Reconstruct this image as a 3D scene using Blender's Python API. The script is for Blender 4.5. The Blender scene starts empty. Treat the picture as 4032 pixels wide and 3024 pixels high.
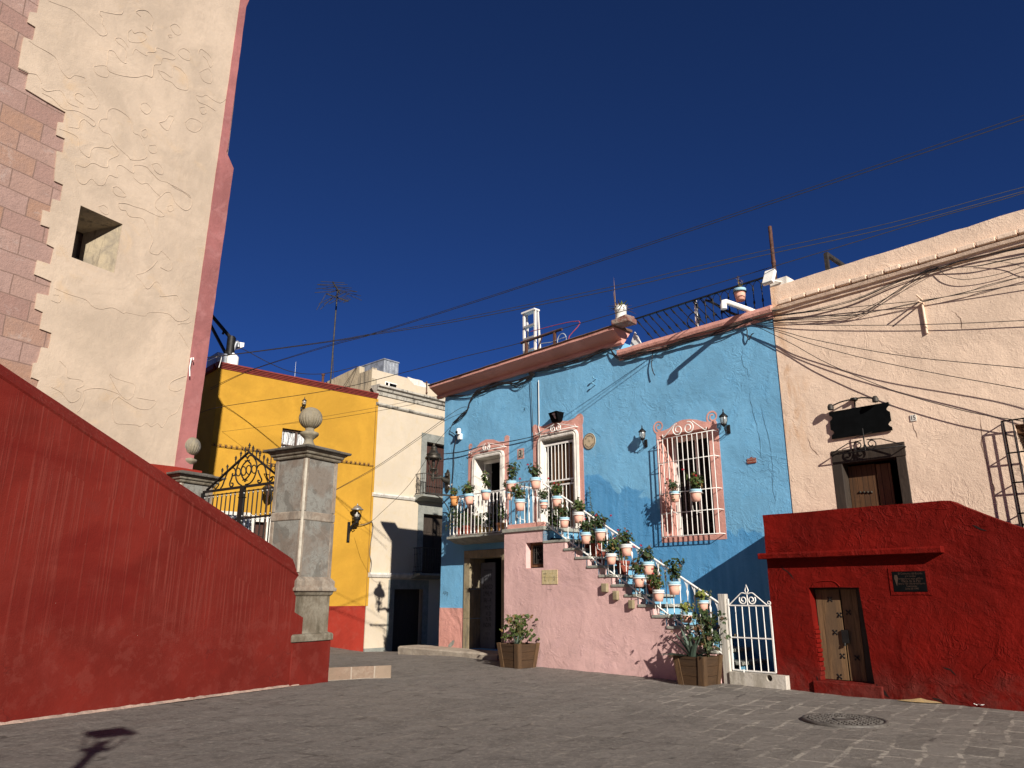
import bpy, math, random
from mathutils import Vector, Matrix, noise as mnoise
from mathutils.geometry import tessellate_polygon
SC = bpy.context.scene
COL = SC.collection
rad = math.radians
random.seed(7)

# ------------------------------------------------------------------ camera
EYE = 1.6
PITCH = rad(15.87)
FPX = 2916.9                       # focal length in photograph pixels (4032 wide)
cam_data = bpy.data.cameras.new("camera")
cam = bpy.data.objects.new("camera", cam_data)
COL.objects.link(cam)
cam.location = (0, 0, EYE)
cam.rotation_euler = (math.pi / 2 + PITCH, 0, 0)
cam_data.sensor_width = 36.0
cam_data.lens = FPX / 4032 * 36.0
cam_data.clip_end = 2000
SC.camera = cam

# ------------------------------------------------------------------ light
SUN_AZ, SUN_EL = rad(160.5), rad(25.0)          # where the sun stands (clockwise from +Y)
world = bpy.data.worlds.new("World")
SC.world = world
world.use_nodes = True
wn = world.node_tree
bg = wn.nodes["Background"]
sky = wn.nodes.new("ShaderNodeTexSky")
sky.sky_type = 'NISHITA'
sky.sun_disc = False
sky.sun_elevation = SUN_EL
sky.sun_rotation = SUN_AZ
sky.altitude = 9500
sky.air_density = 1.0
sky.dust_density = 0.0
sky.ozone_density = 10.0
deep = wn.nodes.new("ShaderNodeHueSaturation"); deep.inputs['Saturation'].default_value = 1.02; deep.inputs['Hue'].default_value = .505
wn.links.new(sky.outputs[0], deep.inputs['Color'])
wn.links.new(deep.outputs[0], bg.inputs[0])
bg.inputs[1].default_value = 0.066
sun_data = bpy.data.lights.new("sun", 'SUN')
sun_data.energy = 4.6
sun_data.angle = rad(0.5)
sun_data.color = (1.0, 0.93, 0.83)
sun = bpy.data.objects.new("sun", sun_data)
COL.objects.link(sun)
LIGHT = Vector((-math.sin(SUN_AZ) * math.cos(SUN_EL), -math.cos(SUN_AZ) * math.cos(SUN_EL), -math.sin(SUN_EL)))
sun.rotation_euler = LIGHT.to_track_quat('-Z', 'Y').to_euler()
sun.location = (10, -20, 30)
SC.view_settings.view_transform = 'Standard'
SC.view_settings.look = 'None'
SC.view_settings.gamma = 1
SC.view_settings.exposure = 0.6

# ------------------------------------------------------------------ helpers: measuring
def zoom(x0, y0, s):
    return lambda x, y: (x0 + x * s, y0 + y * s)
O = zoom(0, 0, 4032 / 2212)
Z1 = zoom(600, 1050, .54249); Z2 = zoom(600, 1750, .54249); Z3 = zoom(1600, 1450, .36166)
Z4 = zoom(1650, 2050, .36166); Z5 = zoom(2200, 1800, .36166); Z6 = zoom(2500, 2100, .3919)
Z7 = zoom(2450, 1500, .39172); Z8 = zoom(3000, 1500, .48224)
Y1 = zoom(2000, 1050, .3316); Y2 = zoom(2600, 1000, .31646); Y3 = zoom(3000, 750, .46655)
Y4 = zoom(2950, 1950, .54263); Y5 = zoom(0, 0, .48216); Y6 = zoom(0, 700, .48216)
Y7 = zoom(0, 1350, .63291); Y8 = zoom(0, 2200, .72333)
X1 = zoom(1500, 2500, .5877); X2 = zoom(2700, 2500, .60217); X3 = zoom(1180, 1050, .3015)
X4 = zoom(1700, 1800, .2411); X5 = zoom(1950, 1850, .21097); X6 = zoom(1300, 1950, .33167)
X7 = zoom(800, 1300, .12055)
W1 = zoom(800, 1740, .25316); W2 = zoom(3900, 1600, .33166); W3 = zoom(1640, 1700, .22913)
W4 = zoom(2080, 2120, .13258); W5 = zoom(1850, 2190, .199)

CP, SP = math.cos(PITCH), math.sin(PITCH)
def ray(p):
    x = (p[0] - 2016) / FPX
    y = -(p[1] - 1512) / FPX
    return Vector((x, CP - y * SP, SP + y * CP))
def at(p, Y):
    r = ray(p)
    return Vector((0, 0, EYE)) + r * (Y / r.y)
def on_ground(p, z=0.0):
    r = ray(p)
    return Vector((0, 0, EYE)) + r * ((z - EYE) / r.z)
def mpp(w):                                       # metres per photo pixel at a world point
    return (w.y * CP + (w.z - EYE) * SP) / FPX

class Frame:                                      # a vertical plane: x to the right along it, y into it, z up
    def __init__(s, x, y, az):
        a = rad(az)
        s.p = Vector((x, y)); s.d = Vector((math.sin(a), math.cos(a)))
        s.inn = Vector((-s.d.y, s.d.x))
        s.rot = math.atan2(s.d.y, s.d.x)
    def px(s, p, o=0.0):
        r = ray(p); q = s.p - s.inn * o
        t = q.dot(s.inn) / (r.x * s.inn.x + r.y * s.inn.y)
        w = Vector((r.x * t, r.y * t))
        return ((w - s.p).dot(s.d), EYE + r.z * t)
    def P(s, p, o=0.0):
        x, z = s.px(p, o)
        return Vector((x, -o, z))
    def w(s, x, o, z):
        q = s.p + s.d * x - s.inn * o
        return Vector((q.x, q.y, z))
    def poly(s, pts, o=0.0):
        return [s.px(p, o) for p in pts]

WORLD = Frame(0, 0, 90)

# ------------------------------------------------------------------ helpers: meshes
class MB:
    def __init__(s):
        s.v = []; s.f = []; s.m = []; s.s = []
    def add(s, vs, fs, mi=0, sm=False):
        b = len(s.v)
        s.v += [Vector(v) for v in vs]
        for f in fs:
            s.f.append([b + i for i in f]); s.m.append(mi); s.s.append(sm)
        return s
    def box(s, x0, x1, y0, y1, z0, z1, mi=0):
        vs = [(x0, y0, z0), (x1, y0, z0), (x1, y1, z0), (x0, y1, z0), (x0, y0, z1), (x1, y0, z1), (x1, y1, z1), (x0, y1, z1)]
        return s.add(vs, [(0, 3, 2, 1), (4, 5, 6, 7), (0, 1, 5, 4), (1, 2, 6, 5), (2, 3, 7, 6), (3, 0, 4, 7)], mi)
    def obox(s, c, hx, hy, hz, rz=0.0, mi=0, rx=0.0):
        m = Matrix.Rotation(rz, 3, 'Z') @ Matrix.Rotation(rx, 3, 'X')
        vs = [Vector(c) + m @ Vector((a * hx, b * hy, d * hz)) for d in (-1, 1) for a, b in ((-1, -1), (1, -1), (1, 1), (-1, 1))]
        return s.add(vs, [(0, 3, 2, 1), (4, 5, 6, 7), (0, 1, 5, 4), (1, 2, 6, 5), (2, 3, 7, 6), (3, 0, 4, 7)], mi)
    def bar(s, a, b, w, h=None, mi=0):            # rectangular bar between two points
        h = h or w
        a, b = Vector(a), Vector(b)
        t = (b - a).normalized()
        u = Vector((0, 0, 1)) if abs(t.z) < .9 else Vector((0, 1, 0))
        n = t.cross(u).normalized(); k = n.cross(t).normalized()
        vs = []
        for q in (a, b):
            vs += [q - n * w / 2 - k * h / 2, q + n * w / 2 - k * h / 2, q + n * w / 2 + k * h / 2, q - n * w / 2 + k * h / 2]
        return s.add(vs, [(0, 1, 2, 3), (7, 6, 5, 4), (0, 4, 5, 1), (1, 5, 6, 2), (2, 6, 7, 3), (3, 7, 4, 0)], mi)
    def tube(s, pts, r, n=8, closed=False, mi=0, sm=True):
        pts = [Vector(p) for p in pts]
        m = len(pts)
        rs = r if isinstance(r, (list, tuple)) else [r] * m
        prev = None; rings = []
        for i, p in enumerate(pts):
            if closed:
                t = (pts[(i + 1) % m] - pts[i - 1]).normalized()
            else:
                t = (pts[min(i + 1, m - 1)] - pts[max(i - 1, 0)]).normalized()
            if prev is None:
                u = Vector((0, 0, 1)) if abs(t.z) < .9 else Vector((0, 1, 0))
                prev = t.cross(u).normalized()
            prev = (prev - t * prev.dot(t))
            prev = prev.normalized() if prev.length > 1e-6 else t.orthogonal().normalized()
            k = t.cross(prev)
            rings.append([p + (prev * math.cos(a) + k * math.sin(a)) * rs[i] for a in [2 * math.pi * j / n for j in range(n)]])
        vs = [v for rg in rings for v in rg]; fs = []
        for i in range(m if closed else m - 1):
            a, b = i * n, ((i + 1) % m) * n
            for j in range(n):
                fs.append((a + j, a + (j + 1) % n, b + (j + 1) % n, b + j))
        s.add(vs, fs, mi, sm)
        if not closed:
            s.add(rings[0], [tuple(range(n))[::-1]], mi); s.add(rings[-1], [tuple(range(n))], mi)
        return s
    def lathe(s, prof, c=(0, 0, 0), n=20, mi=0, sm=True, cap=True, flute=0, fa=0.0):
        c = Vector(c); vs = []; fs = []
        for r, z in prof:
            for j in range(n):
                a = 2 * math.pi * j / n
                rr = r * (1 + (fa * math.cos(a * flute) if flute else 0))
                vs.append(c + Vector((rr * math.cos(a), rr * math.sin(a), z)))
        for i in range(len(prof) - 1):
            for j in range(n):
                a, b = i * n, (i + 1) * n
                fs.append((a + j, a + (j + 1) % n, b + (j + 1) % n, b + j))
        s.add(vs, fs, mi, sm)
        if cap:
            k = len(prof) - 1
            s.add(vs[:n], [tuple(range(n))[::-1]], mi); s.add(vs[k * n:], [tuple(range(n))], mi)
        return s
    def prism(s, poly, o0, o1, holes=(), mi=0):   # polygon in x,z; o0 = outward face, o1 = back face
        loops = [list(poly)] + [list(h) for h in holes]
        flat = [q for l in loops for q in l]
        tris = tessellate_polygon([[Vector((q[0], q[1], 0)) for q in l] for l in loops])
        n = len(flat)
        vs = [(q[0], -o0, q[1]) for q in flat] + [(q[0], -o1, q[1]) for q in flat]
        fs = []
        for a, b, c in tris:
            A, B, C = [flat[i] for i in (a, b, c)]
            cr = (B[0] - A[0]) * (C[1] - A[1]) - (B[1] - A[1]) * (C[0] - A[0])
            if abs(cr) < 1e-9: continue
            if cr < 0: b, c = c, b
            fs += [(a, b, c), (n + a, n + c, n + b)]
        k = 0
        for li, l in enumerate(loops):
            m = len(l)
            ar = sum(l[i][0] * l[(i + 1) % m][1] - l[(i + 1) % m][0] * l[i][1] for i in range(m))
            rev = (ar < 0) != (li > 0)
            for i in range(m):
                a, b = k + i, k + (i + 1) % m
                fs.append((a, n + a, n + b, b) if not rev else (b, n + b, n + a, a))
            k += m
        return s.add(vs, fs, mi)
    def sweep(s, prof, x0, x1, z0=0.0, z1=None, mi=0, sm=False, steps=1, jit=0.0):   # profile (o,z) along x
        z1 = z0 if z1 is None else z1
        n = len(prof); vs = []
        for i in range(steps + 1):
            t = i / steps; x = x0 + (x1 - x0) * t; zz = z0 + (z1 - z0) * t
            for o, z in prof:
                q = Vector((x * 3.1, o * 5, z * 5))
                vs.append((x, -(o + jit * mnoise.noise(q)), zz + z + jit * mnoise.noise(q + Vector((9, 3, 7)))))
        fs = []
        for i in range(steps):
            a, b = i * n, (i + 1) * n
            for j in range(n):
                k = (j + 1) % n
                fs.append((a + j, a + k, b + k, b + j))
        fs.append(tuple(range(n))[::-1]); fs.append(tuple(steps * n + j for j in range(n)))
        return s.add(vs, fs, mi, sm)
    def spiral(s, cx, cz, o, r0, r1, a0, turns, tr, n=5, mi=0):
        k = max(8, int(abs(turns) * 14)); pts = []
        for i in range(k + 1):
            t = i / k; a = a0 + turns * 2 * math.pi * t; r = r0 + (r1 - r0) * t
            pts.append((cx + r * math.cos(a), -o, cz + r * math.sin(a)))
        return s.tube(pts, tr, n, mi=mi)
    def ball(s, c, r, n=8, mi=0):
        prof = [(r * math.sin(math.pi * i / n) + 1e-5, -r * math.cos(math.pi * i / n)) for i in range(n + 1)]
        return s.lathe(prof, c, max(6, n), mi, True, False)

def rough_line(poly, step, amp, keep=()):         # breaks up a straight outline a little
    out = []; n = len(poly)
    for i in range(n):
        a, b = Vector(poly[i]), Vector(poly[(i + 1) % n])
        out.append(tuple(a))
        if i in keep: continue
        L = (b - a).length; k = int(L / step)
        nn = Vector((-(b - a).y, (b - a).x)).normalized() if L > 1e-6 else Vector((0, 0))
        for j in range(1, k):
            q = a + (b - a) * (j / k)
            out.append(tuple(q + nn * amp * (mnoise.noise(Vector((q.x * 2.3, q.y * 2.3, 1.7))) + .5 * mnoise.noise(Vector((q.x * 7, q.y * 7, 4.2))))))
    return out

def rect(x0, x1, z0, z1):
    return [(x0, z0), (x1, z0), (x1, z1), (x0, z1)]

def make_mesh(mb, mats, org=(0, 0, 0)):
    me = bpy.data.meshes.new("mesh")
    og = Vector(org)
    me.from_pydata([tuple(v - og) for v in mb.v], [], mb.f)
    for m in (mats if isinstance(mats, (list, tuple)) else [mats]):
        me.materials.append(m)
    me.polygons.foreach_set('material_index', mb.m)
    me.polygons.foreach_set('use_smooth', mb.s)
    me.update()
    return me

def tag(o, label=None, cat=None, group=None, kind=None):
    if label: o['label'] = label
    if cat: o['category'] = cat
    if group: o['group'] = group
    if kind: o['kind'] = kind

class Thing:
    def __init__(s, fr, name, label, cat, x=0.0, z=0.0, o=0.0, group=None):
        s.fr = fr; s.org = Vector((x, -o, z))
        e = bpy.data.objects.new(name, None)
        e.empty_display_size = .2
        COL.objects.link(e)
        e.location = fr.w(x, o, z); e.rotation_euler = (0, 0, fr.rot)
        tag(e, label, cat, group); s.e = e
    def part(s, name, mb, mats, parent=None, bevel=0, label=None, org=None):
        me = make_mesh(mb, mats, s.org)
        me.name = name
        o = bpy.data.objects.new(name, me); COL.objects.link(o)
        o.parent = parent or s.e
        if label: o['label'] = label
        if bevel: add_bevel(o, bevel)
        return o

def add_bevel(o, w, seg=2):
    b = o.modifiers.new("bevel", 'BEVEL'); b.width = w; b.segments = seg; b.limit_method = 'ANGLE'; b.angle_limit = rad(50)

def single(fr, name, label, cat, mb, mats, x=0.0, z=0.0, o=0.0, group=None, bevel=0):
    ob = bpy.data.objects.new(name, make_mesh(mb, mats, (x, -o, z)))
    ob.data.name = name
    COL.objects.link(ob)
    ob.location = fr.w(x, o, z); ob.rotation_euler = (0, 0, fr.rot)
    tag(ob, label, cat, group)
    if bevel: add_bevel(ob, bevel)
    return ob

def copy_tree(o, parent=None):
    c = o.copy(); COL.objects.link(c)
    if parent is not None: c.parent = parent
    for ch in list(o.children): copy_tree(ch, c)
    return c

def text_mesh(body, size, align='CENTER'):        # flat letters as (verts, faces) in x,z
    cu = bpy.data.curves.new("t", 'FONT'); cu.body = body; cu.size = size
    cu.align_x = align; cu.align_y = 'CENTER'; cu.resolution_u = 2
    ob = bpy.data.objects.new("t", cu); COL.objects.link(ob)
    bpy.context.view_layer.update()
    dg = bpy.context.evaluated_depsgraph_get()
    me = bpy.data.meshes.new_from_object(ob.evaluated_get(dg))
    vs = [(v.co.x, v.co.y) for v in me.vertices]; fs = [tuple(p.vertices) for p in me.polygons]
    bpy.data.objects.remove(ob); bpy.data.meshes.remove(me); bpy.data.curves.remove(cu)
    return vs, fs
def letters(mb, body, size, x, o, z, mi=0, sx=1.0, align='CENTER', rot=0.0):
    vs, fs = text_mesh(body, size, align)
    c, s_ = math.cos(rot), math.sin(rot)
    mb.add([(x + (a * sx) * c - b * s_, -o, z + (a * sx) * s_ + b * c) for a, b in vs], fs, mi)
    return mb
# ------------------------------------------------------------------ materials
class NT:
    def __init__(s, name, rough=.85, metal=0.0, spec=.3):
        s.mat = bpy.data.materials.new(name); s.mat.use_nodes = True
        s.t = s.mat.node_tree; s.b = s.t.nodes['Principled BSDF']
        s.b.inputs['Roughness'].default_value = rough
        s.b.inputs['Metallic'].default_value = metal
        s.b.inputs['Specular IOR Level'].default_value = spec
        tc = s.t.nodes.new('ShaderNodeTexCoord'); s.co = tc.outputs['Object']
    def n(s, typ, **kw):
        x = s.t.nodes.new(typ)
        for k, v in kw.items(): setattr(x, k, v)
        return x
    def l(s, a, b): s.t.links.new(a, b)
    def put(s, v, inp):
        if isinstance(v, bpy.types.NodeSocket): s.l(v, inp)
        elif isinstance(v, (tuple, list)) and len(v) == 3 and inp.type == 'RGBA': inp.default_value = (*v, 1)
        else: inp.default_value = v
    def map(s, scale=(1, 1, 1), rot=(0, 0, 0), loc=(0, 0, 0), vec=None):
        m = s.n('ShaderNodeMapping'); s.l(vec or s.co, m.inputs[0])
        m.inputs['Scale'].default_value = scale; m.inputs['Rotation'].default_value = rot; m.inputs['Location'].default_value = loc
        return m.outputs[0]
    def noise(s, scale, detail=4, rough=.55, dist=0.0, vec=None, col=False):
        x = s.n('ShaderNodeTexNoise'); s.l(vec or s.co, x.inputs['Vector'])
        x.inputs['Scale'].default_value = scale; x.inputs['Detail'].default_value = detail
        x.inputs['Roughness'].default_value = rough; x.inputs['Distortion'].default_value = dist
        return x.outputs['Color' if col else 'Fac']
    def voro(s, scale, feature='F1', vec=None, out='Distance', rnd=1.0):
        x = s.n('ShaderNodeTexVoronoi', feature=feature); s.l(vec or s.co, x.inputs['Vector'])
        x.inputs['Scale'].default_value = scale; x.inputs['Randomness'].default_value = rnd
        return x.outputs[out]
    def ramp(s, fac, a, b, lo=0.0, hi=1.0):        # smooth step from a..b to lo..hi
        m = s.n('ShaderNodeMapRange', interpolation_type='SMOOTHSTEP'); s.put(fac, m.inputs[0])
        m.inputs[1].default_value = a; m.inputs[2].default_value = b; m.inputs[3].default_value = lo; m.inputs[4].default_value = hi
        return m.outputs[0]
    def m(s, op, a, b=0.0):
        x = s.n('ShaderNodeMath', operation=op); s.put(a, x.inputs[0]); s.put(b, x.inputs[1]); return x.outputs[0]
    def mix(s, f, a, b, mode='MIX'):
        x = s.n('ShaderNodeMix', data_type='RGBA', blend_type=mode)
        s.put(f, x.inputs[0]); s.put(a, x.inputs[6]); s.put(b, x.inputs[7]); return x.outputs[2]
    def sep(s, vec=None):
        x = s.n('ShaderNodeSeparateXYZ'); s.l(vec or s.co, x.inputs[0]); return x.outputs
    def warp(s, scale, amt, vec=None):             # coordinates pushed about by noise
        x = s.n('ShaderNodeVectorMath', operation='SUBTRACT'); s.l(s.noise(scale, 3, .5, 0, vec, True), x.inputs[0]); x.inputs[1].default_value = (.5, .5, .5)
        y = s.n('ShaderNodeVectorMath', operation='SCALE'); s.l(x.outputs[0], y.inputs[0]); y.inputs['Scale'].default_value = amt
        z = s.n('ShaderNodeVectorMath', operation='ADD'); s.l(vec or s.co, z.inputs[0]); s.l(y.outputs[0], z.inputs[1])
        return z.outputs[0]
    def bump(s, h, strength=.5, dist=.02, prev=None):
        x = s.n('ShaderNodeBump'); x.inputs['Strength'].default_value = strength; x.inputs['Distance'].default_value = dist
        s.put(h, x.inputs['Height'])
        if prev: s.l(prev, x.inputs['Normal'])
        return x.outputs[0]
    def out(s, col=None, nor=None, rough=None):
        if col is not None: s.put(col, s.b.inputs['Base Color'])
        if nor is not None: s.l(nor, s.b.inputs['Normal'])
        if rough is not None: s.put(rough, s.b.inputs['Roughness'])
        return s.mat

def mul(c, k): return tuple(min(1, x * k) for x in c)
def plaster(name, c, dark=.82, light=1.12, und=.02, fine=.006, tint=None, rough=.9, crack=0.0, flake=0.0, extra=None, wrinkle=0.0, vary=1.0):
    """painted lime plaster: cloudy colour, trowel swells, grit, wrinkles, hairline cracks"""
    k = NT(name, rough, 0, .12)
    big = k.noise(.55, 5, .6, .6); mid = k.noise(2.6, 5, .62, .4); tin = k.noise(11, 4, .6)
    col = k.mix(k.ramp(big, .34, .66), mul(c, 1 - (1 - dark) * vary), mul(c, 1 + (light - 1) * vary))
    if tint: col = k.mix(k.m('MULTIPLY', k.ramp(mid, .48, .72), .55), col, tint)
    col = k.mix(k.m('MULTIPLY', k.ramp(tin, .4, .75), .18), col, mul(c, .8))
    sv = k.map((2.2, 2.2, .22)); st = k.noise(1.6, 5, .65, .3, sv)
    col = k.mix(k.m('MULTIPLY', k.ramp(st, .5, .8), .22), col, mul(c, .78))
    h = k.m('MULTIPLY', k.noise(1.3, 3, .5, .8), 1.0)
    nor = k.bump(h, 1.0, und * 3)
    h2 = k.noise(5.5, 6, .6, .5)
    nor = k.bump(h2, 1.0, und, nor)
    nor = k.bump(k.noise(40, 5, .65), 1.0, fine, nor)
    if wrinkle:
        wv = k.warp(1.1, 1.3)
        r = k.n('ShaderNodeTexNoise'); r.noise_dimensions = '3D'
        w1 = k.m('ABSOLUTE', k.m('SUBTRACT', k.noise(2.1, 5, .6, 1.2, wv), .5))
        ridge = k.m('MULTIPLY', k.ramp(w1, 0.0, .07, 1, 0), k.ramp(k.noise(.9, 2), .42, .66))
        nor = k.bump(ridge, 1.0, wrinkle, nor)
        w2 = k.m('ABSOLUTE', k.m('SUBTRACT', k.noise(6.5, 5, .6, .8), .5))
        nor = k.bump(k.m('MULTIPLY', k.ramp(w2, 0.0, .06, 1, 0), k.ramp(mid, .45, .65)), 1.0, wrinkle * .45, nor)
    if crack:
        cv = k.warp(2.0, .55)
        d = k.voro(.55, 'DISTANCE_TO_EDGE', cv)
        line = k.m('MULTIPLY', k.ramp(d, 0, .010, 1, 0), k.ramp(k.noise(.7, 2), .50, .62))
        nor = k.bump(line, -1.0, crack, nor)
        col = k.mix(k.m('MULTIPLY', line, .55), col, mul(c, .45))
    if flake:
        fl = k.ramp(k.noise(3.1, 6, .7, .5), .66, .69)
        col = k.mix(k.m('MULTIPLY', fl, flake), col, mul(c, 1.5))
        nor = k.bump(fl, -.6, .01, nor)
    if extra: col, nor = extra(k, col, nor)
    return k.out(col, nor)

def simple(name, c, rough=.6, metal=0.0, vary=.18, scale=6, bump=.002, spec=.4, c2=None):
    k = NT(name, rough, metal, spec)
    f = k.noise(scale, 5, .6)
    col = k.mix(k.ramp(f, .35, .68), mul(c, 1 - vary), c2 or mul(c, 1 + vary))
    return k.out(col, k.bump(k.noise(scale * 5, 4, .6), 1.0, bump))

def wood(name, c, c2, grain=(3, 3, .35), scale=9, rough=.7, planks=0.0, ax=0):
    k = NT(name, rough, 0, .3)
    v = k.map(grain)
    g = k.noise(scale, 7, .7, 1.2, v); g2 = k.noise(scale * .3, 3, .5, .5, v)
    col = k.mix(k.ramp(g, .36, .66), mul(c, .55), c)
    col = k.mix(k.m('MULTIPLY', k.ramp(g2, .4, .65), .75), col, c2)
    nor = k.bump(g, .8, .004)
    if planks:
        s = k.sep()[ax]
        fr = k.m('FRACT', k.m('DIVIDE', s, planks)); gap = k.ramp(k.m('ABSOLUTE', k.m('SUBTRACT', fr, .5)), .44, .49)
        rnd = k.n('ShaderNodeTexWhiteNoise'); rnd.noise_dimensions = '1D'
        k.l(k.m('FLOOR', k.m('DIVIDE', s, planks)), rnd.inputs['W'])
        col = k.mix(k.m('MULTIPLY', rnd.outputs['Value'], .5), col, mul(c, .5))
        col = k.mix(gap, col, (.008, .006, .005))
        nor = k.bump(gap, -1.0, .012, nor)
    return k.out(col, nor)

M = {}
# walls
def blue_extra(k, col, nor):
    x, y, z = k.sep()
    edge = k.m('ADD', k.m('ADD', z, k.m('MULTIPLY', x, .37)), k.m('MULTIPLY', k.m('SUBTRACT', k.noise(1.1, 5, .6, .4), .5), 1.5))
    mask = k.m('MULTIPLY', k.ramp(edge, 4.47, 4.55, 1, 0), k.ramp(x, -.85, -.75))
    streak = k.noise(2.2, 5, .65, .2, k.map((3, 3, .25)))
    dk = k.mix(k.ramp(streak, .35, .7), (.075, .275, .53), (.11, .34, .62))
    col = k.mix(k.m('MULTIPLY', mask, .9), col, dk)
    pale = k.m('MULTIPLY', k.ramp(k.noise(1.5, 6, .7, .3, k.map((1.6, 1.6, .35))), .58, .74), .22)
    col = k.mix(pale, col, (.33, .52, .67))
    return col, nor
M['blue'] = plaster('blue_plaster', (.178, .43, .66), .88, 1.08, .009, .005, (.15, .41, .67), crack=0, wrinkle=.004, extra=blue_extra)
def peach_extra(k, col, nor):
    x, y, z = k.sep()
    near = k.ramp(k.m('ADD', x, k.m('MULTIPLY', k.m('SUBTRACT', k.noise(1.3, 4, .6), .5), 1.1)), -.1, .75, 1, 0)
    hi = k.m('MULTIPLY', k.ramp(z, 3.6, 5.0), near)
    col = k.mix(k.m('MULTIPLY', k.m('MULTIPLY', hi, k.ramp(k.noise(2.4, 5, .6, .5, k.map((1.5, 1.5, .5))), .42, .62)), .75), col, (.62, .36, .19))
    dirt = k.m('MULTIPLY', k.ramp(k.noise(1.8, 6, .7, .2, k.map((2, 2, .3))), .55, .75), k.ramp(z, 6.5, 7.6))
    col = k.mix(k.m('MULTIPLY', dirt, .35), col, (.42, .33, .25))
    pit = k.m('MULTIPLY', k.ramp(k.noise(9, 5, .65), .5, .62), k.ramp(k.noise(.8, 2, .5), .52, .66))
    nor = k.bump(pit, -1.0, .03, nor)
    return col, nor
M['peach'] = plaster('peach_plaster', (.82, .63, .485), .9, 1.08, .007, .006, (.84, .655, .51), crack=.006, wrinkle=.003, extra=peach_extra)
def pink_extra(k, col, nor):
    x, y, z = k.sep()
    low = k.m('MULTIPLY', k.ramp(z, 0.1, 1.3, 1, 0), k.ramp(k.noise(3, 6, .7, .4), .48, .66))
    col = k.mix(k.m('MULTIPLY', low, .35), col, (.42, .28, .27))
    return col, nor
M['pink'] = plaster('pink_plaster', (.67, .43, .405), .88, 1.08, .010, .006, (.64, .41, .41), wrinkle=.003, extra=pink_extra)
M['salmon'] = plaster('salmon_paint', (.66, .34, .285), .85, 1.1, .012, .006, None)
M['salmon_low'] = plaster('salmon_dado_paint', (.63, .31, .26), .85, 1.1, .02, .008, (.60, .30, .26), wrinkle=.006)
def tower_extra(k, col, nor):
    wv = k.warp(.75, 1.3); wv2 = k.warp(2.6, .14, wv)
    n1 = k.noise(.62, 1.0, .4, .9, wv2)
    d1 = k.m('ABSOLUTE', k.m('SUBTRACT', n1, .455))
    line = k.ramp(d1, .0025, .0085, 1, 0)
    n2 = k.noise(1.15, 1.0, .4, .5, wv2)
    d2 = k.m('ABSOLUTE', k.m('SUBTRACT', n2, .635)); line2 = k.ramp(d2, .003, .0105, 1, 0)
    lines = k.m('MAXIMUM', line, line2)
    keep = k.ramp(k.noise(.35, 2), .34, .42)
    lines = k.m('MULTIPLY', k.m('MULTIPLY', lines, keep), .12)
    nor = k.bump(lines, -1.0, .035, nor)
    col = k.mix(k.m('MULTIPLY', lines, .28), col, (.27, .18, .11))
    x, y, z = k.sep()
    st = k.m('MULTIPLY', k.ramp(k.noise(1.3, 6, .65, .5), .52, .7), k.ramp(k.noise(.4, 2), .45, .6))
    col = k.mix(k.m('MULTIPLY', st, .4), col, (.55, .37, .20))
    gr = k.m('MULTIPLY', k.ramp(k.noise(2.2, 6, .7, .3), .5, .75), .3)
    col = k.mix(gr, col, (.36, .29, .22))
    return col, nor
M['tower'] = plaster('tower_plaster', (.495, .395, .305), .88, 1.1, .009, .005, (.53, .42, .32), extra=tower_extra)
M['rose'] = plaster('rose_paint', (.33, .13, .125), .8, 1.18, .012, .005, (.40, .19, .185))
def stone_courses(name, cols, bw, bh, mortar, msize=.012, warp=.05, bump=.03, rough=.9):
    k = NT(name, rough, 0, .2)
    sx, sy, sz = k.sep(k.warp(1.2, warp))
    cb = k.n('ShaderNodeCombineXYZ'); k.l(sx, cb.inputs[0]); k.l(sz, cb.inputs[1])
    br = k.n('ShaderNodeTexBrick'); k.l(cb.outputs[0], br.inputs['Vector'])
    br.inputs['Scale'].default_value = 1; br.inputs['Brick Width'].default_value = bw; br.inputs['Row Height'].default_value = bh
    br.inputs['Mortar Size'].default_value = msize; br.inputs['Mortar Smooth'].default_value = .5
    br.inputs['Color1'].default_value = (0, 0, 0, 1); br.inputs['Color2'].default_value = (1, 1, 1, 1); br.inputs['Mortar'].default_value = (.5, .5, .5, 1)
    br.inputs['Bias'].default_value = 0
    f = br.outputs['Fac']
    bwc = k.n('ShaderNodeSeparateColor'); k.l(br.outputs['Color'], bwc.inputs[0])
    v = bwc.outputs[0]
    c = k.mix(k.ramp(v, .0, .5), cols[0], cols[1]); c = k.mix(k.ramp(v, .5, 1.0), c, cols[2])
    c = k.mix(k.m('MULTIPLY', k.ramp(k.noise(4, 6, .7), .35, .7), .5), c, mul(cols[1], .7))
    pale = k.ramp(k.noise(1.3, 7, .75, .4), .54, .66)
    c = k.mix(k.m('MULTIPLY', pale, .42), c, cols[3])
    c = k.mix(k.ramp(k.noise(22, 4, .7), .66, .72), c, mul(cols[1], .45))
    c = k.mix(f, c, mortar)
    nor = k.bump(f, -1.0, bump); nor = k.bump(k.noise(14, 6, .7), 1.0, .02, nor)
    return k.out(c, nor)
M['quoin'] = stone_courses('quoin_stone', [(.31, .185, .155), (.37, .245, .21), (.35, .205, .14), (.45, .39, .36)], .78, .42, (.21, .135, .11), .016, .07, .05)
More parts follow.
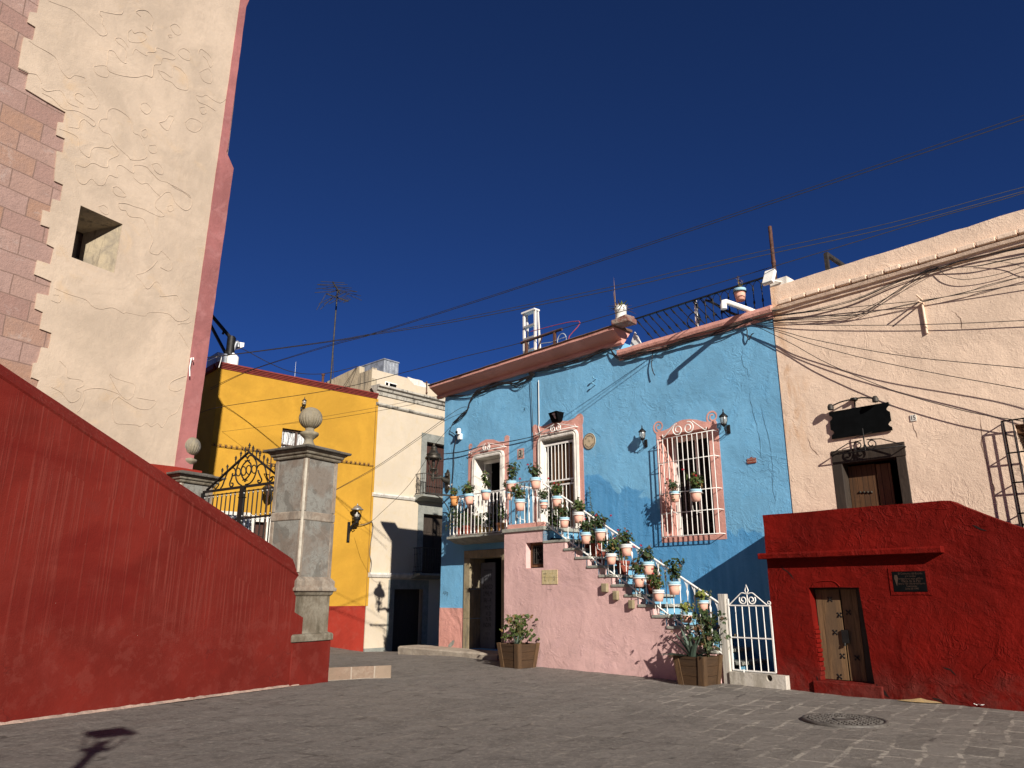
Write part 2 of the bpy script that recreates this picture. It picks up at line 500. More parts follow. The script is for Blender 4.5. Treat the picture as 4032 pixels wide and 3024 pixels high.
def wall_red_extra(k, col, nor):
    x, y, z = k.sep()
    dr = k.noise(4.2, 4, .55, .35, k.map((2.8, 2.8, .06)))
    dr2 = k.noise(11.0, 4, .6, .2, k.map((2.6, 2.6, .045)))
    d = k.m('MULTIPLY', k.ramp(dr2, .50, .62), k.ramp(dr, .30, .52))
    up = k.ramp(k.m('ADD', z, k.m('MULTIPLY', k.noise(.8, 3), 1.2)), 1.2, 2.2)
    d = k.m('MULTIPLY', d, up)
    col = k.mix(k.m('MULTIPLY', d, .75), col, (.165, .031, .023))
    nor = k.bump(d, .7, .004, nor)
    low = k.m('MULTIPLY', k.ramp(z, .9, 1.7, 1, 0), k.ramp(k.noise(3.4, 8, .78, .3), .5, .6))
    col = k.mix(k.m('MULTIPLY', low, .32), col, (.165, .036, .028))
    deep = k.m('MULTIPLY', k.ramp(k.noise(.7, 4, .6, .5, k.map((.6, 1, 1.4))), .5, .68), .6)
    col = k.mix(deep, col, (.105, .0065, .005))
    ed = k.ramp(k.voro(1.7, 'DISTANCE_TO_EDGE', k.warp(3, .5)), 0, .014, 1, 0)
    ed = k.m('MULTIPLY', ed, k.m('MULTIPLY', k.ramp(z, .7, 1.0, 1, 0), k.ramp(k.noise(.9, 2), .5, .6)))
    col = k.mix(k.m('MULTIPLY', ed, .55), col, (.07, .01, .008)); nor = k.bump(ed, -1, .012, nor)
    chip = k.ramp(k.noise(14, 3, .6), .80, .81)
    col = k.mix(chip, col, (.55, .45, .38))
    return col, nor
M['wall_red'] = plaster('stair_wall_red', (.122, .0125, .0085), .85, 1.2, .006, .004, (.138, .019, .0145), extra=wall_red_extra)
def house_red_extra(k, col, nor):
    x, y, z = k.sep()
    low = k.m('MULTIPLY', k.ramp(k.m('ADD', z, k.m('MULTIPLY', k.noise(1.5, 5, .65), .7)), .45, .95, 1, 0), k.ramp(k.noise(2.5, 6, .7), .35, .6))
    col = k.mix(k.m('MULTIPLY', low, .6), col, (.12, .030, .024))
    chip = k.m('MULTIPLY', k.ramp(k.noise(9, 3, .6), .765, .775), k.ramp(z, 2.2, 1.5))
    col = k.mix(chip, col, (.6, .5, .45))
    return col, nor
M['house_red'] = plaster('block_red', (.140, .0042, .0018), .8, 1.18, .022, .008, (.118, .005, .0025), rough=.75, crack=.014, wrinkle=.008, extra=house_red_extra)
M['yellow'] = plaster('yellow_plaster', (.46, .25, .032), .9, 1.08, .008, .006, (.43, .225, .03), vary=1.2)
M['dado_red'] = plaster('dado_red', (.24, .026, .016), .85, 1.15, .012, .006, (.27, .05, .035))
M['rust_red'] = simple('cornice_red', (.17, .022, .016), .7, 0, .15)
M['cream'] = plaster('cream_plaster', (.545, .465, .36), .93, 1.04, .004, .004, (.52, .42, .27), vary=.8)
def stain_extra(k, col, nor):
    s = k.noise(2.3, 6, .7, .3, k.map((2.5, 2.5, .3)))
    col = k.mix(k.m('MULTIPLY', k.ramp(s, .47, .66), .85), col, (.10, .092, .08))
    return col, nor
M['cream_stained'] = plaster('stained_plaster', (.50, .42, .30), .8, 1.05, .01, .006, (.36, .32, .25), extra=stain_extra)
# stone
def stone(name, c, c2, scale=3, rough=.85, bump=.01, dirt=None):
    k = NT(name, rough, 0, .25)
    col = k.mix(k.ramp(k.noise(scale, 6, .65, .6), .36, .66), c, c2)
    col = k.mix(k.m('MULTIPLY', k.ramp(k.noise(scale * 6, 5, .65), .45, .7), .4), col, mul(c, .65))
    if dirt: col = k.mix(k.m('MULTIPLY', k.ramp(k.noise(2.2, 6, .7, .3, k.map((2, 2, .35))), .48, .66), .8), col, dirt)
    nor = k.bump(k.noise(scale * 3, 7, .65), 1.0, bump)
    return k.out(col, nor)
def pillar_stone():
    k = NT('pillar_stone', .8, 0, .25)
    wv = k.warp(1.6, .8)
    a = k.noise(1.5, 4, .55, 1.4, wv)
    col = k.mix(k.ramp(a, .44, .50), (.145, .14, .125), (.215, .213, .193))
    v = k.m('ABSOLUTE', k.m('SUBTRACT', k.noise(2.4, 4, .6, 1.6, wv), .5))
    col = k.mix(k.m('MULTIPLY', k.ramp(v, 0, .03, 1, 0), .45), col, (.10, .082, .068))
    col = k.mix(k.m('MULTIPLY', k.ramp(k.noise(.9, 4, .65), .47, .6), .65), col, (.165, .125, .098))
    col = k.mix(k.m('MULTIPLY', k.ramp(k.noise(18, 5, .7), .5, .75), .3), col, (.11, .10, .09))
    return k.out(col, k.bump(k.noise(9, 6, .65), 1.0, .012))
M['pillar'] = pillar_stone()
M['pillar_trim'] = stone('pillar_trim_stone', (.22, .17, .13), (.31, .27, .22), 3, dirt=(.14, .12, .10))
M['pillar_base'] = stone('pillar_pedestal_stone', (.13, .108, .078), (.22, .197, .155), 2.6, dirt=(.07, .058, .038))
M['joint'] = simple('lime_joint', (.50, .46, .38), .9)
M['cap_stone'] = stone('cap_stone', (.085, .078, .068), (.15, .135, .115), 4, bump=.02)
M['ball_stone'] = stone('ball_stone', (.21, .18, .125), (.27, .235, .17), 5, dirt=(.15, .14, .125))
M['grey_stone'] = stone('grey_stone', (.20, .21, .19), (.27, .275, .25), 3)
M['cornice_stone'] = stone('cornice_stone', (.42, .39, .33), (.5, .47, .41), 2, dirt=(.055, .052, .048))
M['olive_stone'] = stone('olive_stone', (.26, .21, .125), (.34, .28, .18), 2.4, bump=.012, dirt=(.15, .14, .11))
M['tread'] = stone('tread_stone', (.24, .25, .22), (.36, .35, .30), 4, bump=.012)
M['white_stone'] = stone('white_painted_stone', (.74, .70, .64), (.62, .58, .52), 2.5, bump=.006, dirt=(.42, .40, .36))
M['step'] = stone('step_stone', (.30, .25, .20), (.42, .36, .29), 3, bump=.02)
M['kerb'] = stone_courses('kerb_stone', [(.22, .15, .11), (.27, .21, .155), (.25, .17, .13), (.34, .28, .22)], .42, .9, (.33, .28, .23), .014, .06, .05)
M['concrete'] = stone('concrete', (.42, .38, .32), (.52, .48, .42), 3, bump=.015, dirt=(.3, .27, .22))
# metal
M['iron'] = simple('black_iron', (.012, .011, .011), .55, .3, .3, 10)
M['dark_iron'] = simple('weathered_iron', (.05, .044, .038), .6, .4, .3, 12)
M['bronze'] = simple('dull_bronze', (.055, .048, .038), .5, .5, .35, 9)
M['rust'] = simple('rusty_iron', (.10, .045, .03), .8, .2, .35, 12)
M['white_paint'] = simple('white_metal_paint', (.80, .78, .74), .5, 0, .06, 8)
M['galv'] = simple('galvanised_sheet', (.36, .38, .41), .45, .4, .25, 3)
M['alu'] = simple('aluminium', (.55, .53, .50), .45, .5, .2, 6)
M['tin'] = simple('grey_tin', (.32, .32, .31), .4, .6, .2, 7)
# other
M['white'] = simple('white_plastic', (.80, .79, .75), .5, 0, .05)
M['white_wood'] = simple('white_wood_paint', (.78, .75, .70), .6, 0, .08, 5)
M['black'] = simple('black_board', (.004, .0045, .005), .95, 0, .2, 6, .001, .05)
M['cable'] = simple('black_cable', (.018, .016, .017), .6, 0, .2)
M['cable_grey'] = simple('grey_cable', (.13, .115, .10), .6, 0, .2)
M['dark'] = simple('dark_room', (.012, .011, .010), .9, 0, .1)
M['curtain_dark'] = None
M['red_plastic'] = simple('maroon_cloth', (.11, .022, .022), .9)
M['tile'] = None
M['wood_dark'] = wood('dark_plank_wood', (.15, .072, .032), (.075, .04, .022), planks=.095)
M['wood_shutter'] = wood('shutter_wood', (.23, .115, .05), (.10, .052, .027), planks=.13)
M['wood_old'] = wood('weathered_door_wood', (.215, .125, .06), (.095, .06, .036), (2.5, 2.5, .25), 8)
M['wood_frame'] = wood('blackened_beam', (.055, .040, .030), (.035, .027, .022), (2, 2, .4), 8)
M['wood_mahogany'] = wood('mahogany_door', (.085, .035, .025), (.055, .025, .02), planks=.16)
M['wood_brown'] = wood('planter_wood', (.085, .046, .022), (.05, .03, .017), (.35, .35, 3), 9)
M['wood_batten'] = wood('planter_batten', (.125, .07, .033), (.07, .042, .024), (3, 3, .35), 9)
M['wood_post'] = wood('whitewashed_post', (.62, .58, .52), (.40, .36, .30), (3, 3, .2), 7)
M['pot_pink'] = simple('pot_pink_paint', (.80, .44, .34), .8, 0, .08, 9, .002, .2)
M['pot_blue'] = simple('pot_blue_paint', (.32, .53, .64), .8, 0, .08, 9, .002, .2)
M['terracotta'] = simple('terracotta', (.62, .28, .10), .85, 0, .12, 9, .002, .2)
M['pot_pale'] = simple('pot_pale_rim', (.60, .63, .62), .8, 0, .12, 9, .002, .2)
M['brick_pot'] = simple('red_clay', (.24, .06, .04), .85, 0, .15, 9, .002, .2)
M['ochre_pot'] = simple('ochre_clay', (.40, .26, .09), .85, 0, .15, 9, .002, .2)
M['soil'] = simple('soil', (.03, .022, .016), .95, 0, .3, 30, .01, .1)
M['riser_blue'] = plaster('riser_blue', (.15, .34, .48), .9, 1.08, .01, .006, None)
def leafy(name, c, c2, c3=None):
    k = NT(name, .55, 0, .35)
    g = k.n('ShaderNodeNewGeometry'); r = g.outputs['Random Per Island']
    col = k.mix(r, c, c2)
    if c3: col = k.mix(k.ramp(r, .8, .86), col, c3)
    col = k.mix(k.m('MULTIPLY', k.noise(25, 3), .35), col, mul(c, .6))
    try:
        k.b.inputs['Subsurface Weight'].default_value = 0
    except Exception: pass
    tr = k.n('ShaderNodeBsdfTranslucent'); mx = k.n('ShaderNodeMixShader'); mx.inputs[0].default_value = .22
    k.put(col, tr.inputs[0]); k.put(col, k.b.inputs['Base Color'])
    o = k.t.nodes['Material Output']; k.l(k.b.outputs[0], mx.inputs[1]); k.l(tr.outputs[0], mx.inputs[2]); k.l(mx.outputs[0], o.inputs[0])
    return k.mat
M['leaf'] = leafy('geranium_leaf', (.050, .085, .022), (.11, .15, .035), (.20, .11, .035))
M['leaf_dark'] = leafy('dark_leaf', (.028, .052, .016), (.065, .10, .03), (.13, .06, .03))
M['leaf_lime'] = leafy('lime_leaf', (.13, .17, .03), (.24, .26, .05), (.30, .22, .05))
M['agave'] = leafy('agave_leaf', (.075, .115, .085), (.13, .175, .135))
M['dry'] = leafy('dry_leaf', (.28, .15, .06), (.36, .26, .14), (.10, .10, .03))
M['petal_red'] = leafy('red_petal', (.50, .010, .030), (.60, .03, .05))
M['petal_white'] = leafy('white_petal', (.75, .70, .68), (.82, .80, .78))
M['stem'] = simple('plant_stem', (.10, .10, .04), .7)
def lace():
    k = NT('dark_lace', .9, 0, .1)
    x = k.m('SINE', k.m('MULTIPLY', k.sep()[0], 42))
    v = k.voro(34); f = k.ramp(v, .25, .5)
    col = k.mix(f, (.11, .095, .085), (.035, .031, .029))
    return k.out(col, k.bump(x, .8, .05))
M['curtain_dark'] = lace()
def curtain():
    k = NT('white_curtain', .9, 0, .1)
    x = k.m('SINE', k.m('ADD', k.m('MULTIPLY', k.sep()[0], 30), k.m('MULTIPLY', k.noise(3), 6)))
    return k.out((.62, .62, .62), k.bump(x, 1.0, .06))
M['curtain'] = curtain()
k = NT('window_glass', .05, 0, .5); k.b.inputs['Base Color'].default_value = (.02, .02, .022, 1); M['pane'] = k.mat
k = NT('lamp_glass', .25, 0, .5); k.b.inputs['Base Color'].default_value = (.75, .73, .68, 1); k.b.inputs['Transmission Weight'].default_value = .75; M['lamp_glass'] = k.mat
def tiles():
    k = NT('glazed_tile', .35, 0, .4)
    x, y, z = k.sep()
    def grid(s, p): return k.ramp(k.m('ABSOLUTE', k.m('SUBTRACT', k.m('FRACT', k.m('DIVIDE', s, p)), .5)), .465, .49)
    g = k.m('MAXIMUM', grid(x, .118), grid(z, .15))
    col = k.mix(k.ramp(k.noise(9, 4), .4, .65), (.52, .42, .22), (.60, .50, .30))
    col = k.mix(k.m('MULTIPLY', k.ramp(k.noise(22, 4, .7, 1), .58, .64), .45), col, (.22, .2, .14))
    return k.out(k.mix(g, col, (.24, .2, .13)))
M['tile'] = tiles()
def letters_mat(n, c): return simple(n, c, .7, 0, .1)
M['ink'] = letters_mat('dark_lettering', (.02, .018, .02))
M['ink_pale'] = letters_mat('pale_lettering', (.62, .40, .32))
M['ink_bronze'] = letters_mat('bronze_lettering', (.055, .028, .018))
M['sign_red'] = simple('sign_red_brown', (.22, .05, .03), .6)
M['plaque_cream'] = simple('cream_ceramic', (.52, .42, .28), .4, 0, .12, 20)
M['tongue'] = simple('grey_pink_print', (.42, .32, .33), .7)

# paving: big worn flagstones with pale mortar
def paving():
    k = NT('paving', .82, 0, .3)
    wv = k.warp(.7, .30); wv = k.warp(2.6, .10, wv); wv = k.warp(12, .03, wv)
    v = k.map((1, 1, 1), (0, 0, rad(-55)), (0, 0, 0), wv)
    br = k.n('ShaderNodeTexBrick'); k.l(v, br.inputs['Vector'])
    br.inputs['Scale'].default_value = 1; br.inputs['Brick Width'].default_value = .52; br.inputs['Row Height'].default_value = .34
    br.inputs['Mortar Size'].default_value = .032; br.inputs['Mortar Smooth'].default_value = .45; br.inputs['Bias'].default_value = 0
    br.inputs['Color1'].default_value = (0, 0, 0, 1); br.inputs['Color2'].default_value = (1, 1, 1, 1); br.inputs['Mortar'].default_value = (.5, .5, .5, 1)
    br.offset = .5; br.squash = 1.3; br.squash_frequency = 3
    f = br.outputs['Fac']
    sc = k.n('ShaderNodeSeparateColor'); k.l(br.outputs['Color'], sc.inputs[0]); r = sc.outputs[0]
    col = k.mix(r, (.155, .139, .124), (.225, .203, .182))
    col = k.mix(k.ramp(k.noise(.45, 5, .6, .5), .38, .64), col, (.205, .184, .165))
    col = k.mix(k.m('MULTIPLY', k.ramp(k.noise(3.5, 8, .75, .4), .46, .66), .6), col, (.105, .092, .082))
    col = k.mix(k.m('MULTIPLY', k.ramp(k.noise(16, 7, .8), .50, .62), .65), col, (.33, .295, .26))
    x, y, z = k.sep()
    fresh = k.ramp(k.m('ADD', x, k.m('MULTIPLY', k.m('SUBTRACT', k.noise(.35, 3), .5), 5)), .2, 3.2)
    col = k.mix(k.m('MULTIPLY', fresh, .4), col, k.mix(r, (.21, .188, .165), (.31, .28, .245)))
    old = k.m('MULTIPLY', k.ramp(k.noise(.7, 4, .6), .42, .56), .75)
    mo = k.m('MULTIPLY', f, k.m('MAXIMUM', k.m('MULTIPLY', fresh, .95), old))
    mo = k.m('MULTIPLY', mo, k.m('MULTIPLY', k.ramp(k.noise(6, 6, .75), .36, .60), k.ramp(k.noise(.9, 4, .6), .38, .58)))
    col = k.mix(mo, col, k.mix(fresh, (.30, .265, .225), (.50, .45, .385)))
    dark = k.m('MULTIPLY', k.m('MULTIPLY', f, k.ramp(k.noise(2.1, 5, .7), .53, .64)), .7)
    col = k.mix(dark, col, (.055, .047, .041))
    speck = k.ramp(k.noise(7, 2, .5), .755, .765); col = k.mix(k.m('MULTIPLY', speck, .8), col, (.36, .33, .29))
    nor = k.bump(f, -1.0, .05)
    nor = k.bump(k.noise(1.6, 4, .6), 1.0, .09, nor)
    nor = k.bump(k.noise(6, 8, .78), 1.0, .09, nor)
    nor = k.bump(k.noise(45, 5, .7), 1.0, .008, nor)
    return k.out(col, nor, k.ramp(k.noise(2, 4), .3, .7, .72, .92))
M['paving'] = paving()
# ------------------------------------------------------------------ frames of the place
BL = Frame(-.72621 * -14.2 * 1, .68747 * 14.2, 136.57)      # blue and peach facades (plane 14.2 m off)
BL.p = -Vector((-.72621, -.68747)) * 14.2
O_ST, O_RED = 1.25, 1.08                                     # stair wall and red block stand out this far
WL = Frame(-3.88, 14.61, 31.0)                               # red stair wall
_nt = Vector((math.sin(rad(30)), math.cos(rad(30)))); _in = Vector((-_nt.y, _nt.x))
_tp = Vector((-3.88, 14.61)) + _in * 4.3
TW = Frame(_tp.x, _tp.y, 29.8)                               # church tower face
CR = Frame(-5.64, 29.89, 42.9)                               # cream house
YE = Frame(-5.64, 29.89, 48.4)                               # yellow house

def gz(x, y):                                                # the street falls away to the far lane
    t = max(0.0, y - 21.0); t = t * t / (t + 1.2)
    z = -.062 * t
    if y > 24: z += .16 * max(0.0, -(x + 5.6)) * min(1, (y - 24) / 4)
    return z

# ------------------------------------------------------------------ ground
mb = MB()
def axis(a, b, lo, hi, fine, coarse):
    out = []; v = a
    while v < b - 1e-6:
        out.append(v); v += fine if lo <= v < hi else coarse
    return out + [b]
xs = axis(-90, -9, -10, -9, 1, 8) + axis(-8.9, 10, -9, 11, .1, .1)[:-1] + axis(10, 90, 10, 14, 1, 8)
ys = axis(-40, 5, 4, 5, 1, 8) + axis(5.1, 18, 5, 19, .1, .1)[:-1] + axis(18, 140, 18, 36, .5, 8)
vs = [(x, y, gz(x, y) + .018 * mnoise.noise(Vector((x * .6, y * .6, 0))) + .010 * mnoise.noise(Vector((x * 1.9, y * 1.9, 3))) + .007 * mnoise.noise(Vector((x * 4.3, y * 4.3, 7)))) for y in ys for x in xs]
n = len(xs)
mb.add(vs, [(j * n + i, j * n + i + 1, (j + 1) * n + i + 1, (j + 1) * n + i) for j in range(len(ys) - 1) for i in range(n - 1)], 0, True)
g = single(WORLD, 'ground', None, None, mb, M['paving']); tag(g, kind='structure')

# unseen ring of hillside, added to keep low sky light out of the shade
mb = MB(); vs = []; N = 96
for i in range(N):
    a = 6.283 * i / N; back = .5 - .5 * math.cos(a)            # 0 ahead, 1 behind
    h = (11 + 30 * back) * (1 + .25 * mnoise.noise(Vector((math.cos(a) * 2, math.sin(a) * 2, 4))))
    for r, t in ((85, -.05), (105, .45), (125, 1.0), (170, 1.1)): vs.append((r * math.sin(a), 10 + r * math.cos(a), h * t))
mb.add(vs, [(4 * i + j, 4 * ((i + 1) % N) + j, 4 * ((i + 1) % N) + j + 1, 4 * i + j + 1) for i in range(N) for j in range(3)], 0, True)
g = single(WORLD, 'sky_blocker_ring', None, None, mb, stone('blocker_hillside', (.10, .085, .055), (.06, .06, .035), .2, bump=.2)); tag(g, kind='structure')

# raised pavement slab beside the gate pillar
fa, fb = on_ground(O(707, 1470)), on_ground(O(845, 1464))
dirb = Vector((math.sin(rad(-26)), math.cos(rad(-26)), 0))
mb = MB(); h = .235
a, b = Vector((fa.x, fa.y, 0)) - Vector((.6, .3, 0)), Vector((fb.x, fb.y, 0))
c_, d_ = b + dirb * 5.0, a + dirb * 5.4
mb.add([(a.x, a.y, -.2), (b.x, b.y, -.2), (c_.x, c_.y, -.3), (d_.x, d_.y, -.3), (a.x, a.y, h), (b.x, b.y, h), (c_.x, c_.y, .02), (d_.x, d_.y, .02)],
       [(4, 5, 6, 7)], 0)
mb.add([(a.x, a.y, -.2), (b.x, b.y, -.2), (c_.x, c_.y, -.3), (d_.x, d_.y, -.3), (a.x, a.y, h), (b.x, b.y, h), (c_.x, c_.y, .02), (d_.x, d_.y, .02)],
       [(0, 1, 5, 4), (1, 2, 6, 5), (2, 3, 7, 6), (3, 0, 4, 7)], 1)
g = single(WORLD, 'pavement', None, None, mb, [M['paving'], M['kerb']], bevel=.02); tag(g, kind='structure')

# ------------------------------------------------------------------ church tower
T = Thing(TW, 'church_tower', 'tall cream plastered church tower with stone quoins and a pink edge band', 'tower', TW.px(O(300, 1000))[0], 0)
jag = [Y5(320, -60), Y5(320, 0), Y5(300, 110), Y5(240, 100), Y5(220, 185), Y5(285, 225), Y5(265, 335), Y5(190, 308), Y5(145, 555), Y5(228, 595), Y5(205, 730),
       Y5(370, 830), Y5(530, 920), Y5(515, 1005), Y5(470, 1000), Y5(455, 1105), Y5(525, 1135), Y5(510, 1250), Y5(460, 1235), Y5(440, 1480), Y6(510, 60),
       Y6(490, 195), Y6(425, 175), Y6(405, 285), Y6(345, 265), Y6(328, 385), Y6(400, 410), Y6(378, 545), Y6(437, 575), Y6(408, 710), Y6(300, 675), Y6(275, 790),
       Y6(415, 850), Y6(395, 965), Y6(300, 945), Y6(280, 1070), Y6(345, 1100), Y6(320, 1235), Y6(415, 1270), Y6(392, 1395), Y6(335, 1385), Y6(300, 1510),
       Y6(268, 1515), Y6(248, 1635), Y7(205, 125), Y7(190, 215), Y7(240, 235), Y7(225, 280)]
jl = TW.poly(jag)
top = 19.0
pl = [TW.px(Y5(1955, 0)), TW.px(Y7(1080, 770))]             # plaster / pink border line
def on_line(l, z):
    (x0, z0), (x1, z1) = l
    return x0 + (x1 - x0) * (z - z0) / (z1 - z0)
xr_top, xr_bot = on_line(pl, top), on_line(pl, 0)
jl_full = [(jl[0][0], top)] + jl[1:] + [(jl[-1][0], 0)]
hole = TW.poly([Y6(577, 650), Y6(928, 782), Y6(995, 382), Y6(652, 228)])
plaster_poly = rough_line([(xr_top, top)] + jl_full + [(xr_bot, 0)], .14, .012, keep=(0, len(jl_full), len(jl_full) + 1))
mb = MB().prism(plaster_poly, .03, -.12, [hole]); T.part('plaster_face', mb, M['tower'])
hx = [p[0] for p in hole]; hz = [p[1] for p in hole]
xl = jl[0][0] - 8
body = [(xl, 0), (on_line(pl, 0) + .5, 0), (on_line(pl, top) + .2, top), (xl, top)]
mb = MB().prism(body, -.003, -1.0, [[(min(hx), min(hz)), (max(hx), min(hz)), (max(hx), max(hz)), (min(hx), max(hz))]])
mb.box(xl, on_line(pl, 0) + .3, 1.05, 4.2, 0, top)
T.part('quoin_stonework', mb, M['quoin'])
# embrasure: sills, jambs and the narrow dark slot behind
mb = MB()
x0, x1, z0, z1 = min(hx), max(hx), min(hz), max(hz)
sl = x0 + (x1 - x0) * .02; sr = x0 + (x1 - x0) * .62
A = [(hole[0][0], -.0, hole[0][1]), (hole[1][0], 0, hole[1][1]), (hole[2][0], 0, hole[2][1]), (hole[3][0], 0, hole[3][1])]
Bk = [(sl, .8, z0 + .12), (sr, .8, z0 + .12), (sr, .8, z1 - .18), (sl, .8, z1 - .18)]
mb.add(A + Bk, [(0, 1, 5, 4), (1, 2, 6, 5), (2, 3, 7, 6), (3, 0, 4, 7)])
mb.box(sl, sr, .95, .99, z0 + .12, z1 - .18)
T.part('window_recess', mb, [stone('embrasure_plaster', (.40, .33, .23), (.26, .22, .17), 2.5, bump=.012, dirt=(.10, .085, .07))])
pr = [Y5(2035, 0), Y5(2010, 60), Y5(1860, 1210), Y5(1850, 1240), Y5(1908, 1375), Y6(1897, 0), Y6(1745, 1075), Y6(1675, 1600), Z1(325, 1180), O(424, 945)]
pr = TW.poly(pr, .05)
band = [(xr_bot, 0), (pr[-1][0], 0)] + pr[::-1] + [(pr[0][0] + .05, top), (xr_top, top)]
band = rough_line(band, .25, .012)
mb = MB().prism(band, .05, -1.6); T.part('edge_band', mb, M['rose'])
SEAMS = [
 (Y5, [(395,5),(470,35),(580,75),(660,140),(720,200),(770,240),(815,285),(855,290),(875,270),(855,225),(835,190),(840,150),(815,115),(820,90),(860,100),(980,118),(1005,90)]),
 (Y5, [(1190,215),(1215,235),(1240,250),(1240,215),(1255,165),(1215,100),(1160,80),(1110,95),(1150,135)]),
 (Y5, [(1390,210),(1430,195),(1475,235),(1475,275),(1445,285),(1410,255),(1390,210)]), (Y5, [(1370,285),(1395,285),(1405,305),(1385,305),(1370,285)]),
 (Y5, [(1045,265),(1075,240),(1095,270),(1140,260),(1185,275),(1195,315),(1150,345),(1090,345),(1050,330),(1045,265)]),
 (Y5, [(1050,390),(1020,345),(980,310),(940,318),(970,355),(1010,385),(1035,425),(1030,470)]),
 (Y5, [(1025,480),(1030,515),(1000,505),(960,465),(930,420),(885,415),(880,490),(870,540),(885,575),(930,600),(1010,620),(1110,630),(1190,615),(1240,628),(1250,575),(1260,530),(1310,525),(1330,475),(1410,488),(1430,465),(1390,435),(1310,400),(1275,390),(1265,425),(1205,425),(1200,455),(1150,430),(1105,400),(1085,440)]),
 (Y5, [(770,540),(850,535),(885,560),(880,625),(830,625),(785,600),(765,560),(770,540)]), (Y5, [(1460,410),(1500,395),(1550,430),(1550,490),(1500,480),(1455,440),(1460,410)]),
 (Y5, [(1625,440),(1625,420),(1640,400),(1680,425),(1720,465),(1740,520),(1715,548),(1690,490),(1660,460)]), (Y5, [(1630,590),(1700,560),(1730,620),(1720,680),(1660,660),(1630,600)]),
 (Y5, [(1290,575),(1340,590),(1405,630),(1415,545),(1470,560),(1520,620),(1535,700),(1525,735),(1450,720),(1400,670),(1340,645),(1290,575)]),
 (Y5, [(235,330),(290,370),(400,430),(460,480),(490,560),(560,640),(610,615),(690,635),(700,665)]), (Y5, [(150,558),(230,595),(300,610),(340,680)]),
 (Y5, [(340,715),(385,745),(480,735),(520,770),(560,840),(640,875)]), (Y5, [(690,790),(640,760),(612,775),(620,810),(680,850)]), (Y5, [(715,880),(770,890),(800,870),(805,830),(760,750),(720,710)]),
 (Y5, [(345,760),(430,805),(520,890),(640,910),(770,990),(760,1030),(690,975),(650,1000),(640,1045),(560,1035)]),
 (Y5, [(480,1050),(560,1080),(640,1130),(650,1220),(725,1285),(745,1225),(790,1200),(880,1210),(920,1190),(970,1260),(890,1305),(880,1360),(840,1365),(755,1330),(690,1365),(620,1345),(615,1400),(640,1480),(690,1505),(745,1460),(800,1510),(850,1505),(890,1430),(960,1450),(950,1370),(990,1350),(1090,1415),(1095,1350),(1190,1360),(1240,1410),(1300,1470),(1370,1490),(1430,1535),(1500,1570),(1560,1620)]),
 (Y5, [(875,970),(880,910),(920,885),(980,905),(1060,970),(1090,1080),(1150,1120),(1200,1280),(1080,1305),(1040,1270),(940,1180),(900,1100),(840,1075),(805,1020),(825,975),(875,970)]),
 (Y5, [(1150,850),(1190,840),(1230,880),(1225,915),(1190,930),(1150,890),(1150,850)]), (Y5, [(1300,1000),(1350,985),(1380,945),(1420,960),(1400,1005),(1370,1065),(1330,1040),(1300,1000)]),
 (Y5, [(1510,1000),(1560,965),(1640,1000),(1640,1050),(1590,1080),(1530,1050),(1510,1000)]), (Y5, [(1155,1070),(1190,1055),(1205,1100),(1180,1125),(1155,1100),(1155,1070)]),
 (Y5, [(1215,1190),(1270,1185),(1280,1240),(1240,1250),(1210,1220),(1215,1190)]), (Y5, [(1240,1340),(1290,1335),(1330,1385),(1320,1425),(1270,1400),(1240,1340)]),
 (Y5, [(1850,800),(1800,840),(1740,815),(1680,775),(1650,790),(1600,780),(1620,830),(1690,860),(1760,905)]), (Y5, [(1630,880),(1670,875),(1685,920),(1650,930),(1630,895)]),
 (Y5, [(920,1530),(960,1525),(1010,1570),(1025,1605),(960,1600),(925,1565),(920,1530)]), (Y5, [(1090,1450),(1150,1500),(1200,1495),(1260,1560),(1310,1605)]),
 (Y6, [(1310,155),(1350,120),(1395,125),(1430,200),(1510,265),(1560,235),(1560,160),(1480,100),(1370,40)]),
 (Y6, [(1310,155),(1275,190),(1270,240),(1340,300),(1310,318),(1240,290),(1170,255),(1100,235),(1030,210),(965,210),(985,258),(1025,265),(1060,315),(1160,330),(1195,380),(1230,460),(1250,510),(1220,600),(1285,628),(1320,600),(1390,670)]),
 (Y6, [(1365,235),(1400,225),(1415,260),(1380,275),(1365,235)]), (Y6, [(805,235),(850,225),(885,260),(875,300),(830,280),(805,235)]),
 (Y6, [(1285,675),(1240,730),(1175,775),(1110,795),(1150,840),(1205,908),(1270,848),(1310,880),(1305,950),(1320,970),(1440,960),(1470,1010),(1490,1060),(1540,1100),(1535,1150),(1450,1172),(1370,1108),(1215,1100),(1180,1128),(1030,1100),(1010,1108),(920,1060),(820,1072),(750,1045),(700,995),(560,950),(445,900)]),
 (Y6, [(1310,730),(1370,760),(1405,740),(1400,690)]), (Y6, [(1450,1200),(1480,1190),(1530,1190),(1560,1172)]), (Y6, [(435,955),(480,960),(495,1000),(470,1020),(420,1000)]), (Y6, [(1460,1260),(1490,1300),(1540,1390)]),
 (Y7, [(830,320),(838,262),(780,240),(720,220),(680,190),(690,220),(740,310),(790,355),(830,330)]),
 (Y7, [(515,300),(560,285),(640,285),(730,315),(740,330),(700,365),(700,420),(715,495),(780,505),(850,510),(870,520),(910,500),(940,520),(980,500),(1010,525),(1050,460),(1100,430),(1135,355)]),
 (Y7, [(735,335),(790,370),(860,408),(930,410),(970,365),(930,355),(850,340)]), (Y7, [(370,110),(415,160),(420,215),(500,230),(520,265),(470,290),(500,310),(490,350),(440,370),(400,330),(370,300),(320,275)]),
 (Y7, [(515,300),(525,350),(500,410),(480,430)]), (Y7, [(1155,205),(1100,225),(1060,250),(1055,290),(1100,300),(1130,285)])]
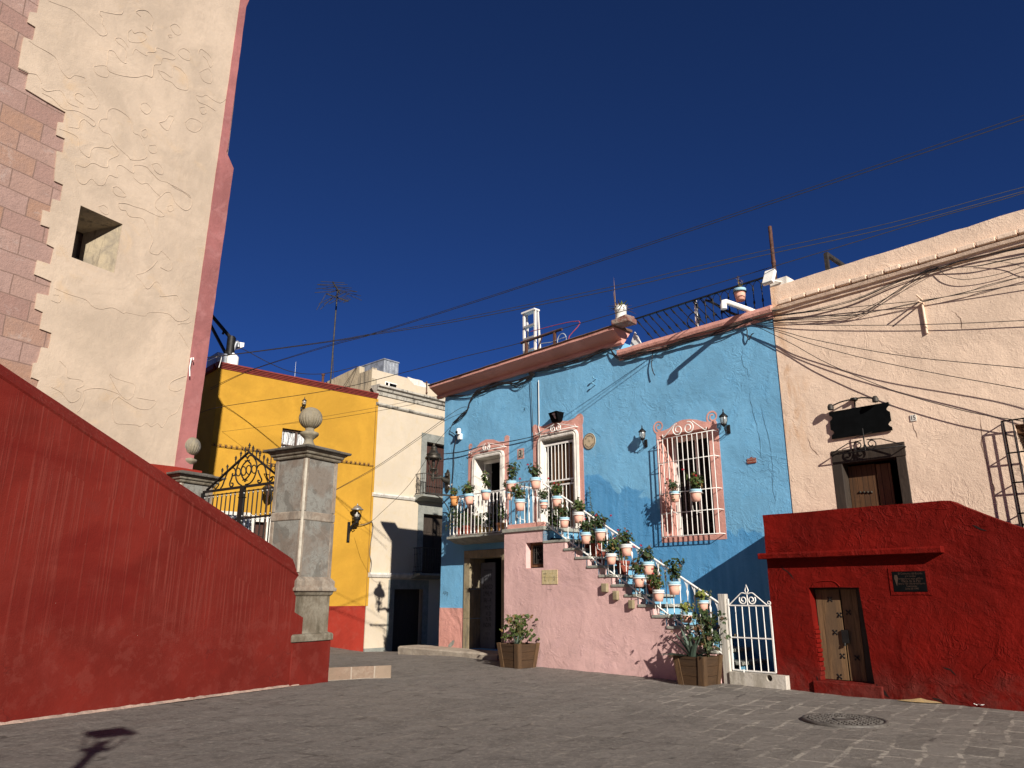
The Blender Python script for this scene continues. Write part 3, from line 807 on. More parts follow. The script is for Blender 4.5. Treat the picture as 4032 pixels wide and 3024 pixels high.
def smooth(pts, k=5):                              # Catmull-Rom through points
    P = [Vector(p) for p in pts]; out = []
    for i in range(len(P) - 1):
        p0, p1, p2, p3 = P[max(0, i - 1)], P[i], P[i + 1], P[min(len(P) - 1, i + 2)]
        for j in range(k):
            t = j / k
            out.append(.5 * ((2 * p1) + (p2 - p0) * t + (2 * p0 - 5 * p1 + 4 * p2 - p3) * t * t + (3 * p1 - p0 - 3 * p2 + p3) * t ** 3))
    out.append(P[-1]); return out
mb = MB()
for zf, pts in SEAMS:
    P3 = smooth([TW.P(zf(*p), .032) for p in pts], 4); k_ = len(P3)
    mb.tube(P3, [.0095 * (.55 + .8 * abs(mnoise.noise(Vector((q.x * 2.1, q.z * 2.1, 1))))) for q in P3], 5)
T.part('plaster_seams', mb, M['tower'])
rb = TW.poly([O(300, 1003), Y7(930, 745), Y7(1080, 768), O(440, 1022)], .09)
mb = MB().prism([(rb[0][0] - 1, 0), (rb[-1][0] - .05, 0), (rb[-1][0] - .05, rb[-2][1]), (rb[-2][0], rb[-2][1]), (rb[0][0] - 1, rb[0][1])], .09, .0)
T.part('base_band', mb, M['dado_red'])
# iron hook with cable ends on the pink band
hk = TW.P(Z1(275, 668), .05)
mb = MB().tube([hk, hk + Vector((0, -.12, 0)), hk + Vector((0, -.12, -.05))], .012)
mb.tube([hk + Vector((-.03, -.08, 0)), hk + Vector((-.06, -.1, -.25)), hk + Vector((-.02, -.09, -.45))], .014)
T.part('wire_hook', mb, M['white'])

# ------------------------------------------------------------------ red stair wall on the left
W = Thing(WL, 'stair_wall', 'dark red plastered stair wall with a sloping top, rising to the left', 'wall', -2.5, 0)
tl = WL.px(O(0, 785), -.20); tr = WL.px(O(640, 1212), -.20)
sl_ = (tr[1] - tl[1]) / (tr[0] - tl[0])
cl = WL.px(Y7(0, 215)); cr_ = WL.px(Y7(1770, 1400))
xe = tr[0]; xL = -12.0
def top_at(x): return tl[1] + sl_ * (x - tl[0])
sc_ = (cr_[1] - cl[1]) / (cr_[0] - cl[0])
def cop_at(x): return cl[1] + sc_ * (x - cl[0])
pe = WL.px(O(651, 1334)); pa = WL.px(Y7(0, 545))
sp_ = (pe[1] - pa[1]) / (pe[0] - pa[0])
def pli_at(x): return pa[1] + sp_ * (x - pa[0])
xend = WL.px(O(640, 1290))[0]
# plinth
bt = -.3
mb = MB().prism(rough_line([(xL, bt), (pe[0], bt), (pe[0], pe[1]), (xL, pli_at(xL))], .3, .006), .045, -.45)
W.part('plinth', mb, M['wall_red'], bevel=.012)
mb = MB().prism(rough_line([(xL, .2), (xend, .2), (xend, cop_at(xend)), (xL, cop_at(xL))], .3, .006), 0, -.5)
W.part('wall_face', mb, M['wall_red'])
# coping: sloped chamfer strip and top
mb = MB()
st = 40; vs = []
for i in range(st + 1):
    x = xL + (xend - xL) * i / st
    j = .008 * mnoise.noise(Vector((x * 1.7, 0, 0)))
    vs += [(x, 0, cop_at(x)), (x, -.022, cop_at(x) + .03 + j), (x, .17, top_at(x) - .015 + j), (x, .21, top_at(x) + j), (x, .44, top_at(x) + j), (x, .50, cop_at(x))]
mb.add(vs, [(i * 6 + j, i * 6 + j + 1, i * 6 + j + 7, i * 6 + j + 6) for i in range(st) for j in range(5)] + [tuple(range(6))[::-1], tuple(st * 6 + q for q in range(6))])
W.part('coping', mb, M['wall_red'])
# crumbling pale mortar along the foot
mb = MB(); vs = []; st = 120
for i in range(st + 1):
    x = -12 + (12 + pe[0]) * i / st
    wv_ = .035 + .055 * mnoise.noise(Vector((x * 4, 1, 0))) + .02 * mnoise.noise(Vector((x * 17, 1, 0)))
    q = WL.w(x, 0, 0); zz = gz(q.x, q.y)
    vs += [(x, -.045, zz + .045 + .02 * mnoise.noise(Vector((x * 9, 5, 0)))), (x, -.045 - max(.02, wv_), zz + .012)]
mb.add(vs, [(2 * i, 2 * i + 1, 2 * i + 3, 2 * i + 2) for i in range(st)])
W.part('mortar_skirt', mb, stone('crumbled_mortar', (.37, .26, .21), (.24, .18, .15), 6, bump=.02))

# ------------------------------------------------------------------ gate pillars
PS = .92                                                     # side of the shaft
def pillar(cx, co, zb, label, red, zs):
    """zs: z of pedestal foot, pedestal top, shaft foot, band, shaft top, cap top"""
    P_ = Thing(WL, 'gate_pillar', label, 'pillar', cx, zb, co)
    h = PS / 2; y = -co
    def bx(mb, k, z0, z1, mi=0): return mb.box(cx - h - k, cx + h + k, y - h - k, y + h + k, z0, z1, mi)
    def prof(mb, pr, mi=0):
        vs = []; fs = []
        for k, z in pr:
            vs += [(cx - h - k, y - h - k, z), (cx + h + k, y - h - k, z), (cx + h + k, y + h + k, z), (cx - h - k, y + h + k, z)]
        for i in range(len(pr) - 1):
            for j in range(4):
                fs.append((4 * i + j, 4 * i + (j + 1) % 4, 4 * i + 4 + (j + 1) % 4, 4 * i + 4 + j))
        fs.append((3, 2, 1, 0)); q = 4 * (len(pr) - 1); fs.append((q, q + 1, q + 2, q + 3))
        return mb.add(vs, fs, mi)
    zf, zp, zsf, zbd, zst, zc = zs
    if red:
        P_.part('red_base', bx(MB(), .03, zb - .3, zf), M['wall_red'], bevel=.015)
    P_.part('pedestal', prof(MB(), [(.06, zf + .002), (.06, zf + .10), (.045, zf + .13), (-.02, zf + .15), (-.02, zp - .22), (.01, zp - .19), (.03, zp - .13)]), M['pillar_base'], bevel=.012)
    P_.part('pedestal_moulding', prof(MB(), [(.05, zp - .13), (.065, zp - .12), (.065, zp - .07), (.035, zp - .05), (.035, zp + .06), (.0, zp + .10), (-.035, zp + .14)]), M['pillar_trim'], bevel=.01)
    s = prof(MB(), [(-.04, zp + .12), (-.04, zst)])
    P_.part('shaft', s, M['pillar'], bevel=.012)
    tr_ = MB()
    bh = .085
    prof(tr_, [(-.032, zbd - bh), (-.022, zbd - bh + .02), (-.022, zbd + bh - .02), (-.032, zbd + bh)])
    for sx in (-1, 1):
        for sy in (-1, 1):
            ex, ey = cx + sx * (h - .03), y + sy * (h - .03)
            for zz0, zz1 in ((zp + .12, zbd - bh - .01), (zbd + bh + .01, zst)):
                tr_.box(ex - .085, ex + .004 if sx > 0 else ex + .085, ey - .085 if sy > 0 else ey - .004, ey + .004 if sy > 0 else ey + .085, zz0, zz1) if sx > 0 else \
                    tr_.box(ex - .004, ex + .085, ey - .085 if sy > 0 else ey - .004, ey + .004 if sy > 0 else ey + .085, zz0, zz1)
    P_.part('corner_strips', tr_, M['pillar_trim'], bevel=.008)
    jn = MB()
    for sx in (-1,):
        for sy in (-1,):
            ex, ey = cx + sx * (h - .024), y + sy * (h - .024)
            jn.obox((ex, ey, (zp + zst) / 2 + .1), .017, .017, (zst - zp) / 2 - .12)
    P_.part('lime_joint', jn, M['joint'])
    P_.part('cap', prof(MB(), [(-.04, zst), (.0, zst + .008), (.015, zst + .03), (.015, zst + .06), (.05, zst + .08), (.06, zst + .10), (.06, zst + .12), (.085, zst + .135), (.11, zst + .16)]), M['pillar_base'], bevel=.008)
    slab = MB(); prof(slab, [(.12, zst + .162), (.155, zst + .172), (.165, zst + .215), (-.02, zst + .25), (-.06, zst + .28), (-.30, zst + .285)])
    P_.part('cap_slab', slab, M['cap_stone'], bevel=.01)
    z0 = zst + .287
    c = (cx, y, 0)
    P_.part('finial_stem', MB().lathe([(.15, z0), (.14, z0 + .05), (.10, z0 + .12), (.085, z0 + .17), (.10, z0 + .20), (.17, z0 + .26), (.19, z0 + .29), (.185, z0 + .325), (.12, z0 + .35), (.085, z0 + .37), (.095, z0 + .43)], c, 24), M['ball_stone'])
    R_ = zc; bz = z0 + .41 + R_ * .96
    prf = []
    for i in range(17):
        a = -math.pi / 2 + math.pi * i / 16
        prf.append((max(.01, R_ * math.cos(a)), bz + R_ * math.sin(a)))
    bm = MB(); N = 132; vs = []
    for i, (r, z) in enumerate(prf):
        lat = -math.pi / 2 + math.pi * i / 16
        tw = .9 * max(0, lat) if lat > .12 else 0
        for j in range(N):
            a = 2 * math.pi * j / N
            fl = 1 + .085 * (abs(math.sin((a + tw) * 11)) ** .6 - .6) * (1 if abs(lat) < 1.35 else .2)
            if abs(lat - .1) < .06: fl = .985
            vs.append((cx + r * fl * math.cos(a), y + r * fl * math.sin(a), z))
    bm.add(vs, [(i * N + j, i * N + (j + 1) % N, (i + 1) * N + (j + 1) % N, (i + 1) * N + j) for i in range(16) for j in range(N)], 0, True)
    P_.part('ball', bm, M['ball_stone'])
    return P_
e = .0
ncx = WL.px(O(649, 1168))[0] + PS / 2 - .03; nco = -PS / 2 + .03
zv = lambda u, v: WL.px(O(u, v))[1]
pillar(ncx, nco, 0, 'near grey stone gate pillar with fluted ball, at the end of the red stair wall', True,
       (zv(655, 1386), zv(650, 1262), 0, zv(649, 1112), zv(650, 985), .232))
fx, fo = ncx + .05, nco - 3.93
def zfar(v):
    w = WL.w(fx - PS / 2, fo + PS / 2, 0)
    return EYE + ray(O(408, v)).z * w.y / ray(O(408, v)).y
pillar(fx, fo, .6, 'farther grey stone gate pillar with fluted ball, in front of the church tower', False,
       (.7, 1.9, 0, 3.1, zfar(1041), .232))

# ------------------------------------------------------------------ iron gate between the pillars
gp = WL.w(ncx, nco, 0)
GT = Frame(gp.x, gp.y, 121.0)
Gt = Thing(GT, 'iron_gate', 'black wrought iron double gate with scrollwork arch and spear tips', 'gate', -2, 1)
gP = lambda x, y: GT.P(W1(x, y))
ra, rb_ = gP(5, 782), gP(1118, 632)
Gt.part('rail', MB().bar(ra, rb_, .05, .05), M['iron']); Gt.part('rail', MB().bar(ra + Vector((0, 0, -.10)), rb_ + Vector((0, 0, -.10)), .03, .02), M['iron'])
lb, lb2 = gP(560, 1195), gP(1075, 1140)
dz_ = (lb2.z - lb.z) / (lb2.x - lb.x)
lowz = lambda x: lb.z + dz_ * (x - lb.x)
Gt.part('rail', MB().bar((ra.x, 0, lowz(ra.x)), (rb_.x, 0, lowz(rb_.x)), .03, .04), M['iron'])
Gt.part('rail', MB().bar((ra.x, 0, .75), (rb_.x, 0, .75), .03, .05), M['iron'])
mb = MB(); nb = 16
for i in range(nb):
    t = (i + .5) / nb; x = ra.x + (rb_.x - ra.x) * t; z = ra.z + (rb_.z - ra.z) * t
    mb.tube([(x, 0, .75), (x, 0, z - .08)], .014, 6)
    mb.ball((x, 0, z - .14), .024, 6, 1); mb.ball((x, 0, lowz(x) + .05), .024, 6, 1); mb.ball((x, 0, lowz(x) - .05), .024, 6, 1)
Gt.part('bars', mb, [M['iron'], M['tin']])
st_ = gP(620, 720)
mb = MB().box(st_.x - .055, st_.x + .055, -.04, .04, .5, st_.z + .02)
mb.box(st_.x - .075, st_.x + .075, -.05, .05, gP(610, 870).z, gP(610, 855).z)
Gt.part('meeting_stile', mb, M['iron'])
mb = MB().bar(gP(0, 800), (gP(0, 800).x, 0, .5), .06, .06)
ap, la, raa = gP(710, 158), gP(60, 748), gP(1130, 505)
mb.bar(la, ap, .05, .03); mb.bar(ap, raa, .05, .03)
Gt.part('arch_bars', mb, M['iron'])
mb = MB()
def crv(pts, r=.016): mb.tube([gP(*p) for p in pts], r, 6)
def smooth(pts, k=5):                              # Catmull-Rom through points
    P = [Vector(p) for p in pts]; out = []
    for i in range(len(P) - 1):
        p0, p1, p2, p3 = P[max(0, i - 1)], P[i], P[i + 1], P[min(len(P) - 1, i + 2)]
        for j in range(k):
            t = j / k
            out.append(.5 * ((2 * p1) + (p2 - p0) * t + (2 * p0 - 5 * p1 + 4 * p2 - p3) * t * t + (3 * p1 - p0 - 3 * p2 + p3) * t ** 3))
    out.append(P[-1]); return out
def crs(pts, r=.016): mb.tube([gP(q.x, q.y) for q in smooth(pts)], r, 6)
crs([(690, 262), (670, 230), (620, 245), (560, 320), (515, 440), (510, 560), (545, 640), (600, 680)])
crs([(690, 262), (720, 215), (775, 225), (825, 310), (830, 430), (790, 560), (730, 640), (655, 665)])
crs([(690, 290), (640, 335), (600, 400), (590, 480), (610, 545), (640, 590)])
crs([(700, 300), (740, 345), (748, 420), (725, 500), (680, 560), (645, 590)])
for cx_, cy_, rx_, ry_ in ((545, 468, 36, 62), (628, 452, 38, 68), (710, 435, 40, 70), (792, 425, 38, 64)):
    crv([(cx_ + rx_ * math.cos(a), cy_ + ry_ * math.sin(a)) for a in [2 * math.pi * j / 14 for j in range(15)]], .013)
crs([(460, 485), (455, 520), (490, 520), (505, 460), (480, 410), (430, 415), (380, 470), (340, 570), (300, 680), (270, 720)])
crs([(460, 485), (445, 560), (415, 640), (420, 690), (455, 690), (465, 650), (440, 640)])
crs([(830, 430), (850, 380), (900, 345), (950, 370), (975, 450), (990, 540), (1020, 605), (1065, 600), (1075, 560), (1050, 550)])
crs([(855, 440), (865, 480), (890, 540), (910, 590), (890, 630), (855, 630), (850, 600), (875, 600)])
crs([(150, 720), (135, 690), (160, 680), (170, 710), (200, 725), (245, 660), (215, 655)], .014)
crs([(650, 290), (665, 300), (690, 280), (715, 295), (722, 275)], .012); crs([(612, 600), (630, 590), (650, 620), (670, 590), (685, 600)], .012)
crs([(1118, 580), (1100, 545), (1070, 540), (1045, 570)], .014)
Gt.part('scrollwork', mb, M['iron'])
mb = MB()
def spear(x, y, ytop):
    p, q = gP(x, y), gP(x + (y - ytop) * .16, ytop)
    q = Vector((p.x, 0, q.z)); L = q.z - p.z
    mb.tube([p, (p.x, 0, p.z + L * .45)], .011, 5)
    mb.lathe([(.012, p.z + L * .4), (.026, p.z + L * .5), (.012, p.z + L * .56), (.03, p.z + L * .66), (.003, q.z)], (p.x, 0, 0), 6)
for x, y, t in ((370, 460, 345), (290, 520, 400), (500, 335, 210), (580, 265, 140), (650, 210, 70), (712, 150, 10), (768, 190, 50), (825, 240, 100), (875, 285, 130), (938, 330, 190), (992, 385, 235), (1055, 440, 330), (1115, 480, 330)):
    mb = MB(); spear(x, y, t); Gt.part('spear_tip', mb, M['iron'])

# ------------------------------------------------------------------ yellow house
Yh = Thing(YE, 'yellow_house', 'bright yellow house with a red roof edge and red base, behind the gate', 'house', -3, -.3)
yl, yr = YE.px(O(476, 789)), YE.px(O(818, 859))
zt = (yl[1] + yr[1]) / 2
x0, x1 = yl[0], -.03
win = YE.poly([Z1(945, 1170), Z1(1190, 1215)]); wz1 = win[0][1]; wx0 = win[0][0]; wx1 = wx0 + 1.25; wz0 = wz1 - 1.55
lw = YE.px(W1(810, 1240)); lx0 = lw[0]; lx1 = YE.px(W1(985, 1265))[0]; lz1 = lw[1]
hole1 = rect(wx0, wx1, wz0, wz1); hole2 = rect(lx0, lx1, lz1 - 2.4, lz1)
mb = MB().prism(rect(x0, x1, -1.2, zt), 0, -.3, [hole1, hole2])
mb.box(x0, x0 + .3, .301, 7, -1.2, zt).box(x1 - .3, x1, .301, 7, -1.2, zt).box(x0, x1, 7, 7.3, -1.2, zt).box(x0 + .3, x1 - .3, .301, 7, zt - .5, zt - .3)
Yh.part('wall', mb, M['yellow'])
cz = zt
prof = [(0, -.09), (.03, -.09), (.035, -.04), (.065, -.035), (.07, .01), (.10, .015), (.105, .06), (.14, .065), (.14, .12), (-.3, .14)]
Yh.part('cornice', MB().sweep(prof, x0 - .12, x1 + .03, cz).box(x0 - .14, x0 - .002, .3, 7, cz - .06, cz + .135), M['rust_red'])
dz = YE.px(O(750, 1309))[1]
Yh.part('dado', MB().prism(rect(x0 - .006, x1, -1.2, dz), .006, -.2), M['dado_red'])
ex = YE.px(O(811, 1000))[0]
Yh.part('corner_strip', MB().box(ex - .02, x1 + .01, -.02, .0, dz, zt - .1), M['yellow'])
mb = MB(); fw = .06
for a in (rect(wx0, wx1, wz1 - fw, wz1), rect(wx0, wx1, wz0, wz0 + fw), rect(wx0, wx0 + fw, wz0 + fw, wz1 - fw), rect(wx1 - fw, wx1, wz0 + fw, wz1 - fw),
          rect((wx0 + wx1) / 2 - .04, (wx0 + wx1) / 2 + .04, wz0 + fw, wz1 - fw)):
    mb.prism(a, -.10, -.16)
for s in (0, 1):
    a = wx0 + fw + s * ((wx1 - wx0) / 2 - .02); b = a + (wx1 - wx0) / 2 - .1
    mb.box(a, b, .112, .15, wz1 - .62, wz1 - .585)
wf = Yh.part('window', mb, simple('brown_window_frame', (.085, .05, .035), .6))
mb = MB()
vs = []; N = 60
for i in range(N + 1):
    x = wx0 + .05 + (wx1 - wx0 - .1) * i / N; yy = .19 + .02 * math.sin(i * 1.25) + .01 * math.sin(i * .4)
    vs += [(x, yy, wz0 + .02), (x, yy, wz1 - .06)]
mb.add(vs, [(2 * i, 2 * i + 2, 2 * i + 3, 2 * i + 1) for i in range(N)], 0, True)
Yh.part('curtain', mb, M['curtain'], wf)
mb = MB()
sp0, sp1 = YE.P(Z1(400, 1285), .06), YE.P(Z1(1605, 1450), .06)
zsp = (sp0.z + sp1.z) / 2; xa, xb = x0 - .02, sp1.x
mb.tube([(xa, -.06, zsp), (xb, -.06, zsp)], .012, 5)
nn = int((xb - xa) / .2)
for i in range(nn):
    x = xa + .1 + i * .2
    for a in (-.7, -.25, .25, .7):
        mb.tube([(x, -.06, zsp), (x + .05 * a, -.06 - .03 * abs(a), zsp + .05), (x + .10 * a, -.06, zsp + .12 * (1 - abs(a) * .35))], [.010, .008, .002], 4)
Yh.part('spike_strip', mb, M['rust'])
sw = .2
mb = MB().prism(rect(lx0 - sw, lx1 + sw, lz1 - 2.4, lz1 + sw * 1.1), .03, -.05, [hole2]); Yh.part('door_surround', mb, M['white_stone'])
mb = MB().box(lx0, lx1, .15, .19, lz1 - 2.4, lz1)
for i in range(3): mb.box(lx0 + .06, lx1 - .06, .125, .15, lz1 - .5 - i * .6, lz1 - .12 - i * .6)
Yh.part('door', mb, M['wood_mahogany'])
sb = YE.P(W1(300, 1100), 0)
Yh.part('string_course', MB().box(x0 + .5, lx0 - sw, -.04, .0, sb.z - .06, sb.z + .06), M['white_stone'])
# banner behind the gate
bn = [YE.P(W1(*q), .5) for q in ((340, 1120), (760, 1180), (755, 1420), (330, 1420))]
mb = MB(); vs = []
for i in range(9):
    t = i / 8; a = bn[0].lerp(bn[1], t); b = bn[3].lerp(bn[2], t); off = Vector((0, .05 * math.sin(i * 1.9), 0))
    vs += [a + off, b + off, b + off + Vector((0, .01, 0)), a + off + Vector((0, .01, 0))]
mb.add(vs, [(i * 4 + j, i * 4 + 4 + j, i * 4 + 4 + (j + 1) % 4, i * 4 + (j + 1) % 4) for i in range(8) for j in range(4)] + [(0, 1, 2, 3), (35, 34, 33, 32)])
kx = NT('banner_print', .8); fx_ = kx.ramp(kx.noise(5, 5, .7), .55, .58); BANNER = kx.out(kx.mix(fx_, (.015, .018, .035), (.42, .45, .5)))
single(YE, 'banner', 'dark printed cloth banner hanging behind the iron gate', 'banner', mb, BANNER, bn[3].x, bn[3].z, .5)

# ------------------------------------------------------------------ cream house
Ch = Thing(CR, 'cream_house', 'tall cream house with grey stone door surrounds and a stained roof cornice', 'house', 2, -.7)
ct = CR.px(O(830, 848))[1]
xr = 6.5
def opening(pl, pr_, zb):
    return pl[0], pr_[0], zb, pl[1]
# upper balcony door, middle door, street door
ud = CR.px(W3(175, 170)); ux0, uz1 = ud[0], ud[1]; ux1 = ux0 + 1.45
md = CR.px(W3(118, 1408)); mx0, mz1 = md[0], md[1]; mx1 = mx0 + 1.4
sd = CR.px(Z2(1755, 1050)); sx0, sz1 = sd[0], sd[1]; sx1 = sx0 + 1.5
bal1 = CR.px(W3(100, 1108)); bal2 = CR.px(Z2(1890, 945))
uz0, mz0, sz0 = bal1[1] - .1, bal2[1] - .05, -1.2
holes = [rect(ux0, ux1, uz0, uz1), rect(mx0, mx1, mz0, mz1), rect(sx0, sx1, sz0, sz1)]
cx0 = .0
mb = MB().prism(rect(cx0, xr, -1.4, ct), 0, -.35, holes)
mb.box(cx0, cx0 + .3, .351, 8, -1.4, ct).box(xr - .3, xr, .351, 8, -1.4, ct).box(cx0, xr, 8, 8.3, -1.4, ct).box(cx0 + .3, xr - .3, .351, 8, ct - .3, ct - .05)
Ch.part('wall', mb, M['cream'])
Ch.part('cornice', MB().sweep([(0, -.16), (.05, -.16), (.08, -.02), (.16, .02), (.2, .12), (.3, .16), (.3, .24), (-.35, .27)], cx0 - .1, xr, ct), M['cornice_stone'])
s1 = CR.px(Z1(1655, 990)); Ch.part('string_course', MB().sweep([(0, 0), (.05, .0), (.1, .05), (.1, .12), (0, .14)], cx0 - .03, xr, s1[1] - .13), M['cornice_stone'])
s2 = CR.px(Z2(1620, 352)); Ch.part('string_course', MB().sweep([(0, -.16), (.06, -.14), (.11, -.06), (.11, 0), (0, .01)], cx0, ux0 - .55, s2[1]), M['white_stone'])
s3 = CR.px(Z2(1580, 930)); Ch.part('string_course', MB().sweep([(0, -.2), (.06, -.17), (.12, -.07), (.12, 0), (0, .01)], cx0, mx0 - .35, s3[1]), M['white_stone'])
for h_, zb, dp, nm in ((holes[0], uz0, .3, 'door_surround'), (holes[1], mz0, .3, 'door_surround'), (holes[2], sz0, .3, 'door_surround')):
    a, b, z0, z1 = h_[0][0], h_[1][0], h_[0][1], h_[2][1]
    Ch.part('door_surround', MB().prism([(a - .3, z0), (a, z0), (a, z1), (b, z1), (b, z0), (b + .3, z0), (b + .3, z1 + .36), (a - .3, z1 + .36)], .025, -.1), M['grey_stone'])
    mb = MB().box(a, b, .22, .27, z0, z1)
    if h_ is not holes[2]:
        for i in range(2):
            for (p, q) in ((.06, .30), (.34, .92)):
                w_ = (b - a) / 2
                mb.box(a + i * w_ + .08, a + i * w_ + w_ - .08, .2, .22, z1 - q * (z1 - z0) + .04, z1 - p * (z1 - z0))
    Ch.part('door', mb, M['wood_mahogany'] if h_ is holes[0] else M['wood_frame'])
Ch.part('base_course', MB().prism(rect(cx0 - .02, sx0 - .3, -1.4, CR.px(Z2(1600, 1478))[1]), .05, -.05), M['grey_stone'])
# parapet storey behind the cornice
pa_ = CR.px(Z1(1700, 772), -.5)[1]
mb = MB().prism(rect(cx0 + .02, xr, ct + .2, pa_), -.45, -.7)
Ch.part('parapet', mb, M['cream'])
Ch.part('parapet_patch', MB().prism(rough_line(CR.poly([Z1(1850, 800), Z1(1960, 830), Z1(2000, 880), Z1(1900, 860)], -.44), .1, .03), -.445, -.46), M['white_stone'])
q = CR.poly([Z1(1690, 893), Z1(1768, 900), Z1(1768, 850), Z1(1690, 838)], -.44)
mb = MB().prism([(q[0][0], q[0][1]), (q[1][0], q[0][1]), (q[1][0], q[3][1]), (q[0][0], q[3][1])], -.43, -.47); Ch.part('window', mb, M['black'])
mb = MB()
for a in (rect(q[0][0] - .03, q[1][0] + .03, q[3][1], q[3][1] + .04), rect(q[0][0] - .04, q[0][0], q[0][1], q[3][1]), rect((q[0][0] * .7 + q[1][0] * .3) - .03, (q[0][0] * .7 + q[1][0] * .3) + .03, q[0][1], q[3][1])):
    mb.prism(a, -.42, -.44)
Ch.part('window_frame', mb, M['white_wood'])
# stained side parapet running back, seen over the yellow roof
cs = CR.w(cx0 + .02, -.45, 0); CS = Frame(cs.x, cs.y, 132.9)
side = CS.poly([Z1(1690, 930), Z1(1690, 700), Z1(1655, 712), Z1(1590, 745), Z1(1505, 775), Z1(1505, 722), Z1(1240, 848), Z1(1240, 940)])
side[0] = (0, side[0][1]); side[1] = (0, side[1][1])
zlow = ct - 1.0
side = [(0, zlow)] + [(min(0, p[0]), p[1]) for p in side[1:-1]] + [(side[-1][0], zlow)]
ob = Ch.part('side_parapet', MB(), M['cream_stained'])
bpy.data.objects.remove(ob)
mb2 = MB().prism(rough_line(side, .3, .02), .012, -.25)
mbw = MB()
for v in mb2.v:                                   # bring it into the house's own coordinates
    w = CS.w(v.x, -v.y, v.z); d = Vector((w.x, w.y)) - CR.p
    mbw.v.append(Vector((d.dot(CR.d), d.dot(CR.inn), v.z)))
mbw.f, mbw.m, mbw.s = mb2.f, mb2.m, mb2.s
Ch.part('side_parapet', mbw, M['cream_stained'])
# iron anchor rusting on the parapet
an = CR.P(Z1(1990, 840), -.44)
Ch.part('wall_anchor', MB().tube([an, an + Vector((0, -.03, -.5))], .03, 6).ball(an, .05).ball(an + Vector((0, -.03, -.5)), .05), M['rust'])
def balcony(xl, xr_, zf, zr, dep, name, rail_mat, lit):
    sl = MB().sweep([(0, -.22), (dep * .3, -.2), (dep * .55, -.12), (dep, -.08), (dep, 0), (0, 0)], xl, xr_, zf)
    b = Ch.part('balcony', sl, M['grey_stone'])
    r = MB(); d = dep - .06
    for z in (zf + .06, zr):
        r.tube([(xl + .06, -.02, z), (xl + .06, -d, z), (xr_ - .06, -d, z), (xr_ - .06, -.02, z)], .018, 5)
    xs_ = []
    k = int((xr_ - xl - .12) / .13)
    for i in range(k + 1): xs_.append((xl + .06 + (xr_ - xl - .12) * i / k, -d))
    for i in range(1, 5): xs_.append((xl + .06, -d * i / 5)); xs_.append((xr_ - .06, -d * i / 5))
    for j, (x, y) in enumerate(xs_):
        r.tube([(x, y, zf + .05), (x, y, zr)], .012, 5)
        for t in (.25, .75): r.ball((x, y, zf + (zr - zf) * t), .026, 5)
        if j % 2:
            for a in range(4):
                cxx, czz = x + .045 * math.cos(a * 1.571 + .785), zf + (zr - zf) * .5 + .055 * math.sin(a * 1.571 + .785)
                r.tube([(cxx + .03 * math.cos(b_), y, czz + .03 * math.sin(b_)) for b_ in [6.283 * q / 7 for q in range(8)]], .007, 4)
    Ch.part('railing', r, rail_mat, b)
balcony(ux0 - .62, ux1 + .7, bal1[1] - .0, CR.px(W3(0, 690), .55)[1], .62, 'upper', M['dark_iron'], True)
balcony(mx0 - .55, mx1 + .7, bal2[1] + .05, CR.px(Z2(1890, 745), .5)[1], .55, 'lower', M['dark_iron'], False)
# sheet metal water tank on that roof
tk = CR.P(Z1(1690, 775), -1.6); tk2 = CR.P(Z1(1690, 675), -1.6)
tx0, tx1 = CR.px(Z1(1680, 700), -1.6)[0], CR.px(Z1(1787, 700), -1.6)[0]
mb = MB().box(tx0, tx1, 1.6, 3.6, ct, tk2.z)
for i in range(5):
    x = tx0 + (tx1 - tx0) * (i + .5) / 5; mb.box(x - .03, x + .03, 1.57, 1.6, ct, tk2.z - .02)
mb.box(tx0 - .02, tx1 + .02, 1.56, 3.62, tk2.z, tk2.z + .05)
single(CR, 'water_tank', 'grey ribbed sheet metal tank on the roof of the cream house', 'tank', mb, M['galv'], tx0, ct, -1.6)
# ------------------------------------------------------------------ blue house
bP = BL.px
bx0 = bP(O(955, 1125))[0]; bx1 = bP(O(1691, 886))[0]
ztopL = bP(O(966, 852))[1]; cxe = bP(Y1(1312, 930))[0]
zpr = (bP(Y1(1700, 975))[1] + bP(Y2(1380, 715))[1]) / 2
FLOOR = 3.2
Bh = Thing(BL, 'blue_house', 'sky blue plastered house with salmon cornice and an outside stair full of flower pots', 'house', -12.5, 0)
# openings
d1x0, d1x1 = bP(Z3(748, 1030))[0], bP(Z3(1042, 960))[0]; d1z = bP(Z3(1000, 932))[1]
d2x0, d2x1 = bP(Z3(1468, 830))[0], bP(Z3(1842, 740))[0]; d2z = bP(Z3(1800, 708))[1]
wx0 = bP(Z7(372, 560))[0]; wx1 = bP(Z7(866, 480))[0]; wz1 = (bP(Z7(400, 545))[1] + bP(Z7(840, 478))[1]) / 2; wz0 = bP(Z7(900, 1548))[1]
ldx0 = bP(Z4(562, 420))[0]; ldz = bP(Z4(700, 402))[1]; ldx1 = ldx0 + 1.35
def rounded(x0, x1, z0, z1, r, k=5):
    out = [(x0, z0), (x1, z0)]
    for i in range(k + 1):
        a = math.pi / 2 * i / k; out.append((x1 - r + r * math.cos(a), z1 - r + r * math.sin(a)))
    for i in range(k + 1):
        a = math.pi / 2 + math.pi / 2 * i / k; out.append((x0 + r + r * math.cos(a), z1 - r + r * math.sin(a)))
    return out
h1 = rounded(d1x0, d1x1, FLOOR, d1z, .13); h2 = rounded(d2x0, d2x1, FLOOR, d2z, .13)
hw = rect(wx0, wx1, wz0, wz1); hl = rect(ldx0, ldx1, .15, ldz)
front = [(bx0, -.5), (bx1, -.5), (bx1, zpr), (cxe, zpr), (cxe, ztopL + .05), (bx0, ztopL + .05)]
mb = MB().prism(rough_line(front, .5, .012, keep=(0, 1, 2, 3, 4)), 0, -.55, [h1, h2, hw, hl])
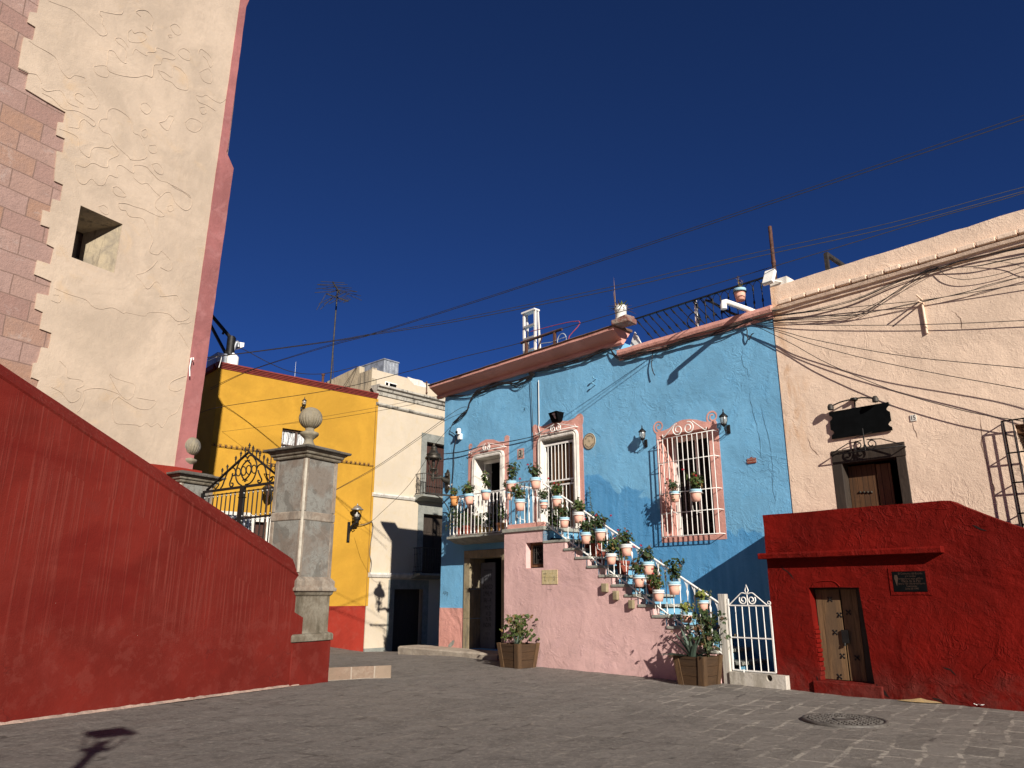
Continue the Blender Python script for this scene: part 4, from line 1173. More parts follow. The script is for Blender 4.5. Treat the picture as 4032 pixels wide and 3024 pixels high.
mb.box(bx0, bx0 + .4, .551, 9, -.5, ztopL).box(bx1 - .25, bx1 - .01, .551, 9, -.5, zpr - .02).box(bx0, bx1 - .01, 9, 9.3, -.5, zpr - .02)
mb.box(bx0 + .4, bx1 - .25, .551, 9, zpr - .5, zpr - .25).box(cxe - .3, cxe, .551, 9, zpr - .2, ztopL)
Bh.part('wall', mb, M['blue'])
mb = MB().box(bx0 + .4, bx1 - .25, .56, 9, FLOOR - .22, FLOOR - .04).box(bx0 + .4, bx1 - .25, .56, 9, -.3, .12)
for x in (-16.6, -13.2, -10.9): mb.box(x, x + .15, .56, 9, FLOOR - .04, zpr - .5)
mb.box(d1x0 - .5, d2x1 + .3, 2.2, 2.3, FLOOR, zpr - .5).box(wx0 - .4, wx1 + .4, 2.0, 2.1, FLOOR - .04, zpr - .5).box(ldx0 - .4, ldx1 + .4, 1.9, 2.0, .1, FLOOR - .2)
for xa_, xb_, za_, zb_ in ((ldx0 - .45, ldx1 + .4, .1, FLOOR - .2), (d1x0 - .5, d1x1 + .5, FLOOR, 6.4), (d2x0 - .25, d2x1 + .3, FLOOR, 6.4), (wx0 - .4, wx1 + .4, FLOOR, 6.4)):
    mb.box(xa_, xa_ + .04, .57, 2.2, za_, zb_).box(xb_, xb_ + .04, .57, 2.2, za_, zb_)
Bh.part('inner_rooms', mb, M['dark'])
dz = bP(Z4(350, 950))[1]
Bh.part('dado', MB().prism(rough_line([(bx0 - .006, -.5), (bP(Z4(472, 1100))[0], -.5), (bP(Z4(482, 1100))[0], dz), (bx0 - .006, dz)], .3, .01, keep=(0,)), .006, -.3), M['salmon_low'])
gf = bP(Z4(350, 1340))
Bh.part('bare_patch', MB().prism(BL.poly([Z4(318, 1362), Z4(340, 1330), Z4(372, 1300), Z4(384, 1310), Z4(378, 1345), Z4(350, 1378), Z4(322, 1382)], .006), .009, 0), M['tread'])
# cornice over the left part
c0, c1 = bx0 - .14, cxe + .16
zc0 = bP(Z3(440, 292))[1]; zc1 = bP(Y1(1300, 945))[1]
zb = ZCORN = (zc0 + zc1) / 2
cH = .62
prof = [(0, -.03), (.05, -.03), (.085, .0), (.085, .05), (.05, .075)]
prof += [(.06, .09), (.11, .12), (.19, .165), (.28, .215), (.36, .265)]
prof += [(.39, .275), (.395, .345), (-.3, .345)]
Bh.part('cornice', MB().sweep(prof, c0 - .2, c1, zb, None, 0, False, 60, .009), M['salmon'])
Bh.part('coping', MB().sweep([(-.3, .348), (.415, .348), (.43, .365), (.41, .39), (-.3, .41)], c0 - .24, c1 + .07, zb, None, 0, False, 50, .008), simple('brown_coping', (.12, .07, .045), .85, 0, .25, 5))
# thin moulding over the right part
Bh.part('parapet_moulding', MB().sweep([(0, -.13), (.03, -.13), (.05, -.08), (.05, -.03), (.11, -.01), (.13, .05), (.12, .13), (.0, .15), (-.25, .15)], cxe + .035, bx1 + .02, zpr, None, 0, False, 50, .010), M['salmon'])
Bh.part('side_parapet', MB().box(bx0 - .1, bx0 + .25, .32, 8.9, ztopL - .05, ZCORN + .36), M['blue'])
# painted surrounds with scroll ears
def surround(outer, hole, o=.006):
    return Bh.part('painted_surround', MB().prism(outer, o, -.02, [hole] if hole else []), M['salmon'])
def vert(pts): return BL.poly(pts)
o1 = vert([Z3(668, 945), Z3(682, 905), Z3(720, 890), Z3(765, 860), Z3(810, 805), Z3(870, 775), Z3(950, 775), Z3(1010, 800), Z3(1070, 797), Z3(1072, 745), Z3(1098, 728), Z3(1122, 738), Z3(1120, 800), Z3(1112, 862)])
x_l, x_r = bP(Z3(672, 1250))[0], bP(Z3(1117, 1100))[0]
o1 = [(x_l, FLOOR + .001), (x_l, o1[0][1])] + o1[1:-1] + [(x_r, o1[-1][1]), (x_r, FLOOR + .001)]
surround(o1, [(max(x_l + .01, p[0]), max(p[1], FLOOR + .01)) for p in h1])
o2 = vert([Z3(1372, 700), Z3(1370, 640), Z3(1395, 622), Z3(1440, 632), Z3(1500, 632), Z3(1590, 595), Z3(1660, 570), Z3(1760, 572), Z3(1830, 545), Z3(1862, 515), Z3(1900, 508), Z3(1928, 530), Z3(1925, 590), Z3(1916, 620)])
x_l, x_r = bP(Z3(1382, 900))[0], bP(Z3(1925, 800))[0]
o2 = [(x_l, FLOOR + .001), (x_l, o2[0][1])] + o2 + [(x_r, o2[-1][1] - .05), (x_r, FLOOR + .001)]
surround(o2, [(p[0], max(p[1], FLOOR + .01)) for p in h2])
o3 = vert([Z7(348, 590), Z7(340, 520), Z7(365, 505), Z7(415, 500), Z7(470, 478), Z7(530, 425), Z7(600, 392), Z7(680, 383), Z7(750, 390), Z7(830, 410), Z7(890, 408), Z7(940, 395), Z7(952, 420), Z7(950, 480)])
x_l, x_r = bP(Z7(352, 700))[0], bP(Z7(985, 700))[0]; zbt = (bP(Z7(415, 1625))[1] + bP(Z7(1050, 1590))[1]) / 2
o3 = [(x_l, zbt), (x_l, o3[0][1])] + o3 + [(x_r, o3[-1][1]), (x_r, zbt)]
surround(o3, hw)
# painted scrolls at the corners
for p, r_, d_ in ((Z3(703, 850), .10, 1), (Z3(1097, 760), .10, -1), (Z3(1405, 655), .13, 1), (Z3(1890, 550), .17, -1), (Z7(368, 462), .17, 1), (Z7(908, 360), .17, -1)):
    x, z = bP(p); k_ = 26; vs = []; mb = MB()
    for i in range(k_ + 1):
        t = i / k_; a = -math.pi / 2 + d_ * t * 2 * math.pi * 1.6; rr = r_ * (1 - .72 * t); w_ = .022 + .012 * (1 - t)
        for q in (rr - w_, rr + w_ * .3): vs.append((x + d_ * -q * math.cos(a) * 1.0, -.007, z + q * math.sin(a)))
    mb.add(vs, [(2 * i, 2 * i + 2, 2 * i + 3, 2 * i + 1) for i in range(k_)])
    Bh.part('painted_scroll', mb, M['salmon'])
# stone door frames
def door_frame(x0, x1, zt, r=.13):
    mb = MB(); g_ = .06
    path = [(x0 - g_, FLOOR)] + [(x0 - g_, zt - r)]
    for i in range(1, 6):
        a = math.pi - math.pi / 2 * i / 5; path.append((x0 - g_ + r + r * math.cos(a), zt + g_ - r + r * math.sin(a)))
    for i in range(0, 6):
        a = math.pi / 2 - math.pi / 2 * i / 5; path.append((x1 + g_ - r + r * math.cos(a), zt + g_ - r + r * math.sin(a)))
    path += [(x1 + g_, FLOOR)]
    n_ = len(path); vs = []
    def off(i, d):
        a = Vector(path[max(0, i - 1)]); b = Vector(path[min(n_ - 1, i + 1)]); t = (b - a).normalized(); nn = Vector((-t.y, t.x)); p = Vector(path[i]); q = p + nn * d; return q
    sec = [(-.075, .0), (-.07, .035), (-.03, .06), (-.005, .045), (.005, .045), (.03, .065), (.07, .06), (.085, .03), (.085, -.5)]
    for i in range(n_):
        for d, o in sec:
            q = off(i, -d); vs.append((q.x, -o, q.y))
    m_ = len(sec)
    return mb.add(vs, [(i * m_ + j, i * m_ + j + 1, (i + 1) * m_ + j + 1, (i + 1) * m_ + j) for i in range(n_ - 1) for j in range(m_ - 1)], 0, False)
# (the frame section runs from outside the opening to its inner jamb)
f1 = Bh.part('door_frame', door_frame(d1x0 + .02, d1x1 - .02, d1z - .02), M['white_stone'])
f2 = Bh.part('door_frame', door_frame(d2x0 + .02, d2x1 - .02, d2z - .02), M['white_stone'])
# white door standing open in the left doorway
mb = MB(); w_ = (d1x1 - d1x0)
mb.box(d1x0 + .07, d1x0 + .12, .30, .95, FLOOR, d1z - .12)
for z0, z1 in ((FLOOR + .15, FLOOR + .75), (FLOOR + .9, d1z - .35)):
    for a, b, c, d in ((.36, .89, z0, z0 + .05), (.36, .89, z1 - .05, z1), (.36, .41, z0, z1), (.84, .89, z0, z1)): mb.box(d1x0 + .12, d1x0 + .14, a, b, c, d)
mb.box(d1x0 + .05, d1x1 - .05, .28, .34, d1z - .16, d1z - .06)
Bh.part('door', mb, M['white_wood'])
mb = MB(); cxx = d1x0 + .62 * w_; vs = []
for i in range(13):
    x = cxx - .20 + .26 * i / 12; y = .75 + .035 * math.sin(i * 1.9)
    vs += [(x, y, FLOOR + .05), (x + .02, y, d1z - .25)]
mb.add(vs, [(2 * i, 2 * i + 2, 2 * i + 3, 2 * i + 1) for i in range(12)], 0, True)
Bh.part('curtain', mb, M['white_wood'])
# plank shutters and white grille in the right doorway
mb = MB(); mb.box(d2x0 + .16, d2x0 + .16 + (d2x1 - d2x0) * .80, .20, .24, FLOOR, d2z - .22)
for i in range(6): mb.box(d2x0 + .17 + i * .13, d2x0 + .19 + i * .13, .185, .20, FLOOR + .02, d2z - .23)
sh = Bh.part('shutter', mb, M['wood_shutter'])
mb = MB(); gy = .07; gx0, gx1 = d2x0 + .06, d2x1 - .04; gz0, gz1 = FLOOR + .03, d2z - .18
mz = bP(Z3(1660, 1240))[1]
for z, h in ((gz1, .03), (mz + .06, .02), (mz - .06, .02), (gz0, .03)): mb.box(gx0 + .031, gx1 - .031, gy - .014, gy + .014, z - h, z + h)
for x in (gx0, gx1): mb.box(x - .03, x + .03, gy - .02, gy + .02, gz0, gz1 + .03)
for i in range(1, 9):
    x = gx0 + (gx1 - gx0) * i / 9
    mb.tube([(x, gy, gz0), (x, gy, mz - .06)], .011, 6); mb.tube([(x, gy, mz + .06), (x, gy, gz1)], .011, 6)
for i in range(2):
    x = gx1 - .18 + i * .09; mb.spiral(x, mz, -gy, .03, .008, 0, 1.2, .007)
Bh.part('grille', mb, M['white_paint'])
# scroll brackets over the two doors
def head_scroll(l, r, m, apex, o=.10, s=.1):
    mb = MB(); A, B_, Mm = BL.P(l, o), BL.P(r, o), BL.P(m, o); ap_ = BL.P(apex, o)
    zl = (A.z + B_.z) / 2
    mb.tube([(A.x, -.01, zl), (A.x, -o, zl), (B_.x, -o, zl), (B_.x, -.01, zl)], .012, 6)
    mb.tube([(A.x + .04, -o, zl + .02), (Mm.x - s * .6, -o, ap_.z)], .010, 5); mb.tube([(B_.x - .04, -o, zl + .02), (Mm.x + s * .6, -o, ap_.z)], .010, 5)
    for d in (-1, 1):
        k_ = 22; pts = []
        for i in range(k_ + 1):
            t = i / k_; a = math.pi * .5 + d * (-1) * t * 2 * math.pi * 1.35; rr = s * (1 - .75 * t)
            pts.append((Mm.x + d * s * .95 + rr * math.cos(a) * 1.0, -o - .004, Mm.z + rr * math.sin(a)))
        mb.tube(pts, .014, 5)
    for x in (A.x, B_.x): mb.tube([(x, -o, zl), (x, -o - .03, zl + .07)], [.012, .003], 5)
    Bh.part('scroll_bracket', mb, M['white_paint'])
head_scroll(Z3(690, 930), Z3(1065, 850), Z3(872, 862), Z3(872, 815), .09, .085)
head_scroll(Z3(1415, 722), Z3(1840, 635), Z3(1625, 655), Z3(1625, 605), .11, .10)
# big window: sash, curtains, grille with scroll head
mb = MB(); iy = .5
for a in (rect(wx0, wx0 + .10, wz0, wz1), rect(wx1 - .08, wx1, wz0, wz1), rect(wx0 + .10, wx1 - .08, wz1 - .1, wz1), rect(wx0 + .10, wx1 - .08, wz0, wz0 + .06), rect((wx0 + wx1) / 2 - .03, (wx0 + wx1) / 2 + .03, wz0 + .06, wz1 - .1)):
    mb.prism(a, -iy, -iy - .06)
wf = Bh.part('window', mb, M['white_wood'])
mb = MB(); vs = []; N = 70
for i in range(N + 1):
    x = wx0 + .1 + (wx1 - wx0 - .3) * i / N; yy = .60 + .025 * math.sin(i * 1.1) + .012 * math.sin(i * .37)
    vs += [(x, yy, wz0), (x, yy, wz1 - .1)]
mb.add(vs, [(2 * i, 2 * i + 2, 2 * i + 3, 2 * i + 1) for i in range(N)], 0, True)
Bh.part('curtain', mb, M['curtain_dark'], wf)
Bh.part('window_jamb', MB().box(wx0 - .001, wx0 + .012, .001, .49, wz0, wz1).box(wx0 + .012, wx1, .001, .49, wz0 - .01, wz0 + .006).box(wx1 - .012, wx1 + .001, .001, .49, wz0, wz1).box(wx0 + .012, wx1 - .012, .001, .49, wz1 - .01, wz1 + .002), M['salmon'])
GO = .17
g0, g1 = bP(Z7(357, 590), GO)[0], bP(Z7(903, 500), GO)[0]
gzt = (bP(Z7(357, 590), GO)[1] + bP(Z7(903, 500), GO)[1]) / 2; gzb = (bP(Z7(430, 1566), GO)[1] + bP(Z7(1005, 1530), GO)[1]) / 2
gzs = [gzt, (bP(Z7(375, 825), GO)[1] + bP(Z7(945, 750), GO)[1]) / 2, (bP(Z7(400, 1130), GO)[1] + bP(Z7(975, 1075), GO)[1]) / 2, (bP(Z7(410, 1325), GO)[1] + bP(Z7(995, 1295), GO)[1]) / 2, gzb]
mb = MB()
for i in range(12):
    x = g0 + (g1 - g0) * i / 11; mb.tube([(x, -GO, gzb), (x, -GO, gzt)], .0105, 6)
for z in gzs:
    mb.tube([(g0 - .03, .0, z), (g0 - .03, -GO, z), (g1 + .03, -GO, z), (g1 + .03, .0, z)], .0095, 6)
gr = Bh.part('grille', mb, M['white_paint'])
mb = MB(); mx = (g0 + g1) / 2; s = .145
for d in (-1, 1):
    pts = []
    for i in range(27):
        t = i / 26; a = math.pi * .55 - d * t * 2 * math.pi * 1.5; rr = s * (1 - .7 * t)
        pts.append((mx - .02 + d * s * .98 + rr * math.cos(a), -GO, gzt + s * 1.05 + rr * math.sin(a)))
    mb.tube(pts, .014, 5)
    mb.tube([(mx + d * s * 1.6, -GO, gzt + s * 2.0), (mx + d * s * 3.6, -GO, gzt + .05), (mx + d * s * 3.9, -GO, gzt + .03), (mx + d * s * 4.0, -GO, gzt + .1)], .012, 5)
Bh.part('grille_scroll', mb, M['white_paint'], gr)
# street door: stone frame, studded grey leaf with cut-out letters
jx = bP(Z4(500, 400))[0]; lz = bP(Z4(510, 330))[1]
mb = MB()
for z0, z1 in ((.1, .95), (.955, 1.75), (1.755, ldz - .005)): mb.box(jx, ldx0 + .003, -.035, .56, z0, z1)
Bh.part('stone_jamb', mb, M['olive_stone'], bevel=.008)
Bh.part('stone_jamb', MB().box(ldx1 - .003, ldx1 + .3, -.035, .56, .1, ldz), M['olive_stone'])
Bh.part('lintel', MB().box(jx, ldx1 + .3, -.04, .56, ldz - .003, lz), M['olive_stone'], bevel=.008)
mb = MB(); dl = .62; x_ = ldx0 + .06
mb.box(x_, x_ + dl, .34, .38, .16, ldz - .12)
leaf = Bh.part('door', mb, simple('grey_blue_door', (.11, .112, .125), .6, 0, .1))
mb = MB(); zt_ = ldz - .12
for tx, dx, dz_, sz in (('TTTT', .32, .33, .20), ('JTYH', .32, .55, .20), ('2469CD', .31, .80, .17), ('LM4LM', .31, 1.02, .17), ('BBJ—R', .31, 1.24, .16), ('i ML97', .31, 1.47, .16), ('A 20', .36, 1.66, .16), ('N 78', .36, 1.84, .16), ('INDPR', .30, 2.03, .17), (': 9 7 9', .30, 2.3, .11), ('6 1 1 0 1 1', .30, 2.44, .10)):
    Bh.part('lettering_line', letters(MB(), tx, sz, x_ + dx, -.337, zt_ - dz_ * (zt_ - .16) / 2.75, 0, .72), M['ink'], leaf)
Bh.part('door', MB().box(ldx1 - .42, ldx1 - .02, .34, .38, .16, ldz - .1), M['dark'])
# balcony over the street door
bo = .56
bl_, br_ = bP(X4(300, 1290), bo)[0], bP(Z4(905, 110), bo)[0]
zrail = bP(X4(302, 660), bo)[1]; zlow = bP(X4(302, 1285), bo)[1]
mb = MB().sweep([(0, -.20), (.3, -.17), (.5, -.10), (.62, -.06), (.62, .0), (0, .0)], bl_ - .08, br_ + .25, zlow - .03, None, 0, False, 24, .012)
bsl = Bh.part('balcony', mb, M['tread'])
mb = MB(); r_ = .011
lz_ = zrail
def rail_run(mb, a, b, zl_a, zl_b, zt_a, zt_b, step=.155, wid=.013):
    a, b = Vector(a), Vector(b); L = (b - a).length; k_ = max(1, round(L / step))
    for i in range(k_ + 1):
        t = i / k_; p = a + (b - a) * t; zl_ = zl_a + (zl_b - zl_a) * t; zt_ = zt_a + (zt_b - zt_a) * t
        mb.tube([(p.x, p.y, zl_), (p.x, p.y, zt_ - .02)], .0095, 5)
        h = zt_ - zl_
        mb.lathe([(.010, zl_ + .02), (.020, zl_ + .06), (.012, zl_ + .10)], (p.x, p.y, 0), 6)
        mb.lathe([(.010, zt_ - .30 * h / .9), (.021, zt_ - .25 * h / .9), (.026, zt_ - .20 * h / .9), (.010, zt_ - .16 * h / .9)], (p.x, p.y, 0), 6)
        if i < k_:
            q = a + (b - a) * ((i + .45) / k_); zq = zt_a + (zt_b - zt_a) * ((i + .45) / k_)
            mb.tube([(p.x, p.y, zt_ - .17), ((p.x + q.x) / 2 * .7 + p.x * .3, (p.y + q.y) / 2 * .7 + p.y * .3, zt_ - .06), (q.x, q.y, zq - .015)], .007, 4)
        if i > 0:
            q = a + (b - a) * ((i - .45) / k_); zq = zt_a + (zt_b - zt_a) * ((i - .45) / k_)
            mb.tube([(p.x, p.y, zt_ - .17), ((p.x + q.x) / 2 * .7 + p.x * .3, (p.y + q.y) / 2 * .7 + p.y * .3, zt_ - .06), (q.x, q.y, zq - .015)], .007, 4)
rail_run(mb, (bl_, -.05), (bl_, -bo), zlow, zlow, zrail, zrail)
rail_run(mb, (bl_, -bo), (br_ + .1, -bo), zlow, zlow, zrail, zrail)
for z, rr in ((zrail, .014), (zlow, .012)):
    mb.tube([(bl_, 0, z), (bl_, -bo, z), (br_ + .1, -bo, z)], rr, 6)
Bh.part('railing', mb, M['white_paint'], bsl)
# small fittings on the blue wall
kn = MB()
for p in (Z3(2045, 108), Z3(2040, 170)):
    q = BL.P(p, .07); kn.tube([(q.x, 0, q.z - .01), (q.x, -.10, q.z)], .012, 6).ball((q.x, -.11, q.z + .01), .028)
Bh.part('wall_knobs', kn, M['riser_blue'])
pk = BL.P(Z3(1440, 130), .03); pk2 = BL.P(Z3(1440, 640), .03)
mb = MB().tube([pk, Vector((pk.x, -.03, pk2.z + .1)), pk2, BL.P(Z3(1470, 790), .03)], .011, 6)
Bh.part('conduit', mb, M['white'])
# stone step in front of the street door
a, b = bx0 - 1.0, bP(Z4(860, 1440), .6)[0]
mb = MB().sweep([(0, -.5), (.72, -.5), (.74, .10), (.68, .135), (0, .15)], a, b + .1, 0, None, 0, False, 26, .012)
Bh.part('door_step', mb, M['step'])
# weathered post stub / hook
hkk = BL.P(Z3(1285, 450), .03)
Bh.part('wall_hook', MB().tube([(hkk.x, 0, hkk.z), (hkk.x, -.05, hkk.z), (hkk.x + .06, -.06, hkk.z + .03)], .008, 5), M['iron'])

# ------------------------------------------------------------------ stone stair with pink side wall
sP = lambda p: BL.px(p, O_ST)
St = Thing(BL, 'stone_staircase', 'pink plastered outside stair with stone treads and white railing, climbing left to a landing', 'staircase', -14, 0, O_ST)
lx0_, lx1_ = sP(O(1089, 1300))[0], sP(X5(910, 1060))[0]
lzt = sP(X5(500, 1085))[1]
trd = []                                          # (x_left, x_right, z) of each tread end
for a, b in ((X5(1090, 1310), X5(1300, 1295)), (X5(1530, 1615), X5(1725, 1600)), (Z5(330, 1178), Z5(462, 1172)), (Z5(480, 1280), Z5(582, 1274)), (Z5(600, 1385), Z5(690, 1380)),
             (Z5(760, 1492), Z5(872, 1484)), (Z5(890, 1602), Z5(1012, 1594)), (Z6(200, 825), Z6(330, 820)), (Z6(360, 935), Z6(482, 930))):
    p, q = sP(a), sP(b); trd.append([p[0], q[0], (p[1] + q[1]) / 2])
# make the flight regular between the measured ends
fz, fx_r = trd[0][2], trd[0][1]; lzz, lxr = trd[-1][2], trd[-1][1]
nst = 10 + 1
flight = []
n_all = 1 + round((lzz_ := lzz) / ((fz - lzz) / 9))  # steps still to come below
rise = (fz - lzz) / 9; run = (lxr - fx_r) / 9
i = 0
while True:
    z = fz - rise * i
    if z < rise * .6: break
    flight.append((fx_r + run * i, z)); i += 1
# stepped outline of the side wall
wx0_, wz0_ = sP(W4(0, 110)), sP(W4(0, 855))
whx0, whx1 = sP(Z4(1163, 300))[0], sP(Z4(1352, 300))[0]; whz1 = sP(Z4(1200, 240))[1]; whz0 = sP(Z4(1200, 518))[1]
XP = (BL.px(Z6(880, 620), 1.12)[0] + BL.px(Z6(948, 1480), 1.12)[0]) / 2 - .05
fo_ = lambda x: O_ST if x < XP + .12 else .95
full_flight = flight; flight = [q for q in flight if q[0] < XP + .12]
outl = [(lx0_, -.3), (flight[-1][0] + .05, -.3)]
prevx = flight[-1][0]
outl.append((prevx, flight[-1][1] - .06))
for k_ in range(len(flight) - 2, -1, -1):
    outl.append((flight[k_][0] + .0, flight[k_ + 1][1] - .06)); outl.append((flight[k_][0], flight[k_][1] - .06))
outl += [(lx1_ - .02, flight[0][1] - .06), (lx1_ - .02, lzt - .09), (lx0_, lzt - .09)]
mb = MB().prism(rough_line(outl, .3, .008, keep=tuple(range(2, len(outl) - 1))), O_ST, O_ST - .22, [rect(whx0, whx1, whz0, whz1)])
mb.box(lx0_, lx0_ + .2, -(O_ST - .221), -.001, -.3, lzt - .09)
St.part('side_wall', mb, M['pink'])
mb = MB().box(lx0_ - .05, lx1_ + .03, -(O_ST + .04), -.002, lzt - .09, lzt)
St.part('landing_slab', mb, M['tread'], bevel=.012)
St.part('landing_kerb', MB().box(lx0_ + .08, lx1_ - .02, -(O_ST - .03), -(O_ST - .13), lzt, lzt + .11), M['salmon'])
flight = full_flight
for k_, (x, z) in enumerate(flight):
    xl_ = (flight[k_ - 1][0] if k_ else lx1_) - .0
    mb = MB().box(xl_ - .04, x + .045, -(fo_(x) + .022), -.002, z - .06, z)
    St.part('tread', mb, M['tread'], bevel=.012)
    zt_ = flight[k_ - 1][1] - .075 if k_ else lzt - .09
    mb = MB().box(xl_ - .02 - .03, xl_ - .02, -(fo_(x) - .0), -.004, z, zt_)
    St.part('riser', mb, M['riser_blue'])
x, z = flight[-1]; St.part('riser', MB().box(x - .02, x + .01, -fo_(x) + .001, -.004, -.3, z - .076), M['riser_blue'])
mb = MB()
for p, q in ((Z5(482, 1375), Z5(545, 1470)), (Z5(607, 1455), Z5(660, 1556)), (Z5(777, 1555), Z5(830, 1650))):
    a, b = sP(p), sP(q)
    St.part('corbel', MB().box(a[0], b[0], -(O_ST + .08), -O_ST + .05, min(a[1], b[1]), max(a[1], b[1])), M['olive_stone'], bevel=.015)
# little window under the landing
mb = MB(); dd = O_ST - .15
mb.prism([(whx0 + .02, whz0 + .03), (whx1, whz0 + .03), (whx1, whz1), (whx0 + .02, whz1)], dd, dd - .05, [rect(whx0 + .10, whx1 - .05, whz0 + .10, whz1 - .06)])
wn_ = St.part('window', mb, M['wood_shutter'])
St.part('dark_room', MB().box(whx0 - .1, whx1 + .1, -(O_ST - .24), -.02, whz0 - .1, whz1 + .1), M['dark'], wn_)
mb = MB(); go = O_ST - .13
gx0, gx1, gz0, gz1 = whx0 + .11, whx1 - .10, whz0 + .10, whz1 - .08
for a in (rect(gx0, gx0 + .015, gz0, gz1), rect(gx1 - .015, gx1, gz0, gz1), rect(gx0, gx1, gz0, gz0 + .015), rect(gx0, gx1, gz1 - .015, gz1), rect(gx0, gx1, (gz0 + gz1) / 2 + .05, (gz0 + gz1) / 2 + .065)): mb.prism(a, go, go - .01)
for t in (.16, .34, .84):
    x = gx0 + (gx1 - gx0) * t; k_ = 22
    for j in range(k_): mb.ball((x, -go, gz0 + (gz1 - gz0) * (j + .5) / k_), .011, 4)
for s_ in range(3):
    za = gz1 - .04 - s_ * .14; mb.tube([(gx0 + .45 * (gx1 - gx0), -go, za), (gx0 + .75 * (gx1 - gx0), -go, za - .14)], .009, 4)
mb.tube([(gx0 + .5 * (gx1 - gx0), -go, gz0 + .3), (gx0 + .6 * (gx1 - gx0), -go, gz0 + .12), (gx0 + .72 * (gx1 - gx0), -go, gz0 + .32)], .009, 4)
mb.tube([(gx0 + .45 * (gx1 - gx0), -go, gz0 + .02), (gx0 + .45 * (gx1 - gx0), -go, gz0 + .09), (gx0 + .8 * (gx1 - gx0), -go, gz0 + .10), (gx0 + .83 * (gx1 - gx0), -go, gz0 + .02)], .012, 4)
St.part('grille', mb, M['dark_iron'], wn_)
# railing: landing, then down the flight
ro = O_ST - .08
rl0, rl1 = BL.px(X5(215, 260), ro)[0], BL.px(X5(905, 975), ro)[0]
rz1 = BL.px(X5(655, 205), ro)[1]
zl_ = lzt + .13
ta, tb = BL.px(X5(1200, 460), ro), BL.px(Z6(845, 700), ro)
la_, lb_ = BL.px(X5(905, 985), ro), BL.px(Z6(862, 1198), ro)
ts = (tb[1] - ta[1]) / (tb[0] - ta[0]); ls = (lb_[1] - la_[1]) / (lb_[0] - la_[0])
tz = lambda x: ta[1] + ts * (x - ta[0])
lzf = lambda x: la_[1] + ls * (x - la_[0])
xs_, xe_ = la_[0], tb[0]
mb = MB()
mb.tube([(rl0, -.02, rz1), (rl0, -ro, rz1), (xs_, -ro, rz1), (xs_ + .02, -ro, tz(xs_ + .02))], .015, 6)
mb.tube([(xs_ + .02, -ro, tz(xs_ + .02)), (xe_, -ro, tz(xe_))], .021, 6)
mb.tube([(xs_, -ro, lzf(xs_)), (xe_, -ro, lzf(xe_))], .017, 6)
mb.tube([(xs_, -ro, lzt + .0), (xs_, -ro, rz1 + .02)], .014, 6); mb.tube([(rl0, -ro, lzt), (rl0, -ro, rz1 + .02)], .014, 6)
rail_run(mb, (rl0, -.06), (rl0, -ro), lzt, lzt, rz1, rz1)
rail_run(mb, (rl0, -ro), (xs_, -ro), lzt + .1, lzt + .1, rz1, rz1)
rail_run(mb, (xs_ + .12, -ro), (xe_ - .03, -ro), lzf(xs_ + .12), lzf(xe_ - .03), tz(xs_ + .12), tz(xe_ - .03), .165)
for k_ in range(1, len(flight), 2):               # struts down to the treads
    x = flight[k_][0] - run * .5; mb.tube([(x, -ro, flight[k_][1]), (x, -ro, lzf(x))], .012, 5)
RAIL = St.part('railing', mb, M['white_paint'])

# ------------------------------------------------------------------ white garden gate at the foot of the stair
go = 1.12
gq = lambda x, y: BL.P(Z6(x, y), go)
tl_, tr__ = gq(945, 727), gq(1352, 724); bl2, br2 = gq(985, 1382), gq(1420, 1388); ml = gq(968, 1052)
ztp, zbt_, zmd = (tl_.z + tr__.z) / 2, (bl2.z + br2.z) / 2, (ml.z + gq(1390, 1052).z) / 2
xa, xb = (tl_.x + bl2.x) / 2, (tr__.x + br2.x) / 2
G2 = Thing(BL, 'garden_gate', 'white painted iron gate with scroll top between wooden post and red block', 'gate', xa, zbt_, go)
mb = MB()
for z in (ztp, zmd, zbt_): mb.bar((xa, -go, z), (xb, -go, z), .022, .022)
for x in (xa, xb): mb.bar((x, -go, zbt_), (x, -go, ztp + .12 * (x == xa)), .026, .026)
G2.part('gate_frame', mb, M['white_paint'])
mb = MB()
for i in range(1, 6):
    x = xa + (xb - xa) * i / 6; mb.tube([(x, -go, zbt_), (x, -go, ztp)], .011, 6)
G2.part('bars', mb, M['white_paint'])
mb = MB(); mxx = (xa + xb) / 2 - .02; s = .085
for d in (-1, 1):
    pts = []
    for i in range(25):
        t = i / 24; a = math.pi * .5 - d * math.pi * .3 - d * t * 2 * math.pi * 1.35; rr = s * (1 - .72 * t)
        pts.append((mxx + d * s * 1.02 + rr * math.cos(a), -go, ztp + s + .015 + rr * math.sin(a)))
    mb.tube(pts, .013, 5)
    mb.tube([(q.x, -go, q.y) for q in smooth([(mxx + d * .02, ztp + .21), (mxx + d * .11, ztp + .225), (mxx + d * .2, ztp + .16), (mxx + d * .36, ztp + .03), (mxx + d * .39, ztp + .012)])], .012, 5)
    mb.spiral(mxx + d * .425, ztp + .05, go, .042, .012, -math.pi / 2, d * 1.2, .009)
dmd = [(mxx, ztp + .20), (mxx + .035, ztp + .27), (mxx, ztp + .37), (mxx - .035, ztp + .27)]
mb.tube([(x, -go, z) for x, z in dmd], .012, 5, True)
mb.tube([(mxx, -go, ztp), (mxx, -go, ztp + .2)], .012, 5)
G2.part('scrollwork', mb, M['white_paint'])
pp = gq(880, 620), gq(948, 1480)
mb = MB(); xm = (gq(880, 620).x + gq(948, 1480).x) / 2
mb.obox((xm, -go, pp[0].z / 2 + .0), .072, .065, pp[0].z / 2 + .02)
single(BL, 'gate_post', 'whitewashed square wooden post at the foot of the stair railing', 'post', mb, M['wood_post'], xm, 0, go, bevel=.008)
zs_ = zbt_ - .03
